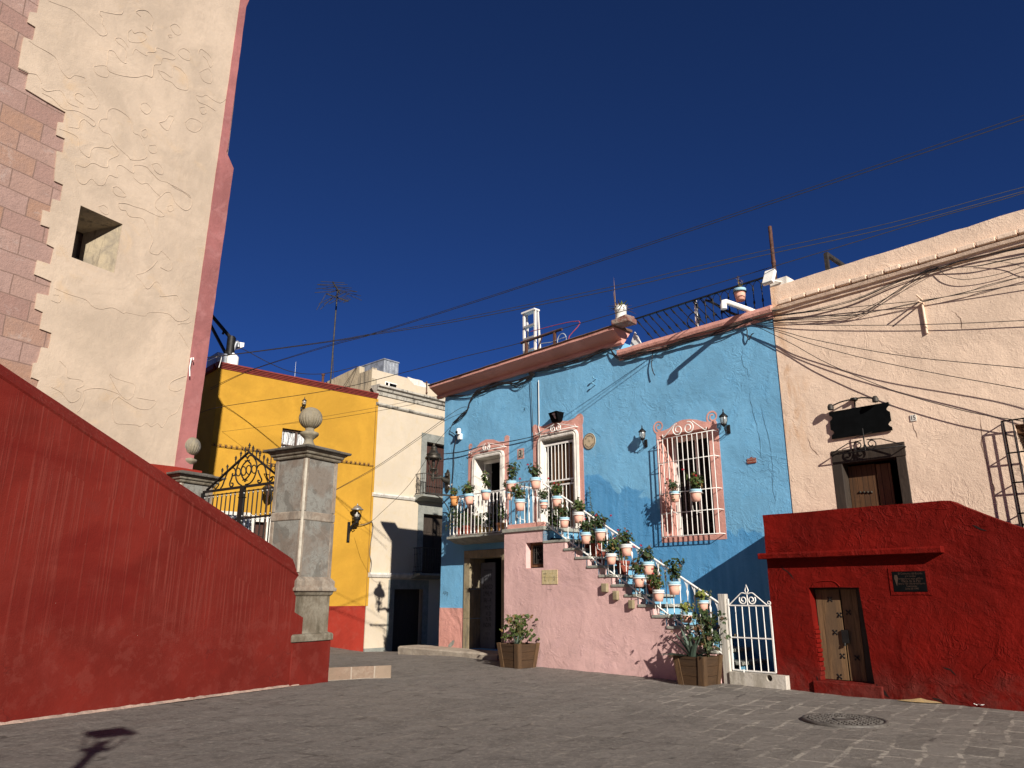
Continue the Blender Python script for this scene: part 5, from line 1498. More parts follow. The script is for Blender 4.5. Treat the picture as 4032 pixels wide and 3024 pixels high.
mb = MB().box(xm + .075, BL.px(O(1690, 1450), go)[0] + .1, -go - .10, -go + .15, -.2, zs_)
hx_, hz_ = BL.px(Z6(1350, 1455), go + .1)
mb2 = MB().prism(rect(xm + .075, BL.px(O(1690, 1450), go)[0] + .1, -.2, zs_), go + .10, go - .15, [[(hx_ + .055 * math.cos(a), hz_ + .055 * math.sin(a)) for a in [6.283 * q / 14 for q in range(14)]]])
single(BL, 'gate_sill', 'low grey concrete sill with a round drain hole under the white gate', 'sill', mb2, M['concrete'], xm, 0, go, bevel=.012)

# ------------------------------------------------------------------ red block (stair of the peach house)
rP = lambda p: BL.px(p, O_RED)
Rb = Thing(BL, 'red_stair_block', 'blood red plastered stair block with a low wooden door and a ledge', 'stair block', -6, 0, O_RED)
ra_, rb2, rc = rP(O(1648, 1113)), rP(O(2045, 1080)), rP(O(2212, 1143))
rx0 = rP(O(1664, 1300))[0]
rzt = (ra_[1] + rb2[1]) / 2
slp = (rc[1] - rb2[1]) / (rc[0] - rb2[0])
xend_ = rb2[0] + (rzt - .0) / -slp * .93
outl = [(rx0, -.3), (xend_, -.3), (xend_, rzt + slp * (xend_ - rb2[0])), (rb2[0] + .15, rzt + slp * .15), (rb2[0] + .05, rzt - .012), (rb2[0] - .08, rzt), (rx0, rzt)]
dh = [rP(Y4(520, 1345)), rP(Y4(910, 1368)), rP(Y4(795, 672)), rP(Y4(430, 668))]
dx0, dx1 = (dh[0][0] + dh[3][0]) / 2, (dh[1][0] + dh[2][0]) / 2
dz0, dz1 = (dh[0][1] + dh[1][1]) / 2, (dh[2][1] + dh[3][1]) / 2
dhole = [(dh[0][0], dz0), (dh[1][0], dz0), (dh[2][0], dz1), (dh[3][0], dz1)]
pq = [rP(Y4(1058, 705)), rP(Y4(1290, 695)), rP(Y4(1278, 552)), rP(Y4(1030, 556))]
mb = MB().prism(rough_line(outl, .22, .012, keep=(0,)), O_RED, O_RED - .35, [rough_line(dhole, .12, .012)])
mb.box(rx0, rx0 + .2, -(O_RED - .351), -.001, -.3, rzt - .005).box(rx0 + .2, rb2[0], -(O_RED - .351), -.001, rzt - .18, rzt - .06)
for i in range(9):                                # inner flight going down to the right
    x = rb2[0] + i * .3; z = rzt - 1.0 + slp * (x - rb2[0] + .3)
    mb.box(x, x + .3, -(O_RED - .352), -.002, -.3, max(.02, z))
Rb.part('block_wall', mb, M['house_red'], bevel=.035)
lg0, lg1 = rP(Y4(68, 445)), rP(Y4(1445, 388))
lz_ = (rP(Y4(70, 430))[1] + rP(Y4(1440, 362))[1]) / 2; lzb = (rP(Y4(75, 468))[1] + rP(Y4(1445, 415))[1]) / 2
mb = MB().sweep([(O_RED - .1, 0), (O_RED + .15, 0), (O_RED + .155, lz_ - lzb - .03), (O_RED + .14, lz_ - lzb), (O_RED - .1, lz_ - lzb + .01)], lg0[0] + .06, lg1[0] - .06, lzb, None, 0, False, 40, .006)
Rb.part('ledge', mb, M['house_red'], bevel=.01)
# door in the deep reveal
yb = -(O_RED - .17)
mb = MB(); a0, a1 = dx0 - .02, dx1 + .02; wd = a1 - a0
for t0, t1 in ((.03, .14), (.145, .485), (.515, .70), (.705, .80)):
    mb.box(a0 + wd * t0, a0 + wd * t1, yb + .01 + .008 * (t0 > .5), yb + .05, dz0 + .01, dz1 - .03)
dr = Rb.part('door', mb, M['wood_old'])
Rb.part('door_frame', MB().box(a0 - .1, a1 + .1, yb + .03, yb + .06, dz1 - .10, dz1 + .1).box(a0 - .1, a1 + .15, yb + .09, yb + .12, dz0 - .1, dz1 + .1).box(a0 + wd * .81, a1 + .1, yb + .02, yb + .06, dz0, dz1), M['wood_frame'])
mb = MB()
for t, zt_ in ((.30, .13), (.62, .27), (.45, .30), (.33, .49), (.42, .74), (.68, .75), (.32, .96)):
    x, z = a0 + wd * t, dz1 - (dz1 - dz0) * zt_; mb = MB()
    for j in range(4):
        aa = j * math.pi / 2 + math.pi / 4
        mb.add([(x, yb + .004, z), (x + .05 * math.cos(aa - .35), yb + .006, z + .05 * math.sin(aa - .35)), (x + .058 * math.cos(aa), yb + .0, z + .058 * math.sin(aa)), (x + .05 * math.cos(aa + .35), yb + .006, z + .05 * math.sin(aa + .35))], [(0, 1, 2, 3), (3, 2, 1, 0)])
    mb.ball((x, yb + .002, z), .016, 5); Rb.part('iron_stud', mb, M['iron'], dr)
mb = MB().box(a0 + wd * .46, a0 + wd * .58, yb - .025, yb + .005, dz1 - (dz1 - dz0) * .60, dz1 - (dz1 - dz0) * .46)
mb.tube([(a0 + wd * .5, yb - .02, dz1 - (dz1 - dz0) * .6), (a0 + wd * .5, yb - .03, dz1 - (dz1 - dz0) * .63)], .02, 6)
Rb.part('padlock', mb, M['iron'], dr)
th = [rP(Y4(505, 1420)), rP(Y4(945, 1462))]
mb = MB().sweep([(O_RED - .3, -.4), (O_RED + .06, -.4), (O_RED + .05, dz0 - .02), (O_RED - .3, dz0 + .005)], dx0 - .10, dx1 + .16, 0, None, 0, False, 20, .010)
Rb.part('threshold', mb, M['house_red'], bevel=.015)
mb = MB()
for j in range(11):
    z = dz0 + .10 + j * .075; xx = dhole[0][0] + (dhole[3][0] - dhole[0][0]) * (z - dz0) / (dz1 - dz0)
    mb.obox((xx - .012 + .012 * (j % 2), -(O_RED - .09), z), .03, .085, .03)
Rb.part('exposed_bricks', mb, M['house_red'], bevel=.01)
# arch scar above the door
pts = [BL.P(q_, O_RED + .0) for q_ in (Y4(452, 668), Y4(472, 638), Y4(515, 624), Y4(590, 622), Y4(630, 634), Y4(658, 662))]; mb = MB()
mb.tube(smooth(pts), .012, 6); Rb.part('arch_scar', mb, M['house_red'])
# dark inscription plaque
px0, px1 = (pq[0][0] + pq[3][0]) / 2, (pq[1][0] + pq[2][0]) / 2; pz0, pz1 = (pq[0][1] + pq[1][1]) / 2, (pq[2][1] + pq[3][1]) / 2
Pl = Thing(BL, 'wall_plaque', 'dark bronze plaque with lines of raised lettering on the red block', 'plaque', px0, pz0, O_RED)
Pl.part('plate', MB().box(px0, px1, -O_RED - .012, -O_RED + .02, pz0, pz1), M['black'], bevel=.004)
mb = MB(); pc = (px0 + px1) / 2 + .03; H_ = pz1 - pz0
for i, (tx, sz) in enumerate((('El Gobierno del Estado', .046), ('y la Ciudad', .042), ('restauraron este edificio', .044), ('Plaza de la Paz', .058), ('para la vida cultural del barrio', .040), ('Guanajuato', .042), ('Junio de 1998', .042))):
    letters(mb, tx, sz, pc, O_RED + .014, pz1 - H_ * (.1 + .125 * i), 0, .85)
Pl.part('lettering', mb, M['ink_bronze'])
mb = MB(); ex_, ez_ = px0 + .06, pz1 - .1
mb.add([(ex_ - .03, -O_RED - .015, ez_), (ex_, -O_RED - .015, ez_ - .13), (ex_ + .03, -O_RED - .015, ez_), (ex_ + .02, -O_RED - .015, ez_ + .05), (ex_ - .02, -O_RED - .015, ez_ + .05)], [(0, 1, 2, 3, 4)])
Pl.part('emblem', mb, M['ink_bronze'])
Rb.part('plaque_border', MB().prism(rough_line(rect(px0 - .05, px1 + .06, pz0 - .05, pz1 + .06), .1, .012), O_RED + .010, O_RED - .02, [rect(px0 - .005, px1 + .005, pz0 - .005, pz1 + .005)]), M['house_red'], bevel=.006)

# ------------------------------------------------------------------ peach house
Ph = Thing(BL, 'peach_house', 'peach plastered house with a tiled string course and door number 15', 'house', bx1, 0)
pt0, pt1 = bP(Y3(95, 805)), bP(Y3(2212, 170))
pzt = (pt0[1] + pt1[1]) / 2
xE = 6.0
ph = [bP(Z8(640, 1010)), bP(Z8(1165, 985)), bP(Z8(1110, 520)), bP(Z8(575, 600))]
qx0, qx1 = bP(Z8(590, 700))[0] + .0, bP(Z8(1145, 560))[0]; qz1 = (bP(Z8(600, 600))[1] + bP(Z8(1120, 525))[1]) / 2
qz0 = rzt - 1.0
wl = bP(W2(285, 200)); vx0 = wl[0]; vz1 = bP(W2(330, 215))[1]; vz0 = vz1 - 2.5; vx1 = vx0 + 1.3
pw = rough_line([(bx1, -.5), (xE, -.5), (xE, pzt), (bx1, pzt)], .25, .02, keep=(0, 1, 3))
mb = MB().prism(pw, .012, -.55, [rect(qx0, qx1, qz0, qz1), rect(vx0, vx1, vz0, vz1)])
mb.box(bx1, bx1 + .3, .551, 8, 6, pzt - .02).box(bx1 + .3, xE, .551, 8, pzt - .9, pzt - .7).box(xE - .3, xE, .551, 8, -.5, pzt - .9).box(bx1, xE - .3, 8, 8.3, -.5, pzt - .7)
Ph.part('wall', mb, M['peach'])
mb = MB().box(qx0 - .4, qx1 + .4, 1.5, 1.55, qz0, qz1 + .3).box(vx0 - .3, vx1 + .3, 1.5, 1.55, vz0, vz1 + .3).box(bx1 + .02, xE - .3, .56, 8, qz0 - .1, qz0)
Ph.part('inner_wall', mb, M['dark'])
mo = [bP(Y3(160, 950), .1), bP(Y3(2212, 362), .1)]; mz_ = (mo[0][1] + mo[1][1]) / 2
Ph.part('string_course', MB().sweep([(0, -.16), (.05, -.15), (.06, -.09), (.10, -.08), (.12, -.02), (.04, .0), (0, .0)], bx1 + .02, xE, mz_ - .02, None, 0, False, 70, .010), M['peach'])
x = bx1 + .18; j = 0
tl_mb = MB()
while x < xE - .3:
    w_ = .30 + .03 * random.random(); dzj = random.uniform(-.012, .012)
    tl_mb.obox((x + w_ / 2, -.07, mz_ + .035 + dzj), w_ / 2 - .012, .07, .045, 0, 0, random.uniform(-.12, .12)); x += w_
Ph.part('course_tiles', tl_mb, M['peach'], bevel=.015)
# door: blackened beams and plank leaves
mb = MB()
mb.box(qx0 - .02, qx1 + .06, -.03, .3, qz1 - .20, qz1 + .06).box(qx0 - .03, qx0 + .16, -.02, .3, qz0, qz1 - .2).box(qx1 - .12, qx1 + .05, -.02, .3, qz0, qz1 - .2)
Ph.part('door_frame', mb, M['wood_frame'], bevel=.012)
mb = MB(); wd = qx1 - qx0
mb.box(qx0 + .17, qx0 + .17 + wd * .40, .20, .25, qz0, qz1 - .24)
dr = Ph.part('door', mb, M['wood_dark'])
mb = MB()
for i in range(4): mb.ball((qx0 + .17 + wd * (.14 + .055 * i), .195, bP(Z8(745 + 29 * i, 914), -.2)[1]), .025, 6)
Ph.part('door_studs', mb, M['bronze'], dr)
mb = MB().box(qx0 + .17 + wd * .42, qx0 + .17 + wd * .62, .18, .22, qz0, qz1 - .26)
Ph.part('door', mb, M['wood_shutter'])
# scroll rail across the door head
mb = MB(); so = .15
A, B_ = BL.P(Z8(560, 615), so), BL.P(Z8(1150, 520), so); zz = (A.z + B_.z) / 2
mb.tube([(A.x, 0, zz), (A.x, -so, zz), (B_.x, -so, zz), (B_.x, 0, zz)], .011, 5)
mxx = (A.x + B_.x) / 2
for d in (-1, 1):
    mb.spiral(mxx + d * .12, zz + .11, so, .11, .03, math.pi * (.5 - .5 * d) + math.pi, d * 1.4, .011)
    mb.tube([(mxx + d * .05, -so, zz + .2), (mxx + d * .3, -so, zz + .18), (mxx + d * .65, -so, zz + .02)], .010, 5)
mb.tube([(mxx, -so, zz), (mxx, -so, zz + .42)], .010, 5).bar((mxx - .16, -so, zz + .27), (mxx + .16, -so, zz + .33), .012)
Ph.part('scroll_rail', mb, M['iron'])
# window cage at the right edge
co = .16
cx0_ = BL.px(W2(128, 185), co)[0]; step_ = BL.px(W2(160, 180), co)[0] - cx0_
czt = BL.px(W2(128, 180), co)[1]; czs = [czt, BL.px(W2(225, 555), co)[1], BL.px(W2(290, 905), co)[1], BL.px(W2(350, 1270), co)[1]]
czs.append(czs[-1] - (czs[2] - czs[3]))
cx1_ = vx1 + (vx0 - cx0_) * .6
mb = MB()
for z in czs: mb.tube([(cx0_, .0, z), (cx0_, -co, z), (cx1_, -co, z), (cx1_, .0, z)], .013, 5)
nbk = int((cx1_ - cx0_) / .155)
for i in range(nbk + 1): mb.tube([(cx0_ + i * .155, -co, czs[-1]), (cx0_ + i * .155, -co, czt)], .011, 5)
for i in range(1):
    mb.tube([(cx0_, -co * (i + .3) / 2, czs[-1]), (cx0_, -co * (i + .3) / 2, czt)], .011, 5)
mb.spiral(cx0_ + .75, czt + .13, co, .13, .04, -1.57, 1.3, .011)
Ph.part('window_cage', mb, M['iron'])
mb = MB()
for a in (rect(vx0 + .12, vx0 + .24, vz0, vz1 - .14), rect(vx1 - .2, vx1 - .08, vz0, vz1 - .14)): mb.prism(a, -.35, -.42)
mb.prism(rect(vx0, vx1, vz1 - .14, vz1), -.05, -.40); Ph.part('window', mb, M['wood_shutter'])
Ph.part('window_pane', MB().box(vx0 + .24, vx1 - .2, .40, .41, vz0, vz1 - .14), M['pane'])
# iron peg with plaster drip on the wall
a, b, c = BL.P(Y3(1325, 905), .16), BL.P(Y3(1325, 960), .0), BL.P(Y3(1375, 1210), .03)
mb = MB().tube([(a.x, 0, a.z), (a.x, -.3, a.z + .02)], .016, 5).tube([(a.x, 0, b.z), (a.x, -.26, b.z - .02)], .016, 5).tube([(a.x, -.03, b.z), (a.x, -.03, c.z)], .022, 6)
Ph.part('wall_pegs', mb, M['peach'])
# ------------------------------------------------------------------ flower pots
def rndu(a, b): return random.uniform(a, b)
def leaf_card(mb, c, nrm, up, r, mi=0, lob=5):     # a small scalloped, slightly cupped leaf
    nrm = nrm.normalized(); t = (up - nrm * up.dot(nrm))
    t = t.normalized() if t.length > 1e-4 else nrm.orthogonal().normalized()
    b = nrm.cross(t); vs = [c]; k = lob * 2 - 1
    for i in range(k + 1):
        a = -math.pi * .86 + 1.72 * math.pi * i / k; rr = r * (1 if i % 2 else .84)
        vs.append(c + (t * math.cos(a) + b * math.sin(a)) * rr + nrm * (.16 * r * (i % 2)))
    mb.add(vs, [(0, i, i + 1) for i in range(1, k + 1)], mi)
def blade(mb, base, d, L, w, droop=.3, n=6, mi=0, fold=.25):
    d = d.normalized(); side = d.cross(Vector((0, 0, 1)))
    side = side.normalized() if side.length > 1e-3 else Vector((1, 0, 0)); vs = []
    for i in range(n + 1):
        t = i / n; p = base + d * (L * t) + Vector((0, 0, -droop * L * t * t)); ww = w * (.65 + .9 * t - 1.5 * t * t) if t < 1 else 0
        up = side.cross(d).normalized()
        vs += [p - side * ww + up * ww * fold, p, p + side * ww + up * ww * fold]
    fs = []
    for i in range(n):
        a = 3 * i; fs += [(a, a + 1, a + 4, a + 3), (a + 1, a + 2, a + 5, a + 4)]
    mb.add(vs, fs, mi)
def geranium(seed, R=.17, H=.2, n=60, leaf=.026, flowers=0, trail=0, thin=False, white=False):
    rs = random.getstate(); random.seed(seed)
    fo, st, fl = MB(), MB(), MB()
    shoots = [(Vector((rndu(-.6, .6) * R, rndu(-.6, .6) * R, H * rndu(.55, 1.15)))) for _ in range(9 if not thin else 5)]
    for s in shoots: st.tube([(s.x * .25, s.y * .25, -.02), (s.x * .7, s.y * .7, s.z * .5), tuple(s)], [.006, .005, .003], 4)
    for i in range(n):
        s = random.choice(shoots); t = rndu(.25, 1.05)
        c = Vector((s.x * t, s.y * t, s.z * t)) + Vector((rndu(-1, 1), rndu(-1, 1), rndu(-.5, .7))) * (R * .36)
        nr = Vector((c.x * 2 + rndu(-.6, .6) * R, c.y * 2 + rndu(-.6, .6) * R, rndu(.2, 1) * R * 1.4))
        leaf_card(fo, c, nr, Vector((rndu(-1, 1), rndu(-1, 1), rndu(-.2, .8))), leaf * rndu(.7, 1.25))
    for i in range(trail):
        a = rndu(0, 6.28); p0 = Vector((math.cos(a) * R * .55, math.sin(a) * R * .55, .02)); pts = [p0 + Vector((math.cos(a), math.sin(a), 0)) * (.05 * math.sin(j * .8)) + Vector((0, 0, -.055 * j + .03 * (j < 2))) for j in range(5)]
        st.tube(pts, .003, 4)
        for p in pts[1:]:
            for _ in range(2): leaf_card(fo, p + Vector((rndu(-.02, .02), rndu(-.02, .02), 0)), Vector((math.cos(a), math.sin(a), .4)), Vector((rndu(-1, 1), 0, 1)), leaf * rndu(.6, 1))
    for i in range(flowers):
        s = random.choice(shoots); c = Vector((s.x * 1.5 + rndu(-.05, .05), s.y * 1.5 + rndu(-.05, .05), s.z * 1.1 + rndu(.03, .12)))
        st.tube([(s.x * .6, s.y * .6, s.z * .6), tuple(c)], .0025, 4)
        for _ in range(16):
            d = Vector((rndu(-1, 1), rndu(-1, 1), rndu(-.6, 1))).normalized(); leaf_card(fl, c + d * .022, d, Vector((rndu(-1, 1), rndu(-1, 1), 1)), .013, 0, 3)
    random.setstate(rs)
    return fo, st, fl, white
KIND = {
    'lush': dict(mat='leaf', args=dict(seed=1, R=.23, H=.25, n=150, leaf=.034, flowers=0)),
    'red': dict(mat='leaf_dark', args=dict(seed=2, R=.23, H=.27, n=130, leaf=.034, flowers=2)),
    'redder': dict(mat='leaf', args=dict(seed=3, R=.24, H=.28, n=140, leaf=.035, flowers=3)),
    'tall': dict(mat='leaf', args=dict(seed=4, R=.18, H=.42, n=90, leaf=.034, thin=True)),
    'dark': dict(mat='leaf_dark', args=dict(seed=5, R=.22, H=.26, n=140, leaf=.034)),
    'trail': dict(mat='leaf_dark', args=dict(seed=6, R=.24, H=.22, n=120, leaf=.033, flowers=1, trail=6)),
    'lime': dict(mat='leaf_lime', args=dict(seed=8, R=.26, H=.22, n=110, leaf=.034, trail=3)),
    'white': dict(mat='leaf', args=dict(seed=9, R=.18, H=.22, n=80, leaf=.032, flowers=2, white=True)),
    'wide': dict(mat='leaf_dark', args=dict(seed=10, R=.26, H=.34, n=110, leaf=.040)),
}
MESH = {}
def plant_meshes(kind):
    if kind not in MESH:
        k_ = KIND[kind]; fo, st, fl, wh = geranium(**k_['args'])
        MESH[kind] = (make_mesh(fo, M[k_['mat']]), make_mesh(st, M['stem']), make_mesh(fl, M['petal_white' if wh else 'petal_red']) if fl.v else None)
    return MESH[kind]
PR = .125                                          # rim radius of the pattern pot
pot_body = MB().lathe([(.078, -.235), (.082, -.235), (.098, -.13), (.108, -.05)], (0, 0, 0), 22)
pot_rim = MB().lathe([(.106, -.066), (.119, -.064), (.123, -.004), (.121, .0), (.108, .0), (.104, -.03), (.102, -.06)], (0, 0, 0), 22, cap=False)
soil_ = MB().lathe([(.103, -.03), (.05, -.015), (.001, -.012)], (0, 0, 0), 14, cap=False)
BODY = {c: make_mesh(pot_body, M[c]) for c in ('pot_pink', 'terracotta', 'brick_pot')}
RIM = {c: make_mesh(pot_rim, M[c]) for c in ('pot_blue', 'terracotta', 'brick_pot', 'pot_pink', 'pot_pale')}
SOIL = make_mesh(soil_, M['soil'])
# one pattern pot per kind of plant; the others are copies of it with their own size and turn
PATTERN = {}
def put_pot(fr, x, o, z, kind, label, scale=1.0, body='pot_pink', rim='pot_blue', group='flower pots on the stair and balcony railings', tilt=0.0):
    key = (kind, body, rim)
    e = bpy.data.objects.new('flower_pot', None); e.empty_display_size = .1; COL.objects.link(e)
    e.location = fr.w(x, o, z); e.rotation_euler = (rndu(-.03, .03) , tilt, rndu(0, 6.28)); e.scale = (scale,) * 3
    if tilt: e.rotation_euler = (0, tilt, fr.rot)
    tag(e, label, 'flower pot', group)
    if key in PATTERN:
        for ch in PATTERN[key].children:
            if ch.parent == PATTERN[key]: copy_tree(ch, e)
        return e
    fo, st, fl = plant_meshes(kind)
    def sub(n_, me, par):
        o_ = bpy.data.objects.new(n_, me); COL.objects.link(o_); o_.parent = par; return o_
    sub('pot_body', BODY[body], e); sub('pot_rim', RIM[rim], e); sub('soil', SOIL, e)
    pl_ = sub('plant', fo, e); sub('stems', st, pl_)
    if fl: sub('flowers', fl, pl_)
    PATTERN[key] = e
    return e
def hoop(x, o, z, r, parent, th, wall_o, mat=None, dy=-.062):   # ring that carries a pot, with a stay to the railing
    mb = MB(); zz = z + dy; rr = r * 1.0
    mb.tube([(x + rr * math.cos(a), -o + rr * math.sin(a), zz) for a in [6.283 * j / 20 for j in range(20)]], .009, 5, True)
    mb.tube([(x - rr, -o, zz), (x - rr * .75, -o, zz - .36), (x, -wall_o, zz - .42)], .007, 4)
    mb.tube([(x + rr, -o, zz), (x + rr * .5, -wall_o, zz)], .007, 4)
    th.part('pot_hoop', mb, mat or M['white_paint'], parent)
pots = [                                            # place of the rim, rim width, how far out, kind, label
    (X4(605, 612), 165, .62, 'lush', 'tilted pink pot with blue rim and bushy green plant, second from the left on balcony', {}),
    (X4(885, 540), 165, .62, 'tall', 'pink pot with blue rim and tall leggy plant in front of the open white door', {}),
    (X4(1300, 395), 172, 1.22, 'wide', 'pink pot with blue rim and reddish leaves on the left corner of the stair landing', {}),
    (X4(1262, 562), 140, .45, 'dark', 'shaded pink pot with blue rim hanging behind the landing corner pot', {}),
    (X4(1440, 695), 182, 1.34, 'redder', 'pink pot with blue rim and small red blooms hung low on the landing railing', {}),
    (X5(750, 152), 208, 1.30, 'red', 'large pink pot with blue rim at the head of the stair, before the barred door', {}),
    (X5(900, 568), 160, 1.34, 'dark', 'small pink pot with a white ring round its middle, below the landing end', {}),
    (X5(1150, 498), 190, 1.22, 'redder', 'pink pot with pale blue rim on the stair railing before the barred door grille', {}),
    (X5(1290, 890), 190, 1.34, 'dark', 'pink pot with blue rim hanging outside the railing over the topmost treads', {}),
    (Z5(215, 600), 118, 1.22, 'lush', 'pink pot with pale rim and low round foliage, beside the salmon door edge', {}),
    (Z5(295, 820), 124, 1.34, 'trail', 'pink pot with blue rim and dark trailing plant under the round leafy pot', {}),
    (Z5(455, 785), 125, 1.20, 'red', 'pink pot with blue rim and crimson flowers on long stalks, next to a tall weed', {}),
    (Z5(570, 1050), 118, 1.34, 'redder', 'pink pot with one bright red bloom hanging above the first stone corbel', {}),
    (Z5(735, 950), 128, 1.22, 'red', 'pink pot with whitish rim at mid railing with two small red flowers', {}),
    (Z5(970, 1140), 138, 1.22, 'red', 'pink pot with blue rim and two red flower heads leaning left on lower railing', {}),
    (Z5(875, 1282), 130, 1.34, 'dark', 'pink pot with blue rim and compact dark bush above the third stone corbel', {}),
    (Z5(1085, 1445), 125, 1.34, 'redder', 'pink pot with narrow pale rim and leafy red flowered plant on lower stair', {}),
    (Z5(1255, 1355), 142, 1.22, 'wide', 'pink pot with pale blue rim and large dark leaves over the lower railing', {}),
    (Z6(685, 672), 105, 1.22, 'lime', 'pink pot with blue rim and spreading yellow green leaves nearest the gate post', {}),
    (Z6(525, 795), 102, 1.36, 'lime', 'pink pot half hidden by spiky yellowish grass above the agave planter', {}),
]
for p, wpx, o, kind, lab, kw in pots:
    x, z = BL.px(p, o); w = BL.w(x, o, z)
    r = mpp(w) * wpx * (.2411 if p[0] < 2050 and False else 1) / 2
    zone = X4 if lab.find('balcony') >= 0 else None
    pots_scale = None
    # width was read in the zoom's own pixels; bring it to photograph pixels
    k_ = .2411 if p in (X4(605, 612), X4(885, 540), X4(1300, 395), X4(1262, 562), X4(1440, 695)) else .21097 if p in (X5(750, 152), X5(900, 568), X5(1150, 498), X5(1290, 890)) else .3919 if p in (Z6(685, 672), Z6(525, 795)) else .36166
    r = mpp(w) * wpx * k_ / 2
    s = r / .123 * 1.02
    put_pot(BL, x, o, z, kind, lab, s, rim=('pot_pale' if 'pale rim' in lab or 'whitish' in lab or 'bright red bloom' in lab else 'pot_blue'), tilt=(-.14 if 'tilted' in lab else 0))
    if o > 1.1:
        hoop(x, o, z, r * 1.0, RAIL, St, ro if o > 1.25 else 1.10, dy=-.062 * s if 'middle' not in lab else -.13 * s)
x, z = BL.px(X4(372, 648), .62); r = mpp(BL.w(x, .62, z)) * 152 * .2411 / 2
put_pot(BL, x, .62, z, 'white', 'plain orange terracotta pot with small white flowers at the left end of balcony', r / .123, 'terracotta', 'terracotta')
# pots behind bars: window grille, parapet railing
for p, wpx, o, kind, lab, k_, hm in ((Z7(525, 1112), 108, .30, 'trail', 'small pink pot with red flowers hooked on the left of the window grille', .39172, 'white_paint'),
                                   (Z7(738, 1092), 122, .34, 'redder', 'larger pink pot with bushy red flowered plant hooked on the middle of the window grille', .39172, 'white_paint')):
    x, z = BL.px(p, o); r = mpp(BL.w(x, o, z)) * wpx * k_ / 2
    put_pot(BL, x, o, z, kind, lab, r / .123, group='flower pots on the window grille')
    hoop(x, o, z, r, gr, Bh, GO, M[hm], -.062 * r / .123)
# red clay pots and greenery standing on steps and balcony floor
def floor_pot(x, o, z, s, kind, lab, body='brick_pot'):
    put_pot(BL, x, o, z + .235 * s, kind, lab, s, body, body if body != 'pot_pink' else 'pot_blue', 'clay pots standing on the balcony and steps')
x, z = BL.px(Z5(430, 1030), .75); floor_pot(x, .75, z - .235 * 1.5, 1.5, 'dark', 'brick red clay pot standing on a step behind the railing pots')
x, z = BL.px(X5(1075, 1050), .7); floor_pot(x, .7, lzt + .0 if False else flight[0][1], 1.35, 'wide', 'dark leaved plant in a clay pot on the topmost step')
for p, s, kind, lab in ((X4(570, 1170), 1.25, 'tall', 'red clay pot with bushy plant on the left of balcony floor'), (X4(760, 1140), 1.15, 'white', 'red clay pot with white flowers on the middle of balcony floor'),
                        (X4(450, 1170), 1.1, 'wide', 'red clay pot with broad leaves at the left corner of balcony floor'), (X4(1130, 880), 1.2, 'tall', 'ochre clay pot with sword leaves at the right of balcony floor')):
    x = BL.px(p, .36)[0]; floor_pot(x, .34, zlow - .03, s, kind, lab, 'brick_pot' if 'ochre' not in lab else 'terracotta')
for k2, o2, kd, lab in ((1, .62, 'wide', 'dark broad leaved plant in a clay pot on the second step'), (2, .8, 'dark', 'low dark plant in a clay pot on the third step'), (4, .7, 'wide', 'big dark leaved plant in a clay pot halfway up the stair'), (6, .55, 'dark', 'dark bushy plant in a clay pot on a lower step')):
    floor_pot(flight[k2][0] - .14, o2, flight[k2][1], 1.3, kd, lab)
# plastic trough with dark plants along the balcony rail
x0_, x1_ = BL.px(X4(830, 1090), .3)[0], BL.px(X4(960, 1080), .3)[0]
Tr = Thing(BL, 'plant_trough', 'ochre trough of dark foliage on the balcony floor behind the white bars', 'planter', x0_, zlow - .03, .35)
Tr.part('trough', MB().sweep([(.24, 0), (.44, 0), (.47, .2), (.21, .2)], x0_, x1_, zlow - .03), M['ochre_pot'], bevel=.01)
mb = MB()
for i in range(150):
    c = Vector((rndu(x0_ - .1, x1_ + .1), -.34 + rndu(-.16, .14), zlow + .15 + rndu(0, .42))); leaf_card(mb, c, Vector((rndu(-1, 1), rndu(-1, .2), rndu(.1, 1))), Vector((rndu(-1, 1), rndu(-1, 1), 1)), .032 * rndu(.7, 1.3))
Tr.part('plant', mb, M['leaf_dark'])
# hanging vines over the left end of the balcony
mb = MB()
for i in range(9):
    x = bl_ + rndu(-.05, .35); y = -bo + rndu(-.05, .25); z = zrail - rndu(0, .15); st_m = []
    for j in range(9):
        st_m.append((x, y, z)); x += rndu(-.05, .04); y += rndu(-.03, .03); z -= .085
        for _ in range(3): leaf_card(mb, Vector((x, y, z)) + Vector((rndu(-.06, .06), rndu(-.06, .06), rndu(-.04, .04))), Vector((rndu(-1, 1), rndu(-1, 0), rndu(0, 1))), Vector((rndu(-1, 1), rndu(-1, 1), 1)), .027 * rndu(.7, 1.3))
single(BL, 'trailing_vine', 'tangle of dark leaves hanging inside the left corner of the balcony railing', 'vine', mb, M['leaf_dark'], bl_, zlow, bo)
# tall weed growing by the blue wall
w0, w1 = BL.P(Z5(368, 640), .1), BL.P(Z5(334, 312), .08)
Wd = Thing(BL, 'wall_weed', 'thin tall weed with tiny leaves against the blue wall right of barred door', 'plant', w0.x, w0.z - .3, .1)
pts = [w0 + Vector((0, 0, -.3)), w0, w0.lerp(w1, .35) + Vector((-.02, 0, 0)), w0.lerp(w1, .7) + Vector((-.01, 0, 0)), w1]
Wd.part('stem', MB().tube(pts, [.007, .006, .005, .004, .002], 5), M['stem'])
mb = MB()
for i in range(70):
    t = rndu(0, 1) ** .8; p = w0.lerp(w1, t) + Vector((-.015, 0, 0)); a = rndu(0, 6.28); d = Vector((math.cos(a), math.sin(a) * .6, -.2))
    blade(mb, p, d, rndu(.05, .10) * (1.15 - t * .6), .011, .25, 3)
Wd.part('leaves', mb, M['leaf'])

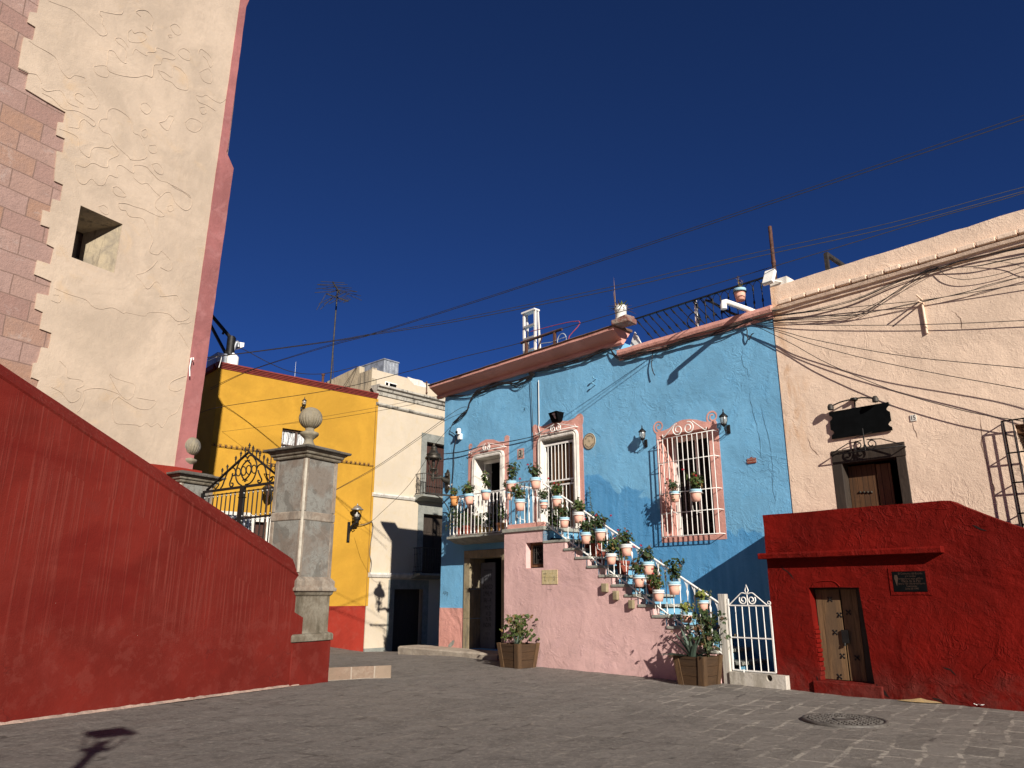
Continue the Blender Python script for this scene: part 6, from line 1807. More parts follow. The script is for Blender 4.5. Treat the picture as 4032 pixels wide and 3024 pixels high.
# ------------------------------------------------------------------ wooden planters
def planter(fr_pos, rz, top, bot, h, label, plants):
    fr = Frame(fr_pos.x, fr_pos.y, 136.57)
    P_ = Thing(fr, 'wooden_planter', label, 'planter', 0, fr_pos.z, 0, 'square wooden planters by the pink stair wall')
    z = fr_pos.z
    mb = MB()
    for k_ in range(3):
        a0, a1 = k_ / 3, (k_ + 1) / 3 - .012
        s0, s1 = bot + (top - bot) * a0, bot + (top - bot) * a1
        for i in range(4):
            c, s = math.cos(i * math.pi / 2), math.sin(i * math.pi / 2)
            def q(u, v, zz): return (u * c - v * s, u * s + v * c, z + zz)
            jt = rndu(-.004, .004)
            mb.add([q(-s0, -s0 + jt, h * a0), q(s0, -s0 + jt, h * a0), q(s1, -s1 + jt, h * a1), q(-s1, -s1 + jt, h * a1),
                    q(-s0, -s0 + .03, h * a0), q(s0, -s0 + .03, h * a0), q(s1, -s1 + .03, h * a1), q(-s1, -s1 + .03, h * a1)],
                   [(0, 1, 2, 3), (7, 6, 5, 4), (3, 2, 6, 7), (0, 4, 5, 1)])
    P_.part('boards', mb, M['wood_brown'])
    for i in range(4):
        c, s = math.cos(i * math.pi / 2), math.sin(i * math.pi / 2)
        def q(u, v, zz): return Vector((u * c - v * s, u * s + v * c, z + zz))
        m2 = MB()
        for sx in (-1, 1):
            vs = []
            for zz, sd in ((-.01, bot), (h + .012, top)):
                u0, u1 = (sd - .10, sd + .012); 
                vs += [q(sx * u0, -sd - .022, zz), q(sx * u1, -sd - .022, zz), q(sx * u1, -sd + .002, zz), q(sx * u0, -sd + .002, zz)]
            m2.add(vs, [(0, 1, 5, 4), (1, 2, 6, 5), (2, 3, 7, 6), (3, 0, 4, 7), (4, 5, 6, 7), (3, 2, 1, 0)])
        P_.part('corner_batten', m2, M['wood_batten'])
    P_.part('soil', MB().add([(-top, -top, z + h - .05), (top, -top, z + h - .05), (top, top, z + h - .05), (-top, top, z + h - .05)], [(0, 1, 2, 3)]), M['soil'])
    for nm, mb, mt in plants: P_.part(nm, mb, mt)
    return P_
random.seed(21)
def agave(c, n, L, w, up=(.3, 1.3), mi=0):
    mb = MB()
    for i in range(n):
        a = i * 2.4 + rndu(-.2, .2); e = rndu(*up); d = Vector((math.cos(a) * math.cos(e), math.sin(a) * math.cos(e), math.sin(e)))
        blade(mb, Vector(c), d, L * rndu(.7, 1.1), w * rndu(.8, 1.2), .10 + .30 * (1.3 - e) * .5, 7, 0, .35)
    return mb
# left planter by the street door
g0_ = on_ground(X1(918, 192)); g0_.z = gz(g0_.x, g0_.y)
tw = mpp(g0_) * (Z4(1310, 0)[0] - Z4(880, 0)[0]) / 2 / 1.38
hh = .52
bt_ = tw * .78; x_, _ = BL.px(X1(918, 192), O_ST + 2 * bt_ + .14); cen = BL.w(x_ - bt_, O_ST + .14 + bt_, 0); g0_.z = gz(cen.x, cen.y)
z_ = g0_.z
mb = MB(); stems = MB()
for i in range(230):
    a = rndu(0, 6.28); rr = abs(random.gauss(0, .22)); t = rndu(.05, .62)
    c = Vector((rr * math.cos(a) - .02, rr * math.sin(a), z_ + hh + t)); leaf_card(mb, c, Vector((rndu(-1, 1), rndu(-1, .4), rndu(.1, 1))), Vector((rndu(-1, 1), rndu(-1, 1), 1)), .045 * rndu(.7, 1.3))
for i in range(12):
    a = rndu(0, 6.28); r1 = rndu(.05, .32); hh2 = rndu(.3, .68)
    stems.tube([(.04 * math.cos(a), .04 * math.sin(a), z_ + hh - .05), (r1 * .5 * math.cos(a), r1 * .5 * math.sin(a), z_ + hh + hh2 * .5), (r1 * math.cos(a), r1 * math.sin(a), z_ + hh + hh2)], [.012, .009, .005], 5)
planter(cen, rad(-38), tw * .98, tw * .78, hh, 'wooden planter with a small leafy shrub by the dark street door',
        [('shrub', mb, M['leaf']), ('stems', stems, M['stem']), ('agave', agave((.12, -.16, z_ + hh - .06), 9, .38, .035, (.6, 1.35)), M['agave'])])
# right planter by the gate post
g1_ = on_ground(Z6(690, 1508)); g1_.z = gz(g1_.x, g1_.y); z_ = g1_.z
tw2 = mpp(g1_) * (Z6(890, 0)[0] - Z6(415, 0)[0]) / 2 / 1.38
bt_ = tw2 * .8; x_, _ = BL.px(Z6(690, 1508), O_ST + 2 * bt_ + .10); cen = BL.w(x_ - bt_, O_ST + .10 + bt_, 0); hh = mpp(g1_) * (1508 - 1235) * .3919
mb = MB(); stems = MB()
for i in range(320):
    a = rndu(0, 6.28); rr = abs(random.gauss(0, .24)); t = rndu(.12, .80)
    c = Vector((.16 + rr * math.cos(a), .12 + rr * math.sin(a), z_ + hh + t)); leaf_card(mb, c, Vector((rndu(-1, 1), rndu(-1, .4), rndu(.1, 1))), Vector((rndu(-1, 1), rndu(-1, 1), 1)), .042 * rndu(.7, 1.3))
for i in range(12):
    a = rndu(0, 6.28); r1 = rndu(.1, .4); hh2 = rndu(.4, .8)
    stems.tube([(.16, .12, z_ + hh - .05), (.16 + r1 * .5 * math.cos(a), .12 + r1 * .5 * math.sin(a), z_ + hh + hh2 * .5), (.16 + r1 * math.cos(a), .12 + r1 * math.sin(a), z_ + hh + hh2)], [.012, .009, .005], 5)
lil = MB()
for i in range(9):
    a = rndu(2.2, 4.4); d = Vector((math.cos(a), math.sin(a) * .7, rndu(.1, .7))); blade(lil, Vector((-.26, -.10, z_ + hh - .05)), d, rndu(.22, .36), .05, .5, 5)
planter(cen, rad(-36), tw2 * .98, tw2 * .80, hh, 'wooden planter with a big blue green agave beside the white gate post',
        [('agave', agave((-.04, -.10, z_ + hh - .08), 22, .72, .055, (.25, 1.35)), M['agave']), ('shrub', mb, M['leaf_dark']), ('stems', stems, M['stem']), ('broad_leaves', lil, M['leaf_lime'])])
# ------------------------------------------------------------------ lamps on the walls
def lamp_on_wall(fr, mount, cen, top, o, label, sc=1.0, glass='lamp_glass', metal='iron'):
    """globe lantern on an ornate bracket: plate on the wall, curled arm, cage, glass, cap, finial"""
    m_ = fr.P(mount, 0); c = fr.P(cen, o); t = fr.P(top, o)
    L = Thing(fr, 'wall_lamp', label, 'lamp', m_.x, m_.z, 0, 'lamps on the blue wall')
    H_ = (t.z - c.z)
    k_ = H_ / .34
    L.part('wall_plate', MB().box(m_.x - .055 * k_, m_.x + .055 * k_, -.03, .0, m_.z - .15 * k_, m_.z + .11 * k_), M[metal], bevel=.01)
    bz = c.z - .16 * k_
    arm = MB()
    arm.tube(smooth([(m_.x, -.02, m_.z - .06 * k_), ((m_.x + c.x) / 2, -o * .6, bz - .16 * k_), (c.x, -o, bz - .10 * k_), (c.x, -o, bz)]), .014 * k_, 6)
    arm.tube(smooth([(m_.x, -.02, m_.z - .13 * k_), ((m_.x * .6 + c.x * .4), -o * .5, bz - .22 * k_), ((m_.x * .3 + c.x * .7), -o * .8, bz - .18 * k_), ((m_.x * .4 + c.x * .6), -o * .6, bz - .13 * k_)]), .010 * k_, 5)
    arm.tube(smooth([(m_.x, -.02, m_.z + .06 * k_), ((m_.x + c.x) / 2, -o * .5, bz - .03 * k_), (c.x, -o, bz - .02 * k_)]), .010 * k_, 5)
    L.part('bracket', arm, M[metal])
    L.part('gallery', MB().lathe([(.03 * k_, -.20 * k_), (.055 * k_, -.17 * k_), (.085 * k_, -.145 * k_), (.085 * k_, -.12 * k_), (.06 * k_, -.12 * k_)], (c.x, -o, c.z), 14), M[metal])
    gl = MB().lathe([(.06 * k_, -.12 * k_), (.10 * k_, -.05 * k_), (.108 * k_, .02 * k_), (.095 * k_, .09 * k_)], (c.x, -o, c.z), 18); L.part('glass', gl, M[glass])
    rb = MB()
    for i in range(6):
        a = i * 1.0472; rb.tube([(c.x + r_ * k_ * math.cos(a), -o + r_ * k_ * math.sin(a), c.z + z * k_) for r_, z in ((.066, -.12), (.106, -.05), (.115, .02), (.10, .095))], .006 * k_, 4)
    L.part('cage_ribs', rb, M[metal])
    L.part('cap', MB().lathe([(.128 * k_, .085 * k_), (.13 * k_, .105 * k_), (.10 * k_, .14 * k_), (.05 * k_, .19 * k_), (.026 * k_, .21 * k_), (.03 * k_, .23 * k_), (.014 * k_, .25 * k_), (.02 * k_, .28 * k_), (.004 * k_, .34 * k_)], (c.x, -o, c.z), 16), M[metal])
    return L
lamp_on_wall(BL, Z7(243, 622), Z7(202, 540), Z7(199, 440), .16, 'black globe lantern to the left of the big barred window')
lamp_on_wall(BL, Z7(1072, 480), Z7(1020, 392), Z7(1009, 278), .17, 'black globe lantern to the right above the big barred window')
lamp_on_wall(YE, Z1(1080, 1030), Z1(1103, 985), Z1(1106, 942), .2, 'small weathered lantern high on the yellow wall above the pillar ball', metal='dark_iron').e['group'] = 'lamps on the yellow wall'

# four-sided lantern on the yellow wall
c = YE.P(X6(318, 235), .32); base = YE.P(X6(212, 545), .02); tp = YE.P(X6(325, 100), .32)
L = Thing(YE, 'wall_lamp', 'open glass lantern on a curved black bracket, low on the yellow wall', 'lamp', base.x, base.z, 0, 'lamps on the yellow wall')
k_ = (tp.z - c.z) / .45
o = .32
L.part('bracket', MB().tube(smooth([(base.x, -.03, base.z), (base.x + .0, -.06, base.z + .35 * k_), (base.x + .06, -.2, base.z + .62 * k_), (c.x, -o, c.z - .32 * k_)]), [.05 * k_] * 15 + [.035 * k_], 8).obox((base.x, -.015, base.z + .35 * k_), .06 * k_, .015, .40 * k_).tube([(base.x, -.05, base.z + .6 * k_), (base.x + .12, -.16, base.z + .45 * k_), (c.x, -o + .03, c.z - .42 * k_)], .02 * k_, 5), M['iron'])
L.part('gallery', MB().lathe([(.05 * k_, -.34 * k_), (.10 * k_, -.29 * k_), (.07 * k_, -.25 * k_), (.15 * k_, -.18 * k_), (.16 * k_, -.10 * k_), (.12 * k_, -.08 * k_)], (c.x, -o, c.z), 14), M['iron'])
rb = MB()
for i in range(6):
    a = i * 1.0472 + .3; rb.tube([(c.x + .13 * k_ * math.cos(a), -o + .13 * k_ * math.sin(a), c.z - .10 * k_), (c.x + .20 * k_ * math.cos(a), -o + .20 * k_ * math.sin(a), c.z + .22 * k_)], .012 * k_, 4)
L.part('cage_ribs', rb, M['iron'])
L.part('bulb', MB().lathe([(.05 * k_, -.1 * k_), (.09 * k_, -.06 * k_), (.09 * k_, .02 * k_), (.04 * k_, .05 * k_), (.035 * k_, .14 * k_)], (c.x, -o, c.z), 12), simple('bulb_glass', (.42, .41, .38), .3))
L.part('cap', MB().lathe([(.245 * k_, .20 * k_), (.25 * k_, .235 * k_), (.19 * k_, .25 * k_), (.15 * k_, .32 * k_), (.07 * k_, .37 * k_), (.02 * k_, .39 * k_), (.035 * k_, .42 * k_), (.002, .46 * k_)], (c.x, -o, c.z), 18), M['tin'])
# small lamp behind the gate
c = YE.P(W1(1015, 730), .5)
L = Thing(YE, 'wall_lamp', 'squat dark lantern seen through the bars of the iron gate', 'lamp', c.x, c.z, .5, 'lamps on the yellow wall')
L.part('lantern_body', MB().lathe([(.02, -.28), (.10, -.22), (.18, -.08), (.20, .05), (.12, .12), (.03, .16)], (c.x, -.5, c.z), 12), M['bronze'])
L.part('bracket', MB().tube([(c.x, -.5, c.z + .16), (c.x, -.5, c.z + .5), (c.x, 0, c.z + .6)], .02, 5), M['iron'])
# tall iron frame by the pillar
a, b = YE.P(W1(1065, 180), 1.6), YE.P(W1(1045, 520), 1.6)
mb = MB(); w_ = .26
for dx in (0, w_): mb.tube([(a.x + dx, -1.6, a.z), (a.x + dx, -1.6, b.z - 3.6)], .02, 5)
for t in (0, .3, .36): mb.tube([(a.x - .08, -1.6, a.z - 1.2 * t), (a.x + w_ + .1, -1.6, a.z - 1.2 * t)], .02, 5)
single(YE, 'iron_trellis', 'tall thin rusty iron trellis standing between the gate and the yellow wall', 'trellis', mb, M['rust'], a.x, b.z - 3.6, 1.6)

# big street lantern on the corner of the blue house
mp = BL.px(Z3(447, 1228), .03)
def solve_o(p, x):
    lo, hi = 0.0, 4.0
    for _ in range(40):
        m_ = (lo + hi) / 2
        if BL.px(p, m_)[0] < x: lo = m_
        else: hi = m_
    return lo
lo_ = solve_o(Z3(290, 1180), mp[0])
q = lambda x, y: BL.px(Z3(x, y), lo_)[1]
cx = mp[0]
L = Thing(BL, 'street_lantern', 'large dull bronze street lantern on a bracket at the left corner of the blue house', 'lamp', cx, mp[1], 0)
pts = [(.10, .30), (.14, .24), (.15, .05), (.15, -.15), (.11, -.28), (.05, -.33), (.0, -.34)]
mb = MB().prism([(cx + .11 * math.sin(a) * (1 if abs(math.cos(a)) < .8 else .8), mp[1] + .36 * math.cos(a)) for a in [6.283 * j / 24 for j in range(24)]], .04, 0)
mb.lathe([(.07, 0), (.06, .03), (.085, .06), (.05, .09)], (cx, -.05, mp[1] + .16), 12).spiral(cx, mp[1] - .2, .05, .06, .02, 0, 1.3, .014)
L.part('wall_plate', mb, M['bronze'], bevel=.008)
za = q(290, 1195)
L.part('arm', MB().tube([(cx, -.03, mp[1]), (cx, -.18, mp[1] + .02), (cx, -lo_ * .45, za + .05), (cx, -lo_, za), (cx, -lo_ - .12, za + .01)], [.09, .075, .045, .035, .006], 10).ball((cx, -lo_ * .52, za + .05), .05), M['bronze'])
zb, ze, zt_ = q(290, 1110), q(290, 985), q(290, 815)
def rad_at(px, y): return mpp(BL.w(cx, lo_, y)) * px * .36166
Rr = rad_at(88, ze)
L.part('stem', MB().lathe([(.02, za - .1), (.05, za - .06), (.03, za), (.055, za + .06), (.03, za + .12), (.06, zb), (.10, zb + .02), (.0, zb + .03)], (cx, -lo_, 0), 12), M['bronze'])
rb = MB()
for i in range(4):
    a = i * math.pi / 2 + .25
    rb.tube([(cx + .10 * math.cos(a), -lo_ + .10 * math.sin(a), zb + .02), (cx + Rr * math.cos(a), -lo_ + Rr * math.sin(a), ze)], .014, 5)
    rb.tube(smooth([(cx + .05 * math.cos(a), -lo_ + .05 * math.sin(a), za + .08), (cx + .17 * math.cos(a), -lo_ + .17 * math.sin(a), za + .12), (cx + .16 * math.cos(a), -lo_ + .16 * math.sin(a), zb + .02), (cx + .08 * math.cos(a), -lo_ + .08 * math.sin(a), zb - .03)]), .012, 5)
rb.lathe([(.105, zb + .015), (.115, zb + .03), (.105, zb + .045)], (cx, -lo_, 0), 12)
L.part('cage_ribs', rb, M['bronze'])
L.part('burner', MB().lathe([(.03, zb + .03), (.025, ze - .25), (.05, ze - .22), (.05, ze - .05)], (cx, -lo_, 0), 10), M['bronze'])
hh_ = zt_ - ze
L.part('hood', MB().lathe([(Rr * .3, ze + .02), (Rr * .9, ze - .02), (Rr * 1.04, ze - .015), (Rr * 1.04, ze + .02), (Rr * .78, ze + hh_ * .20), (Rr * .90, ze + hh_ * .23), (Rr * .84, ze + hh_ * .30), (Rr * .62, ze + hh_ * .34), (Rr * .40, ze + hh_ * .55), (Rr * .34, ze + hh_ * .60), (Rr * .42, ze + hh_ * .63), (Rr * .38, ze + hh_ * .70), (Rr * .18, ze + hh_ * .80), (Rr * .11, ze + hh_ * .86), (Rr * .16, ze + hh_ * .93), (.005, ze + hh_ * 1.0)], (cx, -lo_, 0), 24, flute=0), M['bronze'])
# small old bracket under it
a = BL.P(W3(345, 1070), .9); b = BL.P(W3(590, 1100), .0)
mb = MB().bar((b.x, .0, b.z), (b.x, -.95, b.z), .035, .05).lathe([(.004, 0), (.07, .01), (.07, .03), (.004, .04)], (b.x, -.97, b.z - .02), 12).tube(smooth([(b.x, -.02, b.z - .6), (b.x, -.12, b.z - .35), (b.x, -.4, b.z - .1), (b.x, -.62, b.z - .02)]), .016, 5)
single(BL, 'sign_bracket', 'empty iron sign bracket below the street lantern on the blue corner', 'bracket', mb, M['dark_iron'], b.x, b.z - .6, 0)

# street lamp across the square behind the viewer: only its shadow falls into the picture
G = on_ground(O(226, 1596)); Lh = Vector((LIGHT.x, LIGHT.y)).normalized(); hl_ = 4.7
pp_ = Vector((G.x, G.y)) - Lh * (hl_ / math.tan(SUN_EL))
SL = Thing(Frame(pp_.x, pp_.y, 90), 'street_lamp', 'tall iron street lamp with flat topped lantern standing behind the viewer', 'lamp', 0, 0, 0)
SL.part('post', MB().lathe([(.16, 0), (.16, .3), (.09, .45), (.07, .6), (.055, hl_ - .45), (.07, hl_ - .40), (.05, hl_ - .35)], (0, 0, 0), 14), M['iron'])
SL.part('lantern_floor', MB().lathe([(.05, hl_ - .36), (.17, hl_ - .32), (.17, hl_ - .27), (.0, hl_ - .26)], (0, 0, 0), 4), M['iron'])
rb = MB()
for i in range(4):
    a = i * math.pi / 2; rb.tube([(.16 * math.cos(a), .16 * math.sin(a), hl_ - .28), (.27 * math.cos(a), .27 * math.sin(a), hl_ + .18)], .014, 5)
SL.part('cage_ribs', rb, M['iron'])
SL.part('cap', MB().lathe([(.33, hl_ + .17), (.34, hl_ + .21), (.24, hl_ + .27), (.06, hl_ + .31), (.0, hl_ + .33)], (0, 0, 0), 4), M['iron'])
SL.part('bulb', MB().lathe([(.03, hl_ - .26), (.05, hl_ - .2), (.05, hl_ - .06), (.0, hl_ - .02)], (0, 0, 0), 10), M['white'])

# ------------------------------------------------------------------ signs and plates
def plate(fr, name, label, cat, poly, o, th, mat, extra=None, bevel=.004):
    xs_ = [p[0] for p in poly]; zs2 = [p[1] for p in poly]
    P_ = Thing(fr, name, label, cat, min(xs_), min(zs2), 0)
    P_.part('plate', MB().prism(poly, o + th, o), mat, bevel=bevel)
    if extra: extra(P_, (min(xs_) + max(xs_)) / 2, (min(zs2) + max(zs2)) / 2, o + th + .003)
    return P_
def sq(fr, a, b):                                  # upright rectangle between two photo corners
    p, q_ = fr.px(a), fr.px(b); return rect(min(p[0], q_[0]), max(p[0], q_[0]), min(p[1], q_[1]), max(p[1], q_[1]))
pl3 = rect(bP(Z3(1222, 930))[0], bP(Z3(1270, 930))[0], bP(Z3(1245, 972))[1], bP(Z3(1245, 892))[1])
plate(BL, 'house_number', 'house number tile 3 in a salmon border between the two upper doors', 'number plate', pl3, .004, .012, stone('number_tile', (.34, .33, .28), (.42, .41, .35), 6),
      lambda P_, x, z, o: P_.part('numeral', letters(MB(), '3.', .30, x + .02, o, z, 0, .85), M['ink']))
g_ = .045
Bh.part('number_border', MB().prism(rect(pl3[0][0] - g_, pl3[1][0] + g_, pl3[0][1] - g_, pl3[2][1] + g_), .005, -.01, [rect(pl3[0][0] - .002, pl3[1][0] + .002, pl3[0][1] - .002, pl3[2][1] + .002)]), M['salmon'])
c15 = BL.px(Z8(1239, 304)); 
plate(BL, 'house_number', 'small white house number tile reading 15 on the peach wall', 'number plate', rect(c15[0] - .052, c15[0] + .052, c15[1] - .06, c15[1] + .06), .014, .012, M['white_stone'],
      lambda P_, x, z, o: P_.part('numeral', letters(MB(), '15', .115, x, o, z, 0, .8), M['ink']))
# oval plaque
oc = bP(Z3(1995, 795)); orx = (bP(Z3(2063, 795))[0] - bP(Z3(1927, 795))[0]) / 2; orz = orx * 1.02
def oval_text(P_, x, z, o):
    mb = MB()
    for word, a0, rr, sgn in (('Casa Felipe Araujo', 155, .68, -1), ('Estudio de Arte', 210, .70, 1)):
        n_ = len(word)
        for i, ch in enumerate(word):
            if ch == ' ': continue
            a = rad(a0 + sgn * (130 if sgn < 0 else 120) * i / (n_ - 1))
            letters(mb, ch, orx * .30, x + orx * rr * math.cos(a), o, z + orz * rr * math.sin(a), 0, .9, 'CENTER', a - math.pi / 2 if sgn < 0 else a + math.pi / 2)
    letters(mb, 'n', orx * .5, x, o, z, 0, .7)
    for i in range(44):
        a = i * 6.283 / 44; mb.obox((x + orx * .93 * math.cos(a), -o, z + orz * .93 * math.sin(a)), orx * .035, .001, orx * .045)
    P_.part('lettering', mb, M['ink'])
plate(BL, 'oval_plaque', 'round cream ceramic plaque with dark lettering right of the barred door', 'plaque', [(oc[0] + orx * math.cos(a), oc[1] + orz * math.sin(a)) for a in [6.283 * j / 32 for j in range(32)]], .003, .014, M['plaque_cream'], oval_text)
# little red-brown name sign
rs0, rs1 = bP(Z7(1258, 790)), bP(Z7(1350, 815)); rzc = (rs0[1] + rs1[1]) / 2; rh = .055
def red_text(P_, x, z, o):
    mb = MB(); letters(mb, 'Hacienda', .055, x, o, z + .024, 0, .9); letters(mb, 'Conservada', .055, x, o, z - .026, 0, .9); P_.part('lettering', mb, M['ink_pale'])
plate(BL, 'name_sign', 'little red brown sign with two pale words, right of the big window', 'sign', [(rs0[0], rzc - rh), (rs1[0], rzc - rh), (rs1[0], rzc + rh), ((rs0[0] + rs1[0]) / 2 + .03, rzc + rh), ((rs0[0] + rs1[0]) / 2 + .012, rzc + rh + .025), ((rs0[0] + rs1[0]) / 2 - .02, rzc + rh + .023), ((rs0[0] + rs1[0]) / 2 - .035, rzc + rh), (rs0[0], rzc + rh)], .003, .015, M['sign_red'], red_text)
# tile picture on the pink wall
tq = [BL.px(W4(*q_), O_ST) for q_ in ((417, 1370), (880, 1357), (868, 925), (410, 945))]
tx0, tx1 = (tq[0][0] + tq[3][0]) / 2, (tq[1][0] + tq[2][0]) / 2; tz0, tz1 = (tq[0][1] + tq[1][1]) / 2, (tq[2][1] + tq[3][1]) / 2
Tp = Thing(BL, 'tile_panel', 'panel of six pale yellow tiles with faint lettering on the pink wall', 'tile panel', tx0, tz0, O_ST)
Tp.part('tiles', MB().prism(rect(tx0, tx1, tz0, tz1), O_ST + .010, O_ST - .01), M['tile'])
mb = MB()
for tx, x, z, s_ in (('T', .18, .42, .10), ('no', .20, .28, .06), ('5', .80, .42, .11), ('m', .80, .28, .05), ('calle', .2, .75, .06), ('v', .45, .3, .06)):
    letters(mb, tx, s_, tx0 + (tx1 - tx0) * x, O_ST + .013, tz0 + (tz1 - tz0) * z)
mb2 = MB(); g_a, g_b = BL.px(W4(650, 1375), O_ST), BL.px(W4(650, 1600), O_ST); g_c, g_d = BL.px(W4(565, 1520), O_ST), BL.px(W4(700, 1520), O_ST)
mb2.box(g_a[0] - .006, g_a[0] + .006, -O_ST - .002, -O_ST + .01, g_b[1], g_a[1]).box(g_c[0], g_d[0], -O_ST - .0025, -O_ST + .01, g_c[1] - .006, g_c[1] + .006)
St.part('wall_mark', mb2, simple('faint_grey_mark', (.36, .24, .23), .9))
gq_ = BL.px(Z4(290, 795)); Bh.part('graffiti', letters(MB(), 'APR', .17, gq_[0], .004, gq_[1], 0, .9, 'CENTER', -.25), simple('graffiti_pencil', (.06, .12, .17), .9))
Tp.part('lettering', mb, simple('faded_brown_lettering', (.17, .15, .10), .7))
# black box sign with a mouth emblem over the barred door
bx = [BL.px(Z3(*q_), .16) for q_ in ((1575, 582), (1655, 565), (1690, 470), (1572, 490))]
cxx_ = (bx[0][0] + bx[1][0]) / 2; czz_ = (bx[0][1] + bx[2][1]) / 2; hw_ = (bx[2][0] - bx[3][0]) / 2 * .8; hh_ = (bx[3][1] - bx[0][1]) / 2
S_ = Thing(BL, 'box_sign', 'black slanted box sign with a grey mouth and tongue emblem over the barred door', 'sign', cxx_, czz_, 0)
mb = MB().add([(cxx_ - hw_, -.10, czz_ - hh_), (cxx_ + hw_ * .8, -.16, czz_ - hh_), (cxx_ + hw_ * 1.25, -.30, czz_ + hh_), (cxx_ - hw_, -.24, czz_ + hh_),
               (cxx_ - hw_, -.0, czz_ - hh_), (cxx_ + hw_ * .8, .0, czz_ - hh_), (cxx_ + hw_ * 1.25, .0, czz_ + hh_), (cxx_ - hw_, .0, czz_ + hh_)],
              [(0, 1, 2, 3), (7, 6, 5, 4), (0, 4, 5, 1), (1, 5, 6, 2), (2, 6, 7, 3), (3, 7, 4, 0)])
S_.part('box', mb, M['black'])
mb = MB(); ox, oz = cxx_ + hw_ * .30, czz_ + hh_ * .15
def pt(u, v):
    t = (v * hh_ + oz - (czz_ - hh_)) / (2 * hh_); s_ = (u * hw_ + ox - (cxx_ - hw_)) / (2 * hw_)
    return (ox + u * hw_, -(.10 + .14 * t + .06 * s_) - .006, oz + v * hh_)
mb.add([pt(*p) for p in ((-.42, .35), (-.22, .62), (0, .50), (.22, .62), (.45, .35), (.3, .12), (-.28, .12))], [(0, 1, 2, 3, 4, 5, 6)])
mb.add([pt(*p) for p in ((-.22, .05), (.24, .05), (.2, -.5), (.02, -.78), (-.16, -.5))], [(0, 1, 2, 3, 4)])
S_.part('emblem', mb, M['tongue'])
# camera on the blue wall
c1, c2 = BL.P(Z3(570, 682), .12), BL.P(Z3(570, 742), .10)
Cm = Thing(BL, 'security_camera', 'small white security camera with a junction box near the left blue corner', 'camera', c2.x, c2.z, 0)
Cm.part('junction_box', MB().box(c2.x - .06, c2.x + .06, -.10, 0, c2.z - .09, c2.z + .09), M['white'], bevel=.01)
Cm.part('camera_body', MB().lathe([(.06, -.10), (.075, .0), (.06, .07), (.0, .09)], (c1.x, -.12, c1.z), 14), M['white'])
Cm.part('lens', MB().ball((c1.x - .01, -.19, c1.z - .05), .045), M['black'])
# hanging board over the peach door
so = .06
bq = [BL.px(Z8(*q_), so) for q_ in ((572, 478), (1062, 398), (1030, 170), (545, 258))]
b0, b1 = (bq[0][0] + bq[3][0]) / 2, (bq[1][0] + bq[2][0]) / 2; y0, y1 = (bq[0][1] + bq[1][1]) / 2, (bq[2][1] + bq[3][1]) / 2
def notch(x, z0, z1, d):
    out = []; H_ = z1 - z0
    for i in range(9):
        a = math.pi * i / 8; out.append((x - d * .055 * math.sin(a), z0 + H_ * .12 + H_ * .22 * i / 8))
    for i in range(9):
        a = math.pi * i / 8; out.append((x - d * .055 * math.sin(a), z0 + H_ * .66 + H_ * .22 * i / 8))
    return out
right_ = notch(b1, y0, y1, 1); left_ = notch(b0, y0, y1, -1)[::-1]
poly = [(b0, y0), (b1, y0)] + right_ + [(b1, y1), (b0, y1)] + left_
Sg = Thing(BL, 'hanging_sign', 'blank black board with notched ends hung above the peach house door', 'sign', b0, y0, so)
Sg.part('board', MB().prism(poly, so, so - .03), M['black'])
mb = MB(); mxb = (b0 + b1) / 2 - .05
for d in (-1, 1):
    mb.tube(smooth([(mxb, -.02, y1 + .18), (mxb + d * .2, -so - .06, y1 + .15), (mxb + d * .40, -so - .09, y1 + .09)]), .014, 5)
    mb.lathe([(.02, -.02), (.05, .0), (.05, .05), (.03, .08), (.0, .09)], (mxb + d * .42, -so - .09, y1 + .03), 10)
mb.lathe([(.07, -.02), (.07, .02)], (mxb, -.05, y1 + .17), 10).tube([(mxb, -.02, y1 + .18), (mxb, -so + .015, y1)], .014, 5)
mb.tube([(mxb + .1, -.1, y0), (mxb + .1, -.1, y0 - .22)], .012, 5)
Sg.part('lamp_bracket', mb, M['iron'])
for d in (-1, 1):
    Sg.part('lamp_head', MB().lathe([(.055, .0), (.06, .06), (.035, .11), (.0, .12)], (mxb + d * .42, -so - .09, y1 + .02), 10), M['dark_iron'])

# ------------------------------------------------------------------ on the blue roof
# step ladder
lo = -1.1
a0, a1 = BL.P(Y1(190, 1010), lo), BL.P(Y1(325, 980), lo); at_, bt2 = BL.P(Y1(192, 545), lo), BL.P(Y1(322, 540), lo)
Ld = Thing(BL, 'step_ladder', 'white wooden step ladder standing on the blue house roof', 'ladder', a0.x, ztopL - .1, lo)
zl0 = zpr - .3
x0l, x1l = at_.x, bt2.x; zlt = (at_.z + bt2.z) / 2
mb = MB()
for x in (x0l, x1l): mb.bar((x, -lo, zl0), (x, -lo + .0, zlt), .075, .045)
Ld.part('side_rails', mb, M['white_wood'])
mb = MB()
z = zlt - .46
while z > zl0:
    mb.box(x0l, x1l, -lo - .06, -lo + .06, z - .03, z + .03); z -= .40
Ld.part('rungs', mb, M['alu'])
Ld.part('top_step', MB().box(x0l - .05, x1l + .05, -lo - .08, -lo + .16, zlt, zlt + .05), M['white_wood'])
mb = MB()
for x in (x0l, x1l): mb.bar((x, -lo + .12, zlt), (x, -lo + .32, zl0), .06, .035)
Ld.part('rear_legs', mb, M['white_wood'])
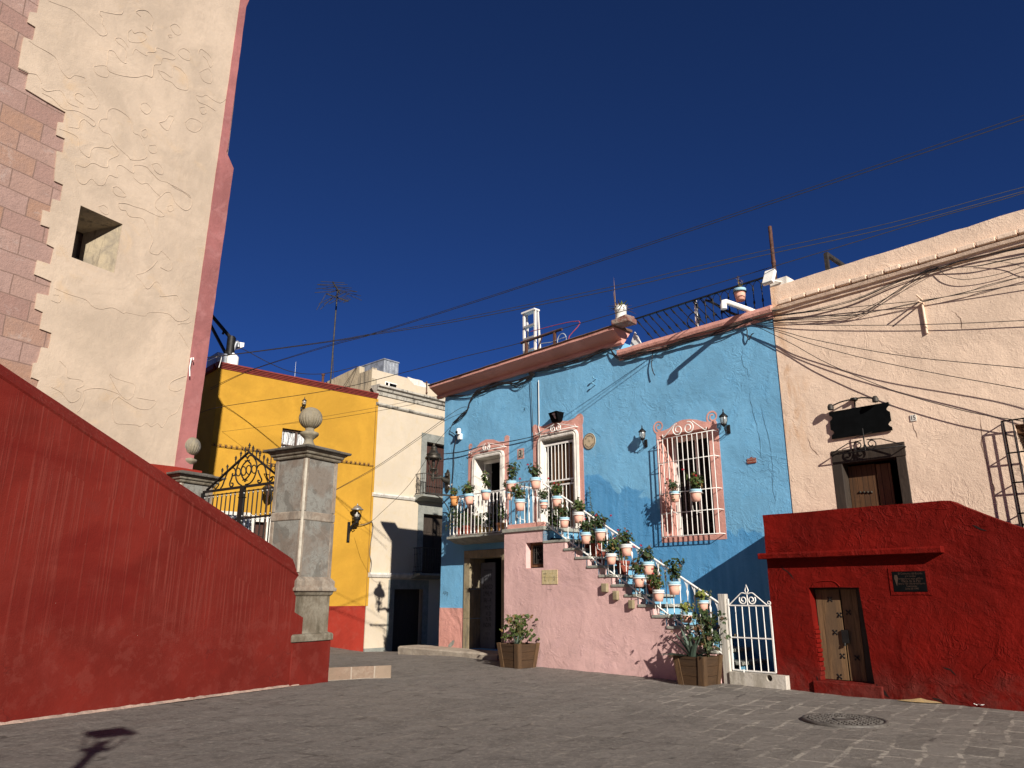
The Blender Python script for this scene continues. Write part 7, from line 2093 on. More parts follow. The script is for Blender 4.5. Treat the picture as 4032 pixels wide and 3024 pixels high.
# rusty rail with posts and a cord
a, b = BL.P(Y1(158, 905), -.45), BL.P(Y1(640, 742), -.45); zr_ = (a.z + b.z) / 2
mb = MB().tube([(a.x, .45, zr_), (b.x, .45, zr_)], .045, 8)
for t in (.13, .83): mb.bar((a.x + (b.x - a.x) * t, .45, zpr - .2), (a.x + (b.x - a.x) * t, .45, zr_), .07)
mb.tube([(a.x + .9, .42, zr_ - .05), (a.x + .55, .40, zr_ - .75)], .02, 5)
single(BL, 'rusty_rail', 'rusty pipe rail on short posts beside the step ladder', 'rail', mb, M['rust'], a.x, zpr - .2, -.45)
mb = MB().tube(smooth([(x1l, .9, zlt - .75), (a.x + 2.0, .8, zlt - 1.0), (b.x + .2, .5, zr_ - .35), (b.x + 1.2, .4, zr_ - .75)]), .012, 4)
single(BL, 'red_rope', 'thin red rope strung from the ladder along the rail', 'rope', mb, simple('red_cord_fibre', (.35, .05, .05), .8), a.x, zr_ - .6, -.8)
mb = MB().tube([(b.x + .02 + .17 * math.cos(t), .42, zr_ - .35 + .2 * math.sin(t)) for t in [6.6 * j / 18 for j in range(19)]] + [(b.x - .4, .43, zr_ - .3), (b.x - .9, .44, zr_ - .22)], .014, 4)
single(BL, 'cable_coil', 'loop of pale blue cable hanging under the end of rusty rail', 'cable', mb, simple('pale_blue_cable', (.4, .45, .5), .5), b.x, zr_ - .5, -.42)
# masonry stub with a bucket of succulents
s0 = BL.P(Y1(1370, 690), .28); zst_ = ZCORN + .38
mb = MB().obox((s0.x, -.25, zst_ + .05), .26, .20, .07, .1).obox((s0.x + .02, -.24, zst_ + .13), .2, .16, .05, -.15).obox((s0.x - .1, -.27, zst_ + .16), .1, .11, .03, .3)
single(BL, 'rubble_stub', 'broken stub of brick and mortar on the corner of the salmon cornice', 'rubble', mb, stone('rubble', (.30, .26, .22), (.22, .09, .07), 6, bump=.03), s0.x, zst_, 0, bevel=.03)
bk0, bk1 = BL.P(Y1(1345, 635), .25), BL.P(Y1(1350, 478), .25)
bkx = bk0.x; rb_2 = mpp(BL.w(bkx, .25, bk1.z)) * 72 * .3316; zb0 = zst_ + .13; zb1 = bk1.z
Bk_ = Thing(BL, 'bucket_planter', 'white plastic bucket of dry succulents on the cornice corner', 'bucket', bkx, zb0, .25)
Bk_.part('bucket', MB().lathe([(rb_2 * .88, zb0), (rb_2 * .95, zb0 + (zb1 - zb0) * .7), (rb_2 * 1.04, zb0 + (zb1 - zb0) * .72), (rb_2 * 1.04, zb0 + (zb1 - zb0) * .78), (rb_2 * .98, zb0 + (zb1 - zb0) * .8), (rb_2, zb1), (rb_2 * 1.05, zb1 + .01), (rb_2 * .9, zb1), (rb_2 * .85, zb1 - .08), (.01, zb1 - .08)], (bkx, -.25, 0), 22), M['white'])
mb = agave((bkx, -.25, zb1 - .08), 14, .34, .035, (.4, 1.3)); Bk_.part('succulent', mb, M['leaf_lime'])
mb = agave((bkx, -.25, zb1 - .05), 16, .42, .022, (-.2, 1.1)); blade(mb, Vector((bkx - .16, -.25, zb1 - .1)), Vector((-.02, 0, 1)), 1.0, .018, 0, 5); blade(mb, Vector((bkx - .14, -.25, zb1 - .1)), Vector((-.12, 0, 1)), .62, .03, 0, 5)
Bk_.part('dry_stalks', mb, M['dry'])
# white sheet behind the cornice corner
mb = MB(); w0_ = [BL.P(Y1(*q_), -.5) for q_ in ((1440, 920), (1500, 730), (1545, 790), (1585, 890))]
mb.prism([(p.x, p.z - .1) for p in w0_], -.5, -.54); single(BL, 'white_sheet', 'white corrugated sheet leaning behind the cornice corner', 'sheet', mb, M['white_wood'], w0_[0].x, w0_[0].z, -.5)
# railing along the roof edge
ro_ = -.25
ra0, ra1 = BL.P(Y2(10, 738), ro_), BL.P(Y2(1398, 222), ro_); ral = BL.P(Y1(1500, 662), ro_)
ztr = (ra1.z + ra0.z) / 2; zbr = zpr + .15
def baluster(mb, p, q_):
    p, q_ = Vector(p), Vector(q_); d = q_ - p
    mb.tube([p, p + d * .35, p + d * .40, p + d * .45, p + d * .5, p + d * .80, p + d * .84, p + d * .88, q_], [.012, .012, .026, .026, .012, .012, .026, .022, .01], 6)
Rf = Thing(BL, 'roof_railing', 'black iron railing with knobbed bars along the right roof edge', 'railing', ral.x, zbr, ro_)
Rf.part('top_rail', MB().bar((ral.x, -ro_, ztr), (bx1 - .05, -ro_, ztr), .05, .03), M['iron'])
mb = MB(); xm_ = BL.P(Y2(430, 700), ro_).x; x = xm_ + .08
while x < bx1 - .1:
    baluster(mb, (x, -ro_, zbr), (x, -ro_, ztr - .1)); mb.tube([(x - .1, -ro_, ztr - .01), (x - .04, -ro_, ztr - .06), (x, -ro_, ztr - .15), (x + .04, -ro_, ztr - .06), (x + .1, -ro_, ztr - .01)], .009, 4); x += .205
Rf.part('bars', mb, M['iron'])
mb = MB(); x = ral.x + .05
while x < xm_ + .5:
    baluster(mb, (x + .62, -ro_ + .02, zbr - .02), (x, -ro_ + .02, ztr - .02)); x += .21
Rf.part('leaning_bars', mb, M['iron'])
Rf.part('white_post', MB().bar((xm_, -ro_ + .05, zbr), (xm_, -ro_ + .05, ztr), .05), M['white_paint'])
mb = MB()
for t in (0, .5): mb.tube([(xm_ + .25 + 1.3 * j / 10, -ro_ + .1, ztr - .05 - 1.0 * j / 10 + .02 * math.sin(j + t)) for j in range(11)], .03, 5)
Rf.part('brace', mb, M['dark_iron'])
cl2 = MB().tube([(xm_ - .1 + .18 * math.cos(t), -ro_ + .08, zbr + .35 + .2 * math.sin(t)) for t in [6.283 * j / 16 for j in range(17)]], .014, 4)
single(BL, 'cable_coil', 'black coil of cable hung on the roof railing beside the white post', 'cable', cl2, M['cable'], xm_, zbr, ro_)
# pot in a ring on that railing
x, z = BL.px(Y2(985, 440), -.08); r = mpp(BL.w(x, -.08, z)) * 158 * .31646 / 2
KIND['dryp'] = dict(mat='dry', args=dict(seed=12, R=.12, H=.25, n=18, thin=True))
put_pot(BL, x, -.08, z, 'dryp', 'pink pot with blue rim and dry twigs ringed on the black roof railing', r / .123)
hoop(x, -.08, z, r, Rf.e, Rf, -.2, M['iron'], -.065 * r / .123)
# white drain pipe with elbow
e_, s_, r0 = BL.P(Y2(785, 600), .86), BL.P(Y2(785, 655), .86), BL.P(Y2(1110, 690), .0)
mb = MB().tube([(r0.x, .4, zpr + .23), (r0.x, 0, zpr + .21), (e_.x + .02, -.80, e_.z + .02), (e_.x, -.86, e_.z), (e_.x, -.87, e_.z - .07), (e_.x, -.87, s_.z)], .058, 14)
mb.tube([(e_.x, -.87, e_.z - .05), (e_.x, -.87, e_.z - .16)], .068, 14)
single(BL, 'drain_pipe', 'white plastic drain pipe with a turned down elbow sticking out over the blue wall', 'pipe', mb, M['white'], r0.x, zpr, 0)
# floodlight, pier block, rusted pole
f = BL.P(Y2(1378, 310), .05)
Fl = Thing(BL, 'floodlight', 'white floodlight at the end of the roof railing facing the street', 'floodlight', f.x, f.z, .05)
Fl.part('housing', MB().obox((f.x, -.12, f.z + .02), .12, .045, .20, 0, 0, -.5), M['white'], bevel=.012)
Fl.part('lamp_face', MB().obox((f.x - .01, -.18, f.z - .01), .10, .006, .17, 0, 0, -.5), M['tin'])
Fl.part('arm', MB().tube([(f.x, -.08, f.z - .05), (f.x + .2, .0, f.z - .12)], .02, 6), M['white'])
pb0, pb1 = BL.P(Y2(1405, 390), .02), BL.P(Y2(1650, 330), .02)
single(BL, 'pier_block', 'whitewashed masonry block on the roof joint of blue and peach houses', 'block', MB().box(bx1 - .02, bx1 + .38, .02, .62, pzt - .05, BL.P(Y2(1570, 290), -.1).z), M['white_stone'], bx1, pzt, 0, bevel=.015)
pr0, pr1 = BL.P(Y2(1425, 260), -.3), BL.P(Y3(107, 290), -.3)
single(BL, 'rusty_pole', 'tall thin rusty pole rising from the roof joint of blue and peach houses', 'pole', MB().tube([(pr0.x, .3, pzt - .3), (pr0.x, .3, pr1.z)], .042, 10).tube([(pr0.x, .3, pr1.z - .9), (pr0.x, .3, pr1.z - .84)], .05, 10), M['rust'], pr0.x, pzt, -.3)
# canopy frame with maroon cloth on the peach roof
c0_, c1_, c2_ = BL.P(Y3(540, 535), -1.2), BL.P(Y3(625, 605), -2.2), BL.P(Y3(1000, 535), -1.2)
Cn = Thing(BL, 'roof_canopy', 'steel canopy frame with maroon cloth showing over the peach parapet', 'canopy', c0_.x, pzt - .8, -1.2)
Cn.part('frame', MB().bar((c0_.x, 1.2, pzt - .8), (c0_.x, 1.2, c0_.z), .08).bar((c0_.x, 1.2, c0_.z), (c0_.x, 3.4, c0_.z), .08).bar((c0_.x, 3.4, pzt - .8), (c0_.x, 3.4, c0_.z), .08).bar((c0_.x, 3.4, c0_.z - .1), (c0_.x + 2.2, 3.4, c0_.z - .5), .06), M['dark_iron'])
mb = MB(); vs = []
for i in range(9):
    for j in range(5):
        u, v = i / 8, j / 4; vs.append((c0_.x + .55 + 1.5 * u, 1.25 + 1.9 * v, c0_.z - .12 - .22 * math.sin(math.pi * u) - .25 * u - .12 * math.sin(math.pi * v) - .35 * (v == 0) * (1 - u)))
mb.add(vs, [(i * 5 + j, i * 5 + j + 1, i * 5 + j + 6, i * 5 + j + 5) for i in range(8) for j in range(4)], 0, True)
Cn.part('cloth', mb, M['red_plastic'])

# ------------------------------------------------------------------ on the yellow and cream roofs
def yw(p, o): return YE.P(p, o)
po = yw(X7(860, 900), -1.2); pt_ = yw(X7(900, 200), -1.2)
Ut = Thing(YE, 'roof_mast', 'thick dark mast with a tie bracket on the corner of the yellow roof', 'mast', po.x, zt, -1.2)
Ut.part('mast', MB().tube([(po.x, 1.2, zt - .4), (po.x, 1.2, pt_.z)], .12, 14).tube([(po.x, 1.2, pt_.z - .75), (po.x, 1.2, pt_.z - .05)], .16, 14).tube([(po.x - .22, 1.2, pt_.z - 1.15), (po.x + .22, 1.2, pt_.z - 1.15)], .06, 8), M['iron'])
fr0 = yw(X7(530, 0), -1.2); fr1 = yw(Z1(445, 375), -1.2)
mb = MB().bar((po.x, 1.2, pt_.z - .1), (fr1.x - .6, 1.2, fr1.z + .55), .10, .10).bar((po.x, 1.2, pt_.z - .95), (fr1.x - .6, 1.2, fr1.z + .45), .09, .09)
m1, m2 = yw(X7(690, 0), -1.2), yw(X7(640, 130), -1.2); mb.bar(m1, m2, .07)
Ut.part('tie_frame', mb, M['iron'])
Ut.part('lamp_arm', MB().tube(smooth([(po.x + .1, 1.15, pt_.z - .55), yw(X7(1100, 390), -1.1), yw(X7(1155, 460), -1.1), yw(X7(1155, 550), -1.1)]), .055, 8), M['galv'])
a_, b_ = yw(X7(1180, 390), -1.1), yw(X7(1330, 540), -1.1)
Ut.part('lamp_head', MB().add([(a_.x, 1.1, a_.z), (b_.x, 1.1, b_.z + .16), (b_.x, 1.1, b_.z), (a_.x, 1.1, a_.z - .25), (a_.x, 1.4, a_.z), (b_.x, 1.4, b_.z + .16), (b_.x, 1.4, b_.z), (a_.x, 1.4, a_.z - .25)], [(0, 3, 2, 1), (4, 5, 6, 7), (0, 1, 5, 4), (1, 2, 6, 5), (2, 3, 7, 6), (3, 0, 4, 7)]), M['white'])
t0, t1 = yw(X7(430, 1000), -.9), yw(X7(810, 760), -.9)
single(YE, 'roof_cistern', 'dark square cistern in shade on the left corner of the yellow roof', 'tank', MB().box(t0.x, t1.x, .9, 1.9, zt - .2, yw(X7(570, 725), -.9).z), M['galv'], t0.x, zt, -.9, bevel=.03)
g0_, g1_ = yw(X7(900, 1080), -.8), yw(X7(1030, 830), -.8)
single(YE, 'gas_cylinder', 'white gas cylinder on the yellow roof beside the dark mast', 'gas cylinder', MB().lathe([(.19, zt - .2), (.21, zt - .1), (.21, g1_.z - .08), (.14, g1_.z), (.05, g1_.z + .02), (.05, g1_.z + .08)], ((g0_.x + g1_.x) / 2, .8, 0), 18), M['white'], g0_.x, zt, -.8)
# television aerial
ao = -2.0
b0_, b1_ = yw(X3(405, 1470), ao), yw(X3(495, 285), ao)
An = Thing(YE, 'tv_aerial', 'tall television aerial with two crossed arrays on a leaning mast above the yellow roof', 'aerial', b0_.x, zt, ao)
An.part('mast', MB().tube([(b0_.x - .05, 2, zt - .3), b0_, b1_], .035, 8).tube([(b0_.x + .12, 2, b0_.z), yw(X3(440, 900), ao)], .012, 4), M['dark_iron'])
def rods(lst, boom):
    mb = MB().bar(yw(X3(*boom[0]), ao), yw(X3(*boom[1]), ao + .9), .05)
    for i, (p, q_) in enumerate(lst):
        mb.tube([yw(X3(*p), ao + rndu(-.1, .5)), yw(X3(*q_), ao + rndu(-.1, .5))], .013, 4)
    return mb
An.part('upper_array', rods([((275, 194), (585, 212)), ((232, 232), (622, 234)), ((232, 236), (680, 280)), ((212, 290), (500, 262)), ((300, 290), (752, 330)), ((195, 340), (500, 314)), ((470, 262), (750, 328)), ((490, 310), (800, 382)), ((600, 350), (810, 440))], ((432, 200), (520, 345))), M['dark_iron'])
An.part('lower_array', rods([((340, 362), (220, 565)), ((345, 356), (550, 292)), ((250, 486), (590, 322)), ((270, 558), (440, 390)), ((315, 486), (620, 318)), ((380, 488), (648, 350)), ((500, 450), (610, 390)), ((520, 462), (636, 402)), ((565, 468), (652, 415)), ((588, 466), (668, 424))], ((346, 354), (632, 452))), M['dark_iron'])
p0_ = yw(X3(308, 1405), -1.0); single(YE, 'vent_pipe', 'short rusty vent pipe on the yellow roof left of the aerial', 'pipe', MB().tube([(p0_.x, 1, zt - .2), (p0_.x, 1, p0_.z)], .055, 8).tube([(p0_.x, 1, p0_.z - .05), (p0_.x, 1, p0_.z + .01)], .075, 8), M['rust'], p0_.x, zt, -1)
p0_, p1_ = yw(Z1(1035, 800), -1.5), yw(Z1(1042, 690), -1.5); single(YE, 'thin_rod', 'thin grey rod standing on the yellow roof', 'rod', MB().tube([(p0_.x, 1.5, zt - .2), p1_], [.018, .006], 5), M['galv'], p0_.x, zt, -1.5)

# ------------------------------------------------------------------ manhole, litter, sand
mc = on_ground(X2(1042, 568)); mr = mpp(mc) * 262 * .60217
Mh = Thing(WORLD, 'manhole_cover', 'round cast iron manhole cover in the paving before the red block', 'manhole cover', mc.x, .0, -mc.y)
zg = gz(mc.x, mc.y) + .022
M['manhole_iron'] = simple('worn_manhole_iron', (.105, .095, .085), .6, .2, .3, 12)
Mh.part('ring', MB().lathe([(mr, zg - .02), (mr, zg + .012), (mr * .90, zg + .012), (mr * .90, zg + .002)], (mc.x, mc.y, 0), 40, cap=False), M['manhole_iron'])
mb = MB().lathe([(mr * .9, zg - .02), (mr * .9, zg + .004), (.01, zg + .004)], (mc.x, mc.y, 0), 40, cap=False)
st_ = mr * .13
for i in range(-7, 8):
    for j in range(-7, 8):
        if .3 * mr < math.hypot(i, j) * st_ < mr * .84:
            mb.obox((mc.x + i * st_, mc.y + j * st_, zg + .008), st_ * .36, st_ * .30, .006, (.0 if (i + j) % 2 else 1.57))
mb.lathe([(mr * .28, zg + .004), (mr * .28, zg + .014), (mr * .22, zg + .014), (mr * .22, zg + .006)], (mc.x, mc.y, 0), 24, cap=False)
Mh.part('lid', mb, M['manhole_iron'])
pc_ = on_ground(X2(1922, 474)); mb = MB(); random.seed(5)
for i in range(7):
    c = Vector((pc_.x + rndu(-.1, .1), pc_.y + rndu(-.03, .03), .045)); leaf_card(mb, c, Vector((rndu(-.4, .4), rndu(-.4, .4), 1)), Vector((1, 0, 0)), rndu(.03, .05))
single(WORLD, 'paper_scrap', 'crumpled white paper scrap at the foot of the red block', 'litter', mb, M['white'], pc_.x, .03, -pc_.y)
sc_c = on_ground(X2(1540, 442)); mb = MB(); vs = [(sc_c.x, sc_c.y, .065)]
for j, (rr, h) in enumerate(((.09, .04), (.17, .03), (.25, .016))):
    for i in range(22):
        a = 6.283 * i / 22; k2 = rr * (1 + .3 * mnoise.noise(Vector((math.cos(a) * 1.5, math.sin(a) * 1.5, j)))); vs.append((sc_c.x + k2 * math.cos(a) * 1.15, sc_c.y + k2 * math.sin(a) * .55 - .55 * k2 * math.cos(a), h))
mb.add(vs, [(0, 1 + i, 1 + (i + 1) % 22) for i in range(22)] + [(1 + j * 22 + i, 23 + j * 22 + i, 23 + j * 22 + (i + 1) % 22, 1 + j * 22 + (i + 1) % 22) for j in range(2) for i in range(22)], 0, True)
g = single(WORLD, 'sand_heap', 'small spill of ochre sand against the foot of the red block', 'sand', mb, stone('ochre_sand', (.42, .29, .13), (.32, .23, .13), 20, bump=.01), sc_c.x, 0, -sc_c.y)
# ------------------------------------------------------------------ wires and cables
def cable(name, label, pts, r, mat='cable', cat='wire', group=None):
    mb = MB().tube(smooth([tuple(p) for p in pts], 6), r, 5)
    o = pts[0]
    ob = bpy.data.objects.new(name, make_mesh(mb, M[mat], o)); ob.data.name = name; COL.objects.link(ob); ob.location = o
    tag(ob, label, cat, group)
    return ob
def sky_wire(label, pxs, Y0, Y1, r=.013, mat='cable', group='overhead wires across the square'):
    x0, x1 = pxs[0][0], pxs[-1][0]; pts = []
    for p in pxs:
        t = (p[0] - x0) / (x1 - x0); pts.append(at(p, 1 / ((1 - t) / Y0 + t / Y1)))
    return cable('overhead_wire', label, pts, r * .68, mat, 'wire', group)
sky_wire('highest wire of the steep pair running to the upper right edge of the sky', [O(455, 838), Z1(735, 742), Z1(1300, 563), Z1(1570, 493), Z1(2212, 290), Y1(850, 0), Y3(0, 115), O(2212, 249), O(2320, 208)], 25, 12.5, .012)
sky_wire('lower wire of the steep pair running to the upper right edge of the sky', [O(455, 842), Z1(735, 746), Z1(1300, 572), Z1(1570, 500), Z1(2212, 300), Y1(905, 0), Y3(0, 138), O(2212, 258), O(2320, 217)], 25, 12.5, .014)
sky_wire('upper of two flat wires from the church tower hook to the right edge', [Z1(278, 668), Z1(600, 634), Z1(1300, 538), Z1(1560, 493), Z1(2212, 380), Y1(1280, 228), Y1(2111, 30), Y3(0, 513), Y3(1100, 270), Y3(2100, 0), O(2330, 375)], 17.35, 13, .011)
sky_wire('lower of two flat wires from the church tower hook to the right edge', [Z1(278, 670), Z1(600, 637), Z1(1300, 544), Z1(1560, 500), Z1(2212, 396), Y1(1280, 270), Y1(2111, 80), Y3(0, 550), Y3(1100, 310), Y3(2160, 20), O(2330, 380)], 17.35, 13, .013)
sky_wire('single wire from the yellow roof rising past the ladder and bucket over the roof railing', [O(430, 893), Z1(520, 1014), Z1(1300, 895), Z1(1780, 780), Z1(2212, 665), Y1(150, 905), Y1(640, 738), Y1(1480, 495), Y1(2111, 310), Y2(1930, 0), Y3(1500, 222), Y3(2212, 20), O(2330, 362)], 21, 12.5, .013)
sky_wire('thin wire crossing the yellow wall from its window to the blue house corner', [Z1(945, 1145), Z1(1250, 1110), Z1(1650, 1045), Z1(2120, 955)], 26.5, 22.2, .010, group='wires across the yellow and cream walls')
sky_wire('thin wire just above the window wire on the yellow wall', [Z1(490, 1200), Z1(945, 1142), Z1(1250, 1088), Z1(1650, 1018), Z1(2120, 930)], 25.8, 22.2, .008, group='wires across the yellow and cream walls')
sky_wire('upper slanting wire from the gate pillar across cream wall to the blue corner', [Z1(1305, 1632), Z1(1620, 1455), Z1(1900, 1262), Z1(2212, 1040), Z3(690, 430)], 21, 20.6, .011, group='wires across the yellow and cream walls')
sky_wire('lower slanting wire from the gate pillar across cream wall to the blue corner', [Z1(1305, 1636), Z1(1620, 1465), Z1(1900, 1276), Z1(2130, 1115), Z3(660, 470)], 21, 20.6, .009, group='wires across the yellow and cream walls')
sky_wire('thin wire dropping from the blue corner to the lamp on the yellow wall', [Z3(480, 640), Z3(330, 810), Z2(1975, 130), Z2(1840, 320), Z2(1650, 505), Z2(1590, 555), Z2(1495, 585)], 21.5, 28.6, .010, group='wires across the yellow and cream walls')
sky_wire('sagging wire from the mast lamp to the stained parapet of cream house', [X7(1160, 560), Z1(700, 620), Z1(850, 700), Z1(1000, 760), Z1(1150, 780), Z1(1300, 768), Z1(1490, 722)], 27, 31, .022, group='wires on the far roofs')
sky_wire('thin wire from the stained parapet down to the yellow roof edge', [Z1(1490, 722), Z1(1440, 800), Z1(1395, 880)], 31, 29.7, .014, group='wires on the far roofs')
sky_wire('white rope tied from the tower hook toward the yellow roof', [Z1(280, 690), Z1(400, 682), Z1(498, 648), Z1(482, 732)], 17.3, 20, .014, 'white', 'ropes at the tower hook')
sky_wire('black stay below the hook on the pink tower edge', [Z1(278, 672), Z1(330, 710), Z1(388, 748)], 17.3, 18.5, .014, group='ropes at the tower hook')
sky_wire('thin stay slanting down from the hook over the pink tower edge', [Z1(278, 675), Z1(330, 760), Z1(378, 828)], 17.3, 18.5, .009, group='ropes at the tower hook')

# cable bundles fixed along the blue and peach facades
random.seed(11)
def bundle(name, label, pxs, o0, o1, n, spread, r=.011, mat='cable', fr=BL, cat='cables'):
    mbs = MB(); base = []
    if pxs[-1][0] > 4025: pxs = list(pxs) + [(pxs[-1][0] + (pxs[-1][0] - pxs[-2][0]) * q_, pxs[-1][1] + (pxs[-1][1] - pxs[-2][1]) * q_) for q_ in (1.0, 2.5)]
    m_ = len(pxs)
    for i, p in enumerate(pxs):
        o = o0 + (o1 - o0) * i / max(1, m_ - 1); base.append(fr.P(p, o))
    for s in range(n):
        ph = rndu(0, 50); pts = []
        for i, b in enumerate(base):
            e = spread * (.25 if i in (0, m_ - 1) else 1)
            pts.append(b + Vector((0, mnoise.noise(Vector((ph, i * .9, 1))) * spread * .5, mnoise.noise(Vector((ph, i * .9, 7))) * e * 2.2)))
        mbs.tube(smooth(pts, 5), r * rndu(.7, 1.2), 5)
    return single(fr, name, label, cat, mbs, M[mat], base[0].x, base[0].z, o0)
main = [Z3(508, 595), Z3(600, 520), Z3(670, 450), Z3(700, 350), Z3(760, 270), Z3(850, 215), Z3(950, 180), Z3(1060, 160), Z3(1200, 150), Z3(1300, 110), Z3(1390, 65), Y1(250, 1270), Y1(400, 1225), Y1(600, 1170), Y1(800, 1120), Y1(950, 1070), Y1(1100, 1010), Y1(1215, 972)]
bundle('cable_bundle', 'thick tangle of black cables climbing under the salmon cornice', main, .05, .10, 8, .045)
bundle('cable_bundle', 'loose black cables looped along the top left of the blue wall', [Z3(440, 305), Z3(560, 300), Z3(700, 290), Z3(860, 240), Z3(950, 190), Z3(1100, 175), Z3(1210, 185), Z3(1330, 120), Z3(1400, 50)], .05, .08, 4, .05, .009)
bundle('cable_bundle', 'black cables sagging from the cornice end toward the roof railing', [Y1(1215, 972), Y1(1255, 1050), Y1(1310, 1085), Y1(1420, 1075), Y1(1560, 1040), Y1(1740, 1000), Y1(1900, 960), Y2(100, 1150), Y2(380, 1065), Y2(560, 1020), Y2(760, 960), Y2(960, 890), Y2(1080, 840), Y2(1150, 820)], .08, .12, 8, .04)
bundle('cable_bundle', 'grey cables strung close under the right salmon moulding', [Y1(1215, 965), Y1(1400, 1030), Y1(1500, 1015), Y1(1700, 985), Y1(2000, 900), Y2(350, 1010), Y2(700, 930), Y2(1000, 850), Y2(1300, 740), Y2(1500, 690)], .06, .10, 3, .03, .009, 'cable_grey')
node = Y2(1150, 820)
fan = [([node, Y3(250, 1040), Y3(450, 1010), Y3(800, 915), Y3(1130, 780), Y3(1500, 650), Y3(1800, 570), Y3(2212, 478)], 4, .03, 'thick black cables rising along the peach wall from the blue house joint'),
       ([node, Y3(300, 1085), Y3(700, 1052), Y3(900, 1000), Y3(1150, 840), Y3(1400, 700), Y3(1500, 650)], 3, .05, 'black cables drooping and rising again on the left of the peach wall'),
       ([Y3(1490, 660), Y3(1560, 720), Y3(1680, 750), Y3(1850, 735), Y3(2050, 690), Y3(2212, 635)], 1, .01, 'single black cable in a deep droop at the right of the peach wall'),
       ([Y3(1490, 655), Y3(1800, 640), Y3(2000, 600), Y3(2212, 560)], 2, .02, 'black cables running flat to the right edge of the peach wall'),
       ([Y3(1840, 595), Y3(2000, 600), Y3(2120, 620), Y3(2212, 650)], 1, .01, 'black cable bending down at the far right of the peach wall'),
       ([node, Y3(450, 1060), Y3(800, 1050), Y3(1250, 960), Y3(1700, 865), Y3(1900, 800), Y3(2212, 720)], 2, .02, 'pair of cables crossing the wall pegs of the peach house'),
       ([node, Y3(500, 1020), Y3(1000, 965), Y3(1350, 925), Y3(1700, 870), Y3(2212, 790)], 1, .01, 'thin cable crossing the peach wall above the wall pegs'),
       ([node, Y3(420, 1128), Y3(1100, 1132), Y3(1700, 1118), Y3(2212, 1095), O(2300, 690)], 1, .01, 'straight thin cable across the middle of the peach wall')]
for pxs, n_, sp, lab in fan:
    bundle('wall_cables' if n_ > 1 else 'wall_cable', lab, pxs, .07, .08, n_, sp, .0065)
# cables leaving the joint for the street, throwing shadows on the peach wall
for lab, pxs, o1 in (('upper of three cables fanning down to the right from the blue house joint', [Y2(1120, 860), Y3(200, 1195), Y3(400, 1250), Y3(800, 1330), Y3(1300, 1410), Y3(2212, 1500), Y3(2700, 1560)], .35),
                     ('middle of three cables fanning down to the right from the blue house joint', [Y2(1125, 862), Y3(200, 1215), Y3(400, 1290), Y3(820, 1405), Y3(1400, 1530), Y3(2212, 1680), Y3(2700, 1790)], .30),
                     ('lowest of three cables fanning down to the right from the blue house joint', [Y2(1128, 866), Y3(250, 1292), Y3(520, 1442), Y3(880, 1600), Z8(1200, 120), Z8(1700, 255), Z8(2140, 330), Z8(2600, 400)], .15)):
    pts = []
    for i, p in enumerate(pxs):
        o = .12 + (o1 - .12) * i / (len(pxs) - 1); v = BL.P(p, o); pts.append(BL.w(v.x, o, v.z))
    cable('overhead_wire', lab, pts, .007, 'cable', 'wire', 'cables fanning from the blue house joint')
bundle('wall_cable', 'thin cable slanting across the blue wall over both upper doors', [Z3(405, 932), Z3(560, 915), Z3(690, 888), Z3(870, 842), Z3(1080, 805), Z3(1250, 770), Z3(1385, 742), Z3(1480, 690)], .12, .05, 2, .012, .010)
bundle('wall_cable', 'black cable wandering down the blue corner from the tangle to the balcony', [Z3(510, 590), Z3(475, 680), Z3(510, 710), Z3(540, 760), Z3(520, 900), Z3(515, 1080), Z3(500, 1280), Z3(500, 1400)], .05, .04, 2, .012, .009)
bundle('wall_cable', 'two thin straight cables down the blue wall left of the barred door', [Y1(265, 1350), Z3(1352, 150), Z3(1368, 400), Z3(1375, 640), Z3(1385, 860)], .04, .04, 2, .02, .007)
bundle('wall_cable', 'short black cable end dangling high on the blue wall', [Y1(1725, 1010), Y1(1712, 1090), Y1(1705, 1170), Y1(1725, 1250), Y1(1745, 1290)], .05, .10, 1, .005, .010)
bundle('wall_cable', 'forked loop of cable dangling by the peach joint high on the blue wall', [Y2(1050, 890), Y2(1080, 950), Y2(1080, 1020), Y2(1105, 1072), Y2(1130, 1010), Y2(1160, 985)], .06, .06, 2, .012, .012)
bundle('wall_cable', 'cables twisting down the seam between yellow and cream houses', [X6(490, 300), X6(510, 370), X6(495, 480), X6(475, 600), X6(470, 700), X6(490, 800), X6(480, 905)], .06, .05, 2, .03, .014, 'cable_grey', YE)
bundle('wall_cable', 'cables looping from the yellow wall lantern to the cream house seam', [X6(320, 355), X6(400, 350), X6(490, 315)], .1, .06, 2, .03, .012, 'cable_grey', YE)

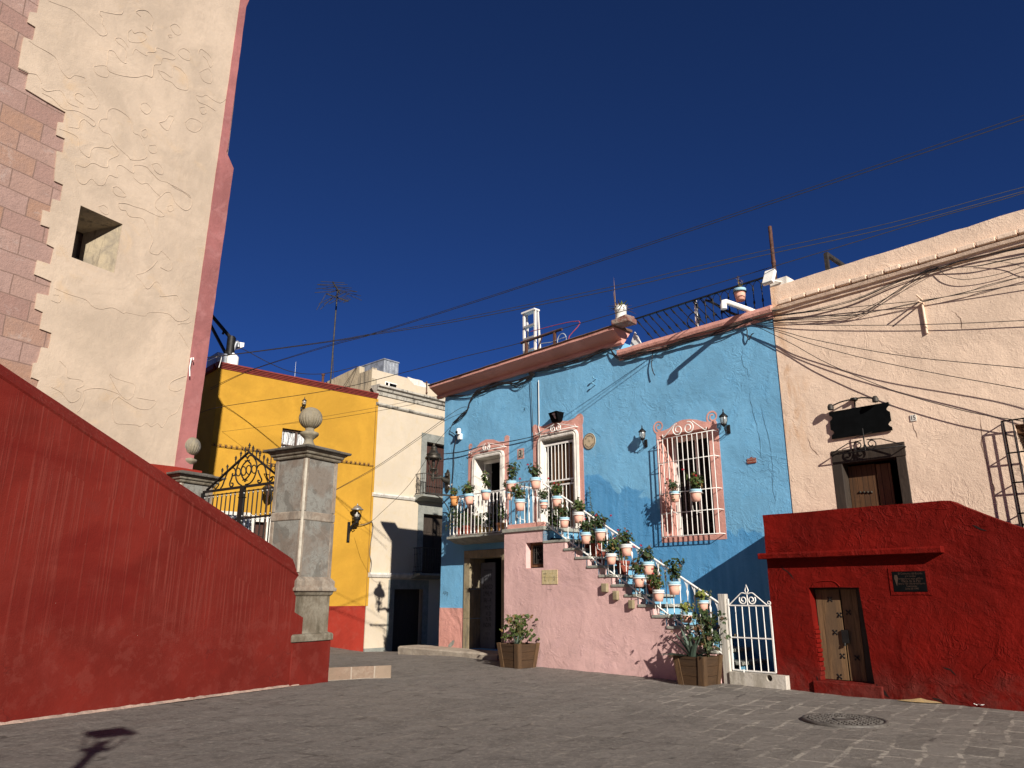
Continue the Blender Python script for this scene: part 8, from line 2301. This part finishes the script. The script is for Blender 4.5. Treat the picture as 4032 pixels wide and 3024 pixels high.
# ------------------------------------------------------------------ cracks in the plaster (thin real ribbons, 1-2 mm proud)
def crack(th, fr, pxs, o, w, mat):
    P = [Vector(fr.px(p, o)) for p in pxs]; pts = []
    for a, b in zip(P, P[1:]):
        k = max(2, int((b - a).length / .035))
        for j in range(k): pts.append(a.lerp(b, j / k))
    pts.append(P[-1]); vs = []; n = len(pts)
    for i, p in enumerate(pts):
        t = (pts[min(n - 1, i + 1)] - pts[max(0, i - 1)]).normalized(); nn = Vector((-t.y, t.x))
        q = p + nn * (.022 * mnoise.noise(Vector((p.x * 9, p.y * 9, 3))) + .010 * mnoise.noise(Vector((p.x * 33, p.y * 33, 5))))
        ww = w * (.35 + .9 * abs(mnoise.noise(Vector((p.x * 5, p.y * 5, 8))))) * min(1, 4 * min(i, n - 1 - i) / n + .1)
        vs += [(q.x - nn.x * ww, -o, q.y - nn.y * ww), (q.x + nn.x * ww, -o, q.y + nn.y * ww)]
    th.part('plaster_crack', MB().add(vs, [(2 * i, 2 * i + 1, 2 * i + 3, 2 * i + 2) for i in range(n - 1)]), mat)
cb_, cp_, cr2 = simple('blue_crack', (.085, .21, .32), .95), simple('peach_crack', (.26, .17, .12), .95), simple('dark_crack', (.012, .003, .002), .95)
for pxs in ([Z7(1275, 0), Z7(1285, 180), Z7(1310, 300), Z7(1350, 450), Z7(1390, 620), Z7(1395, 740), Z7(1430, 900)], [Z7(1380, 180), Z7(1410, 330), Z7(1455, 520), Z7(1490, 640), Z7(1500, 760), Z7(1525, 1000)],
            [Y2(1010, 1140), Y2(1025, 1230), Y2(1010, 1290), Y2(1030, 1390), Y2(1080, 1440), Y2(1100, 1560)], [Z7(1500, 900), Z7(1520, 1100), Z7(1540, 1250)], [Z5(1240, 980), Z5(1290, 1030), Z5(1330, 1090)], [Z3(2010, 640), Z3(2060, 700), Z3(2130, 760)]):
    crack(Bh, BL, pxs, .0035, .008, cb_)
for pxs in ([Z8(1780, 250), Z8(1795, 400), Z8(1790, 520), Z8(1840, 680), Z8(1890, 850), Z8(1930, 1090)], [Z8(1230, 330), Z8(1245, 400), Z8(1275, 480)], [Y3(1600, 1010), Y3(1680, 1080), Y3(1690, 1180)], [Z8(370, 450), Z8(400, 540), Z8(470, 620)]):
    crack(Ph, BL, pxs, .0155, .009, cp_)
for pxs, w in (([Y4(225, 505), Y4(265, 545), Y4(300, 575), Y4(328, 614)], .016), ([Y4(918, 1372), Y4(960, 1412), Y4(985, 1438), Y4(1020, 1470)], .035), ([Y4(488, 1310), Y4(500, 1370), Y4(502, 1425)], .03), ([Y4(1325, 1470), Y4(1370, 1485), Y4(1412, 1505)], .04), ([Y4(1620, 215), Y4(1680, 243), Y4(1728, 262)], .02), ([Y4(1405, 1250), Y4(1460, 1270), Y4(1505, 1310)], .018)):
    crack(Rb, BL, pxs, O_RED + .004, w, cr2)
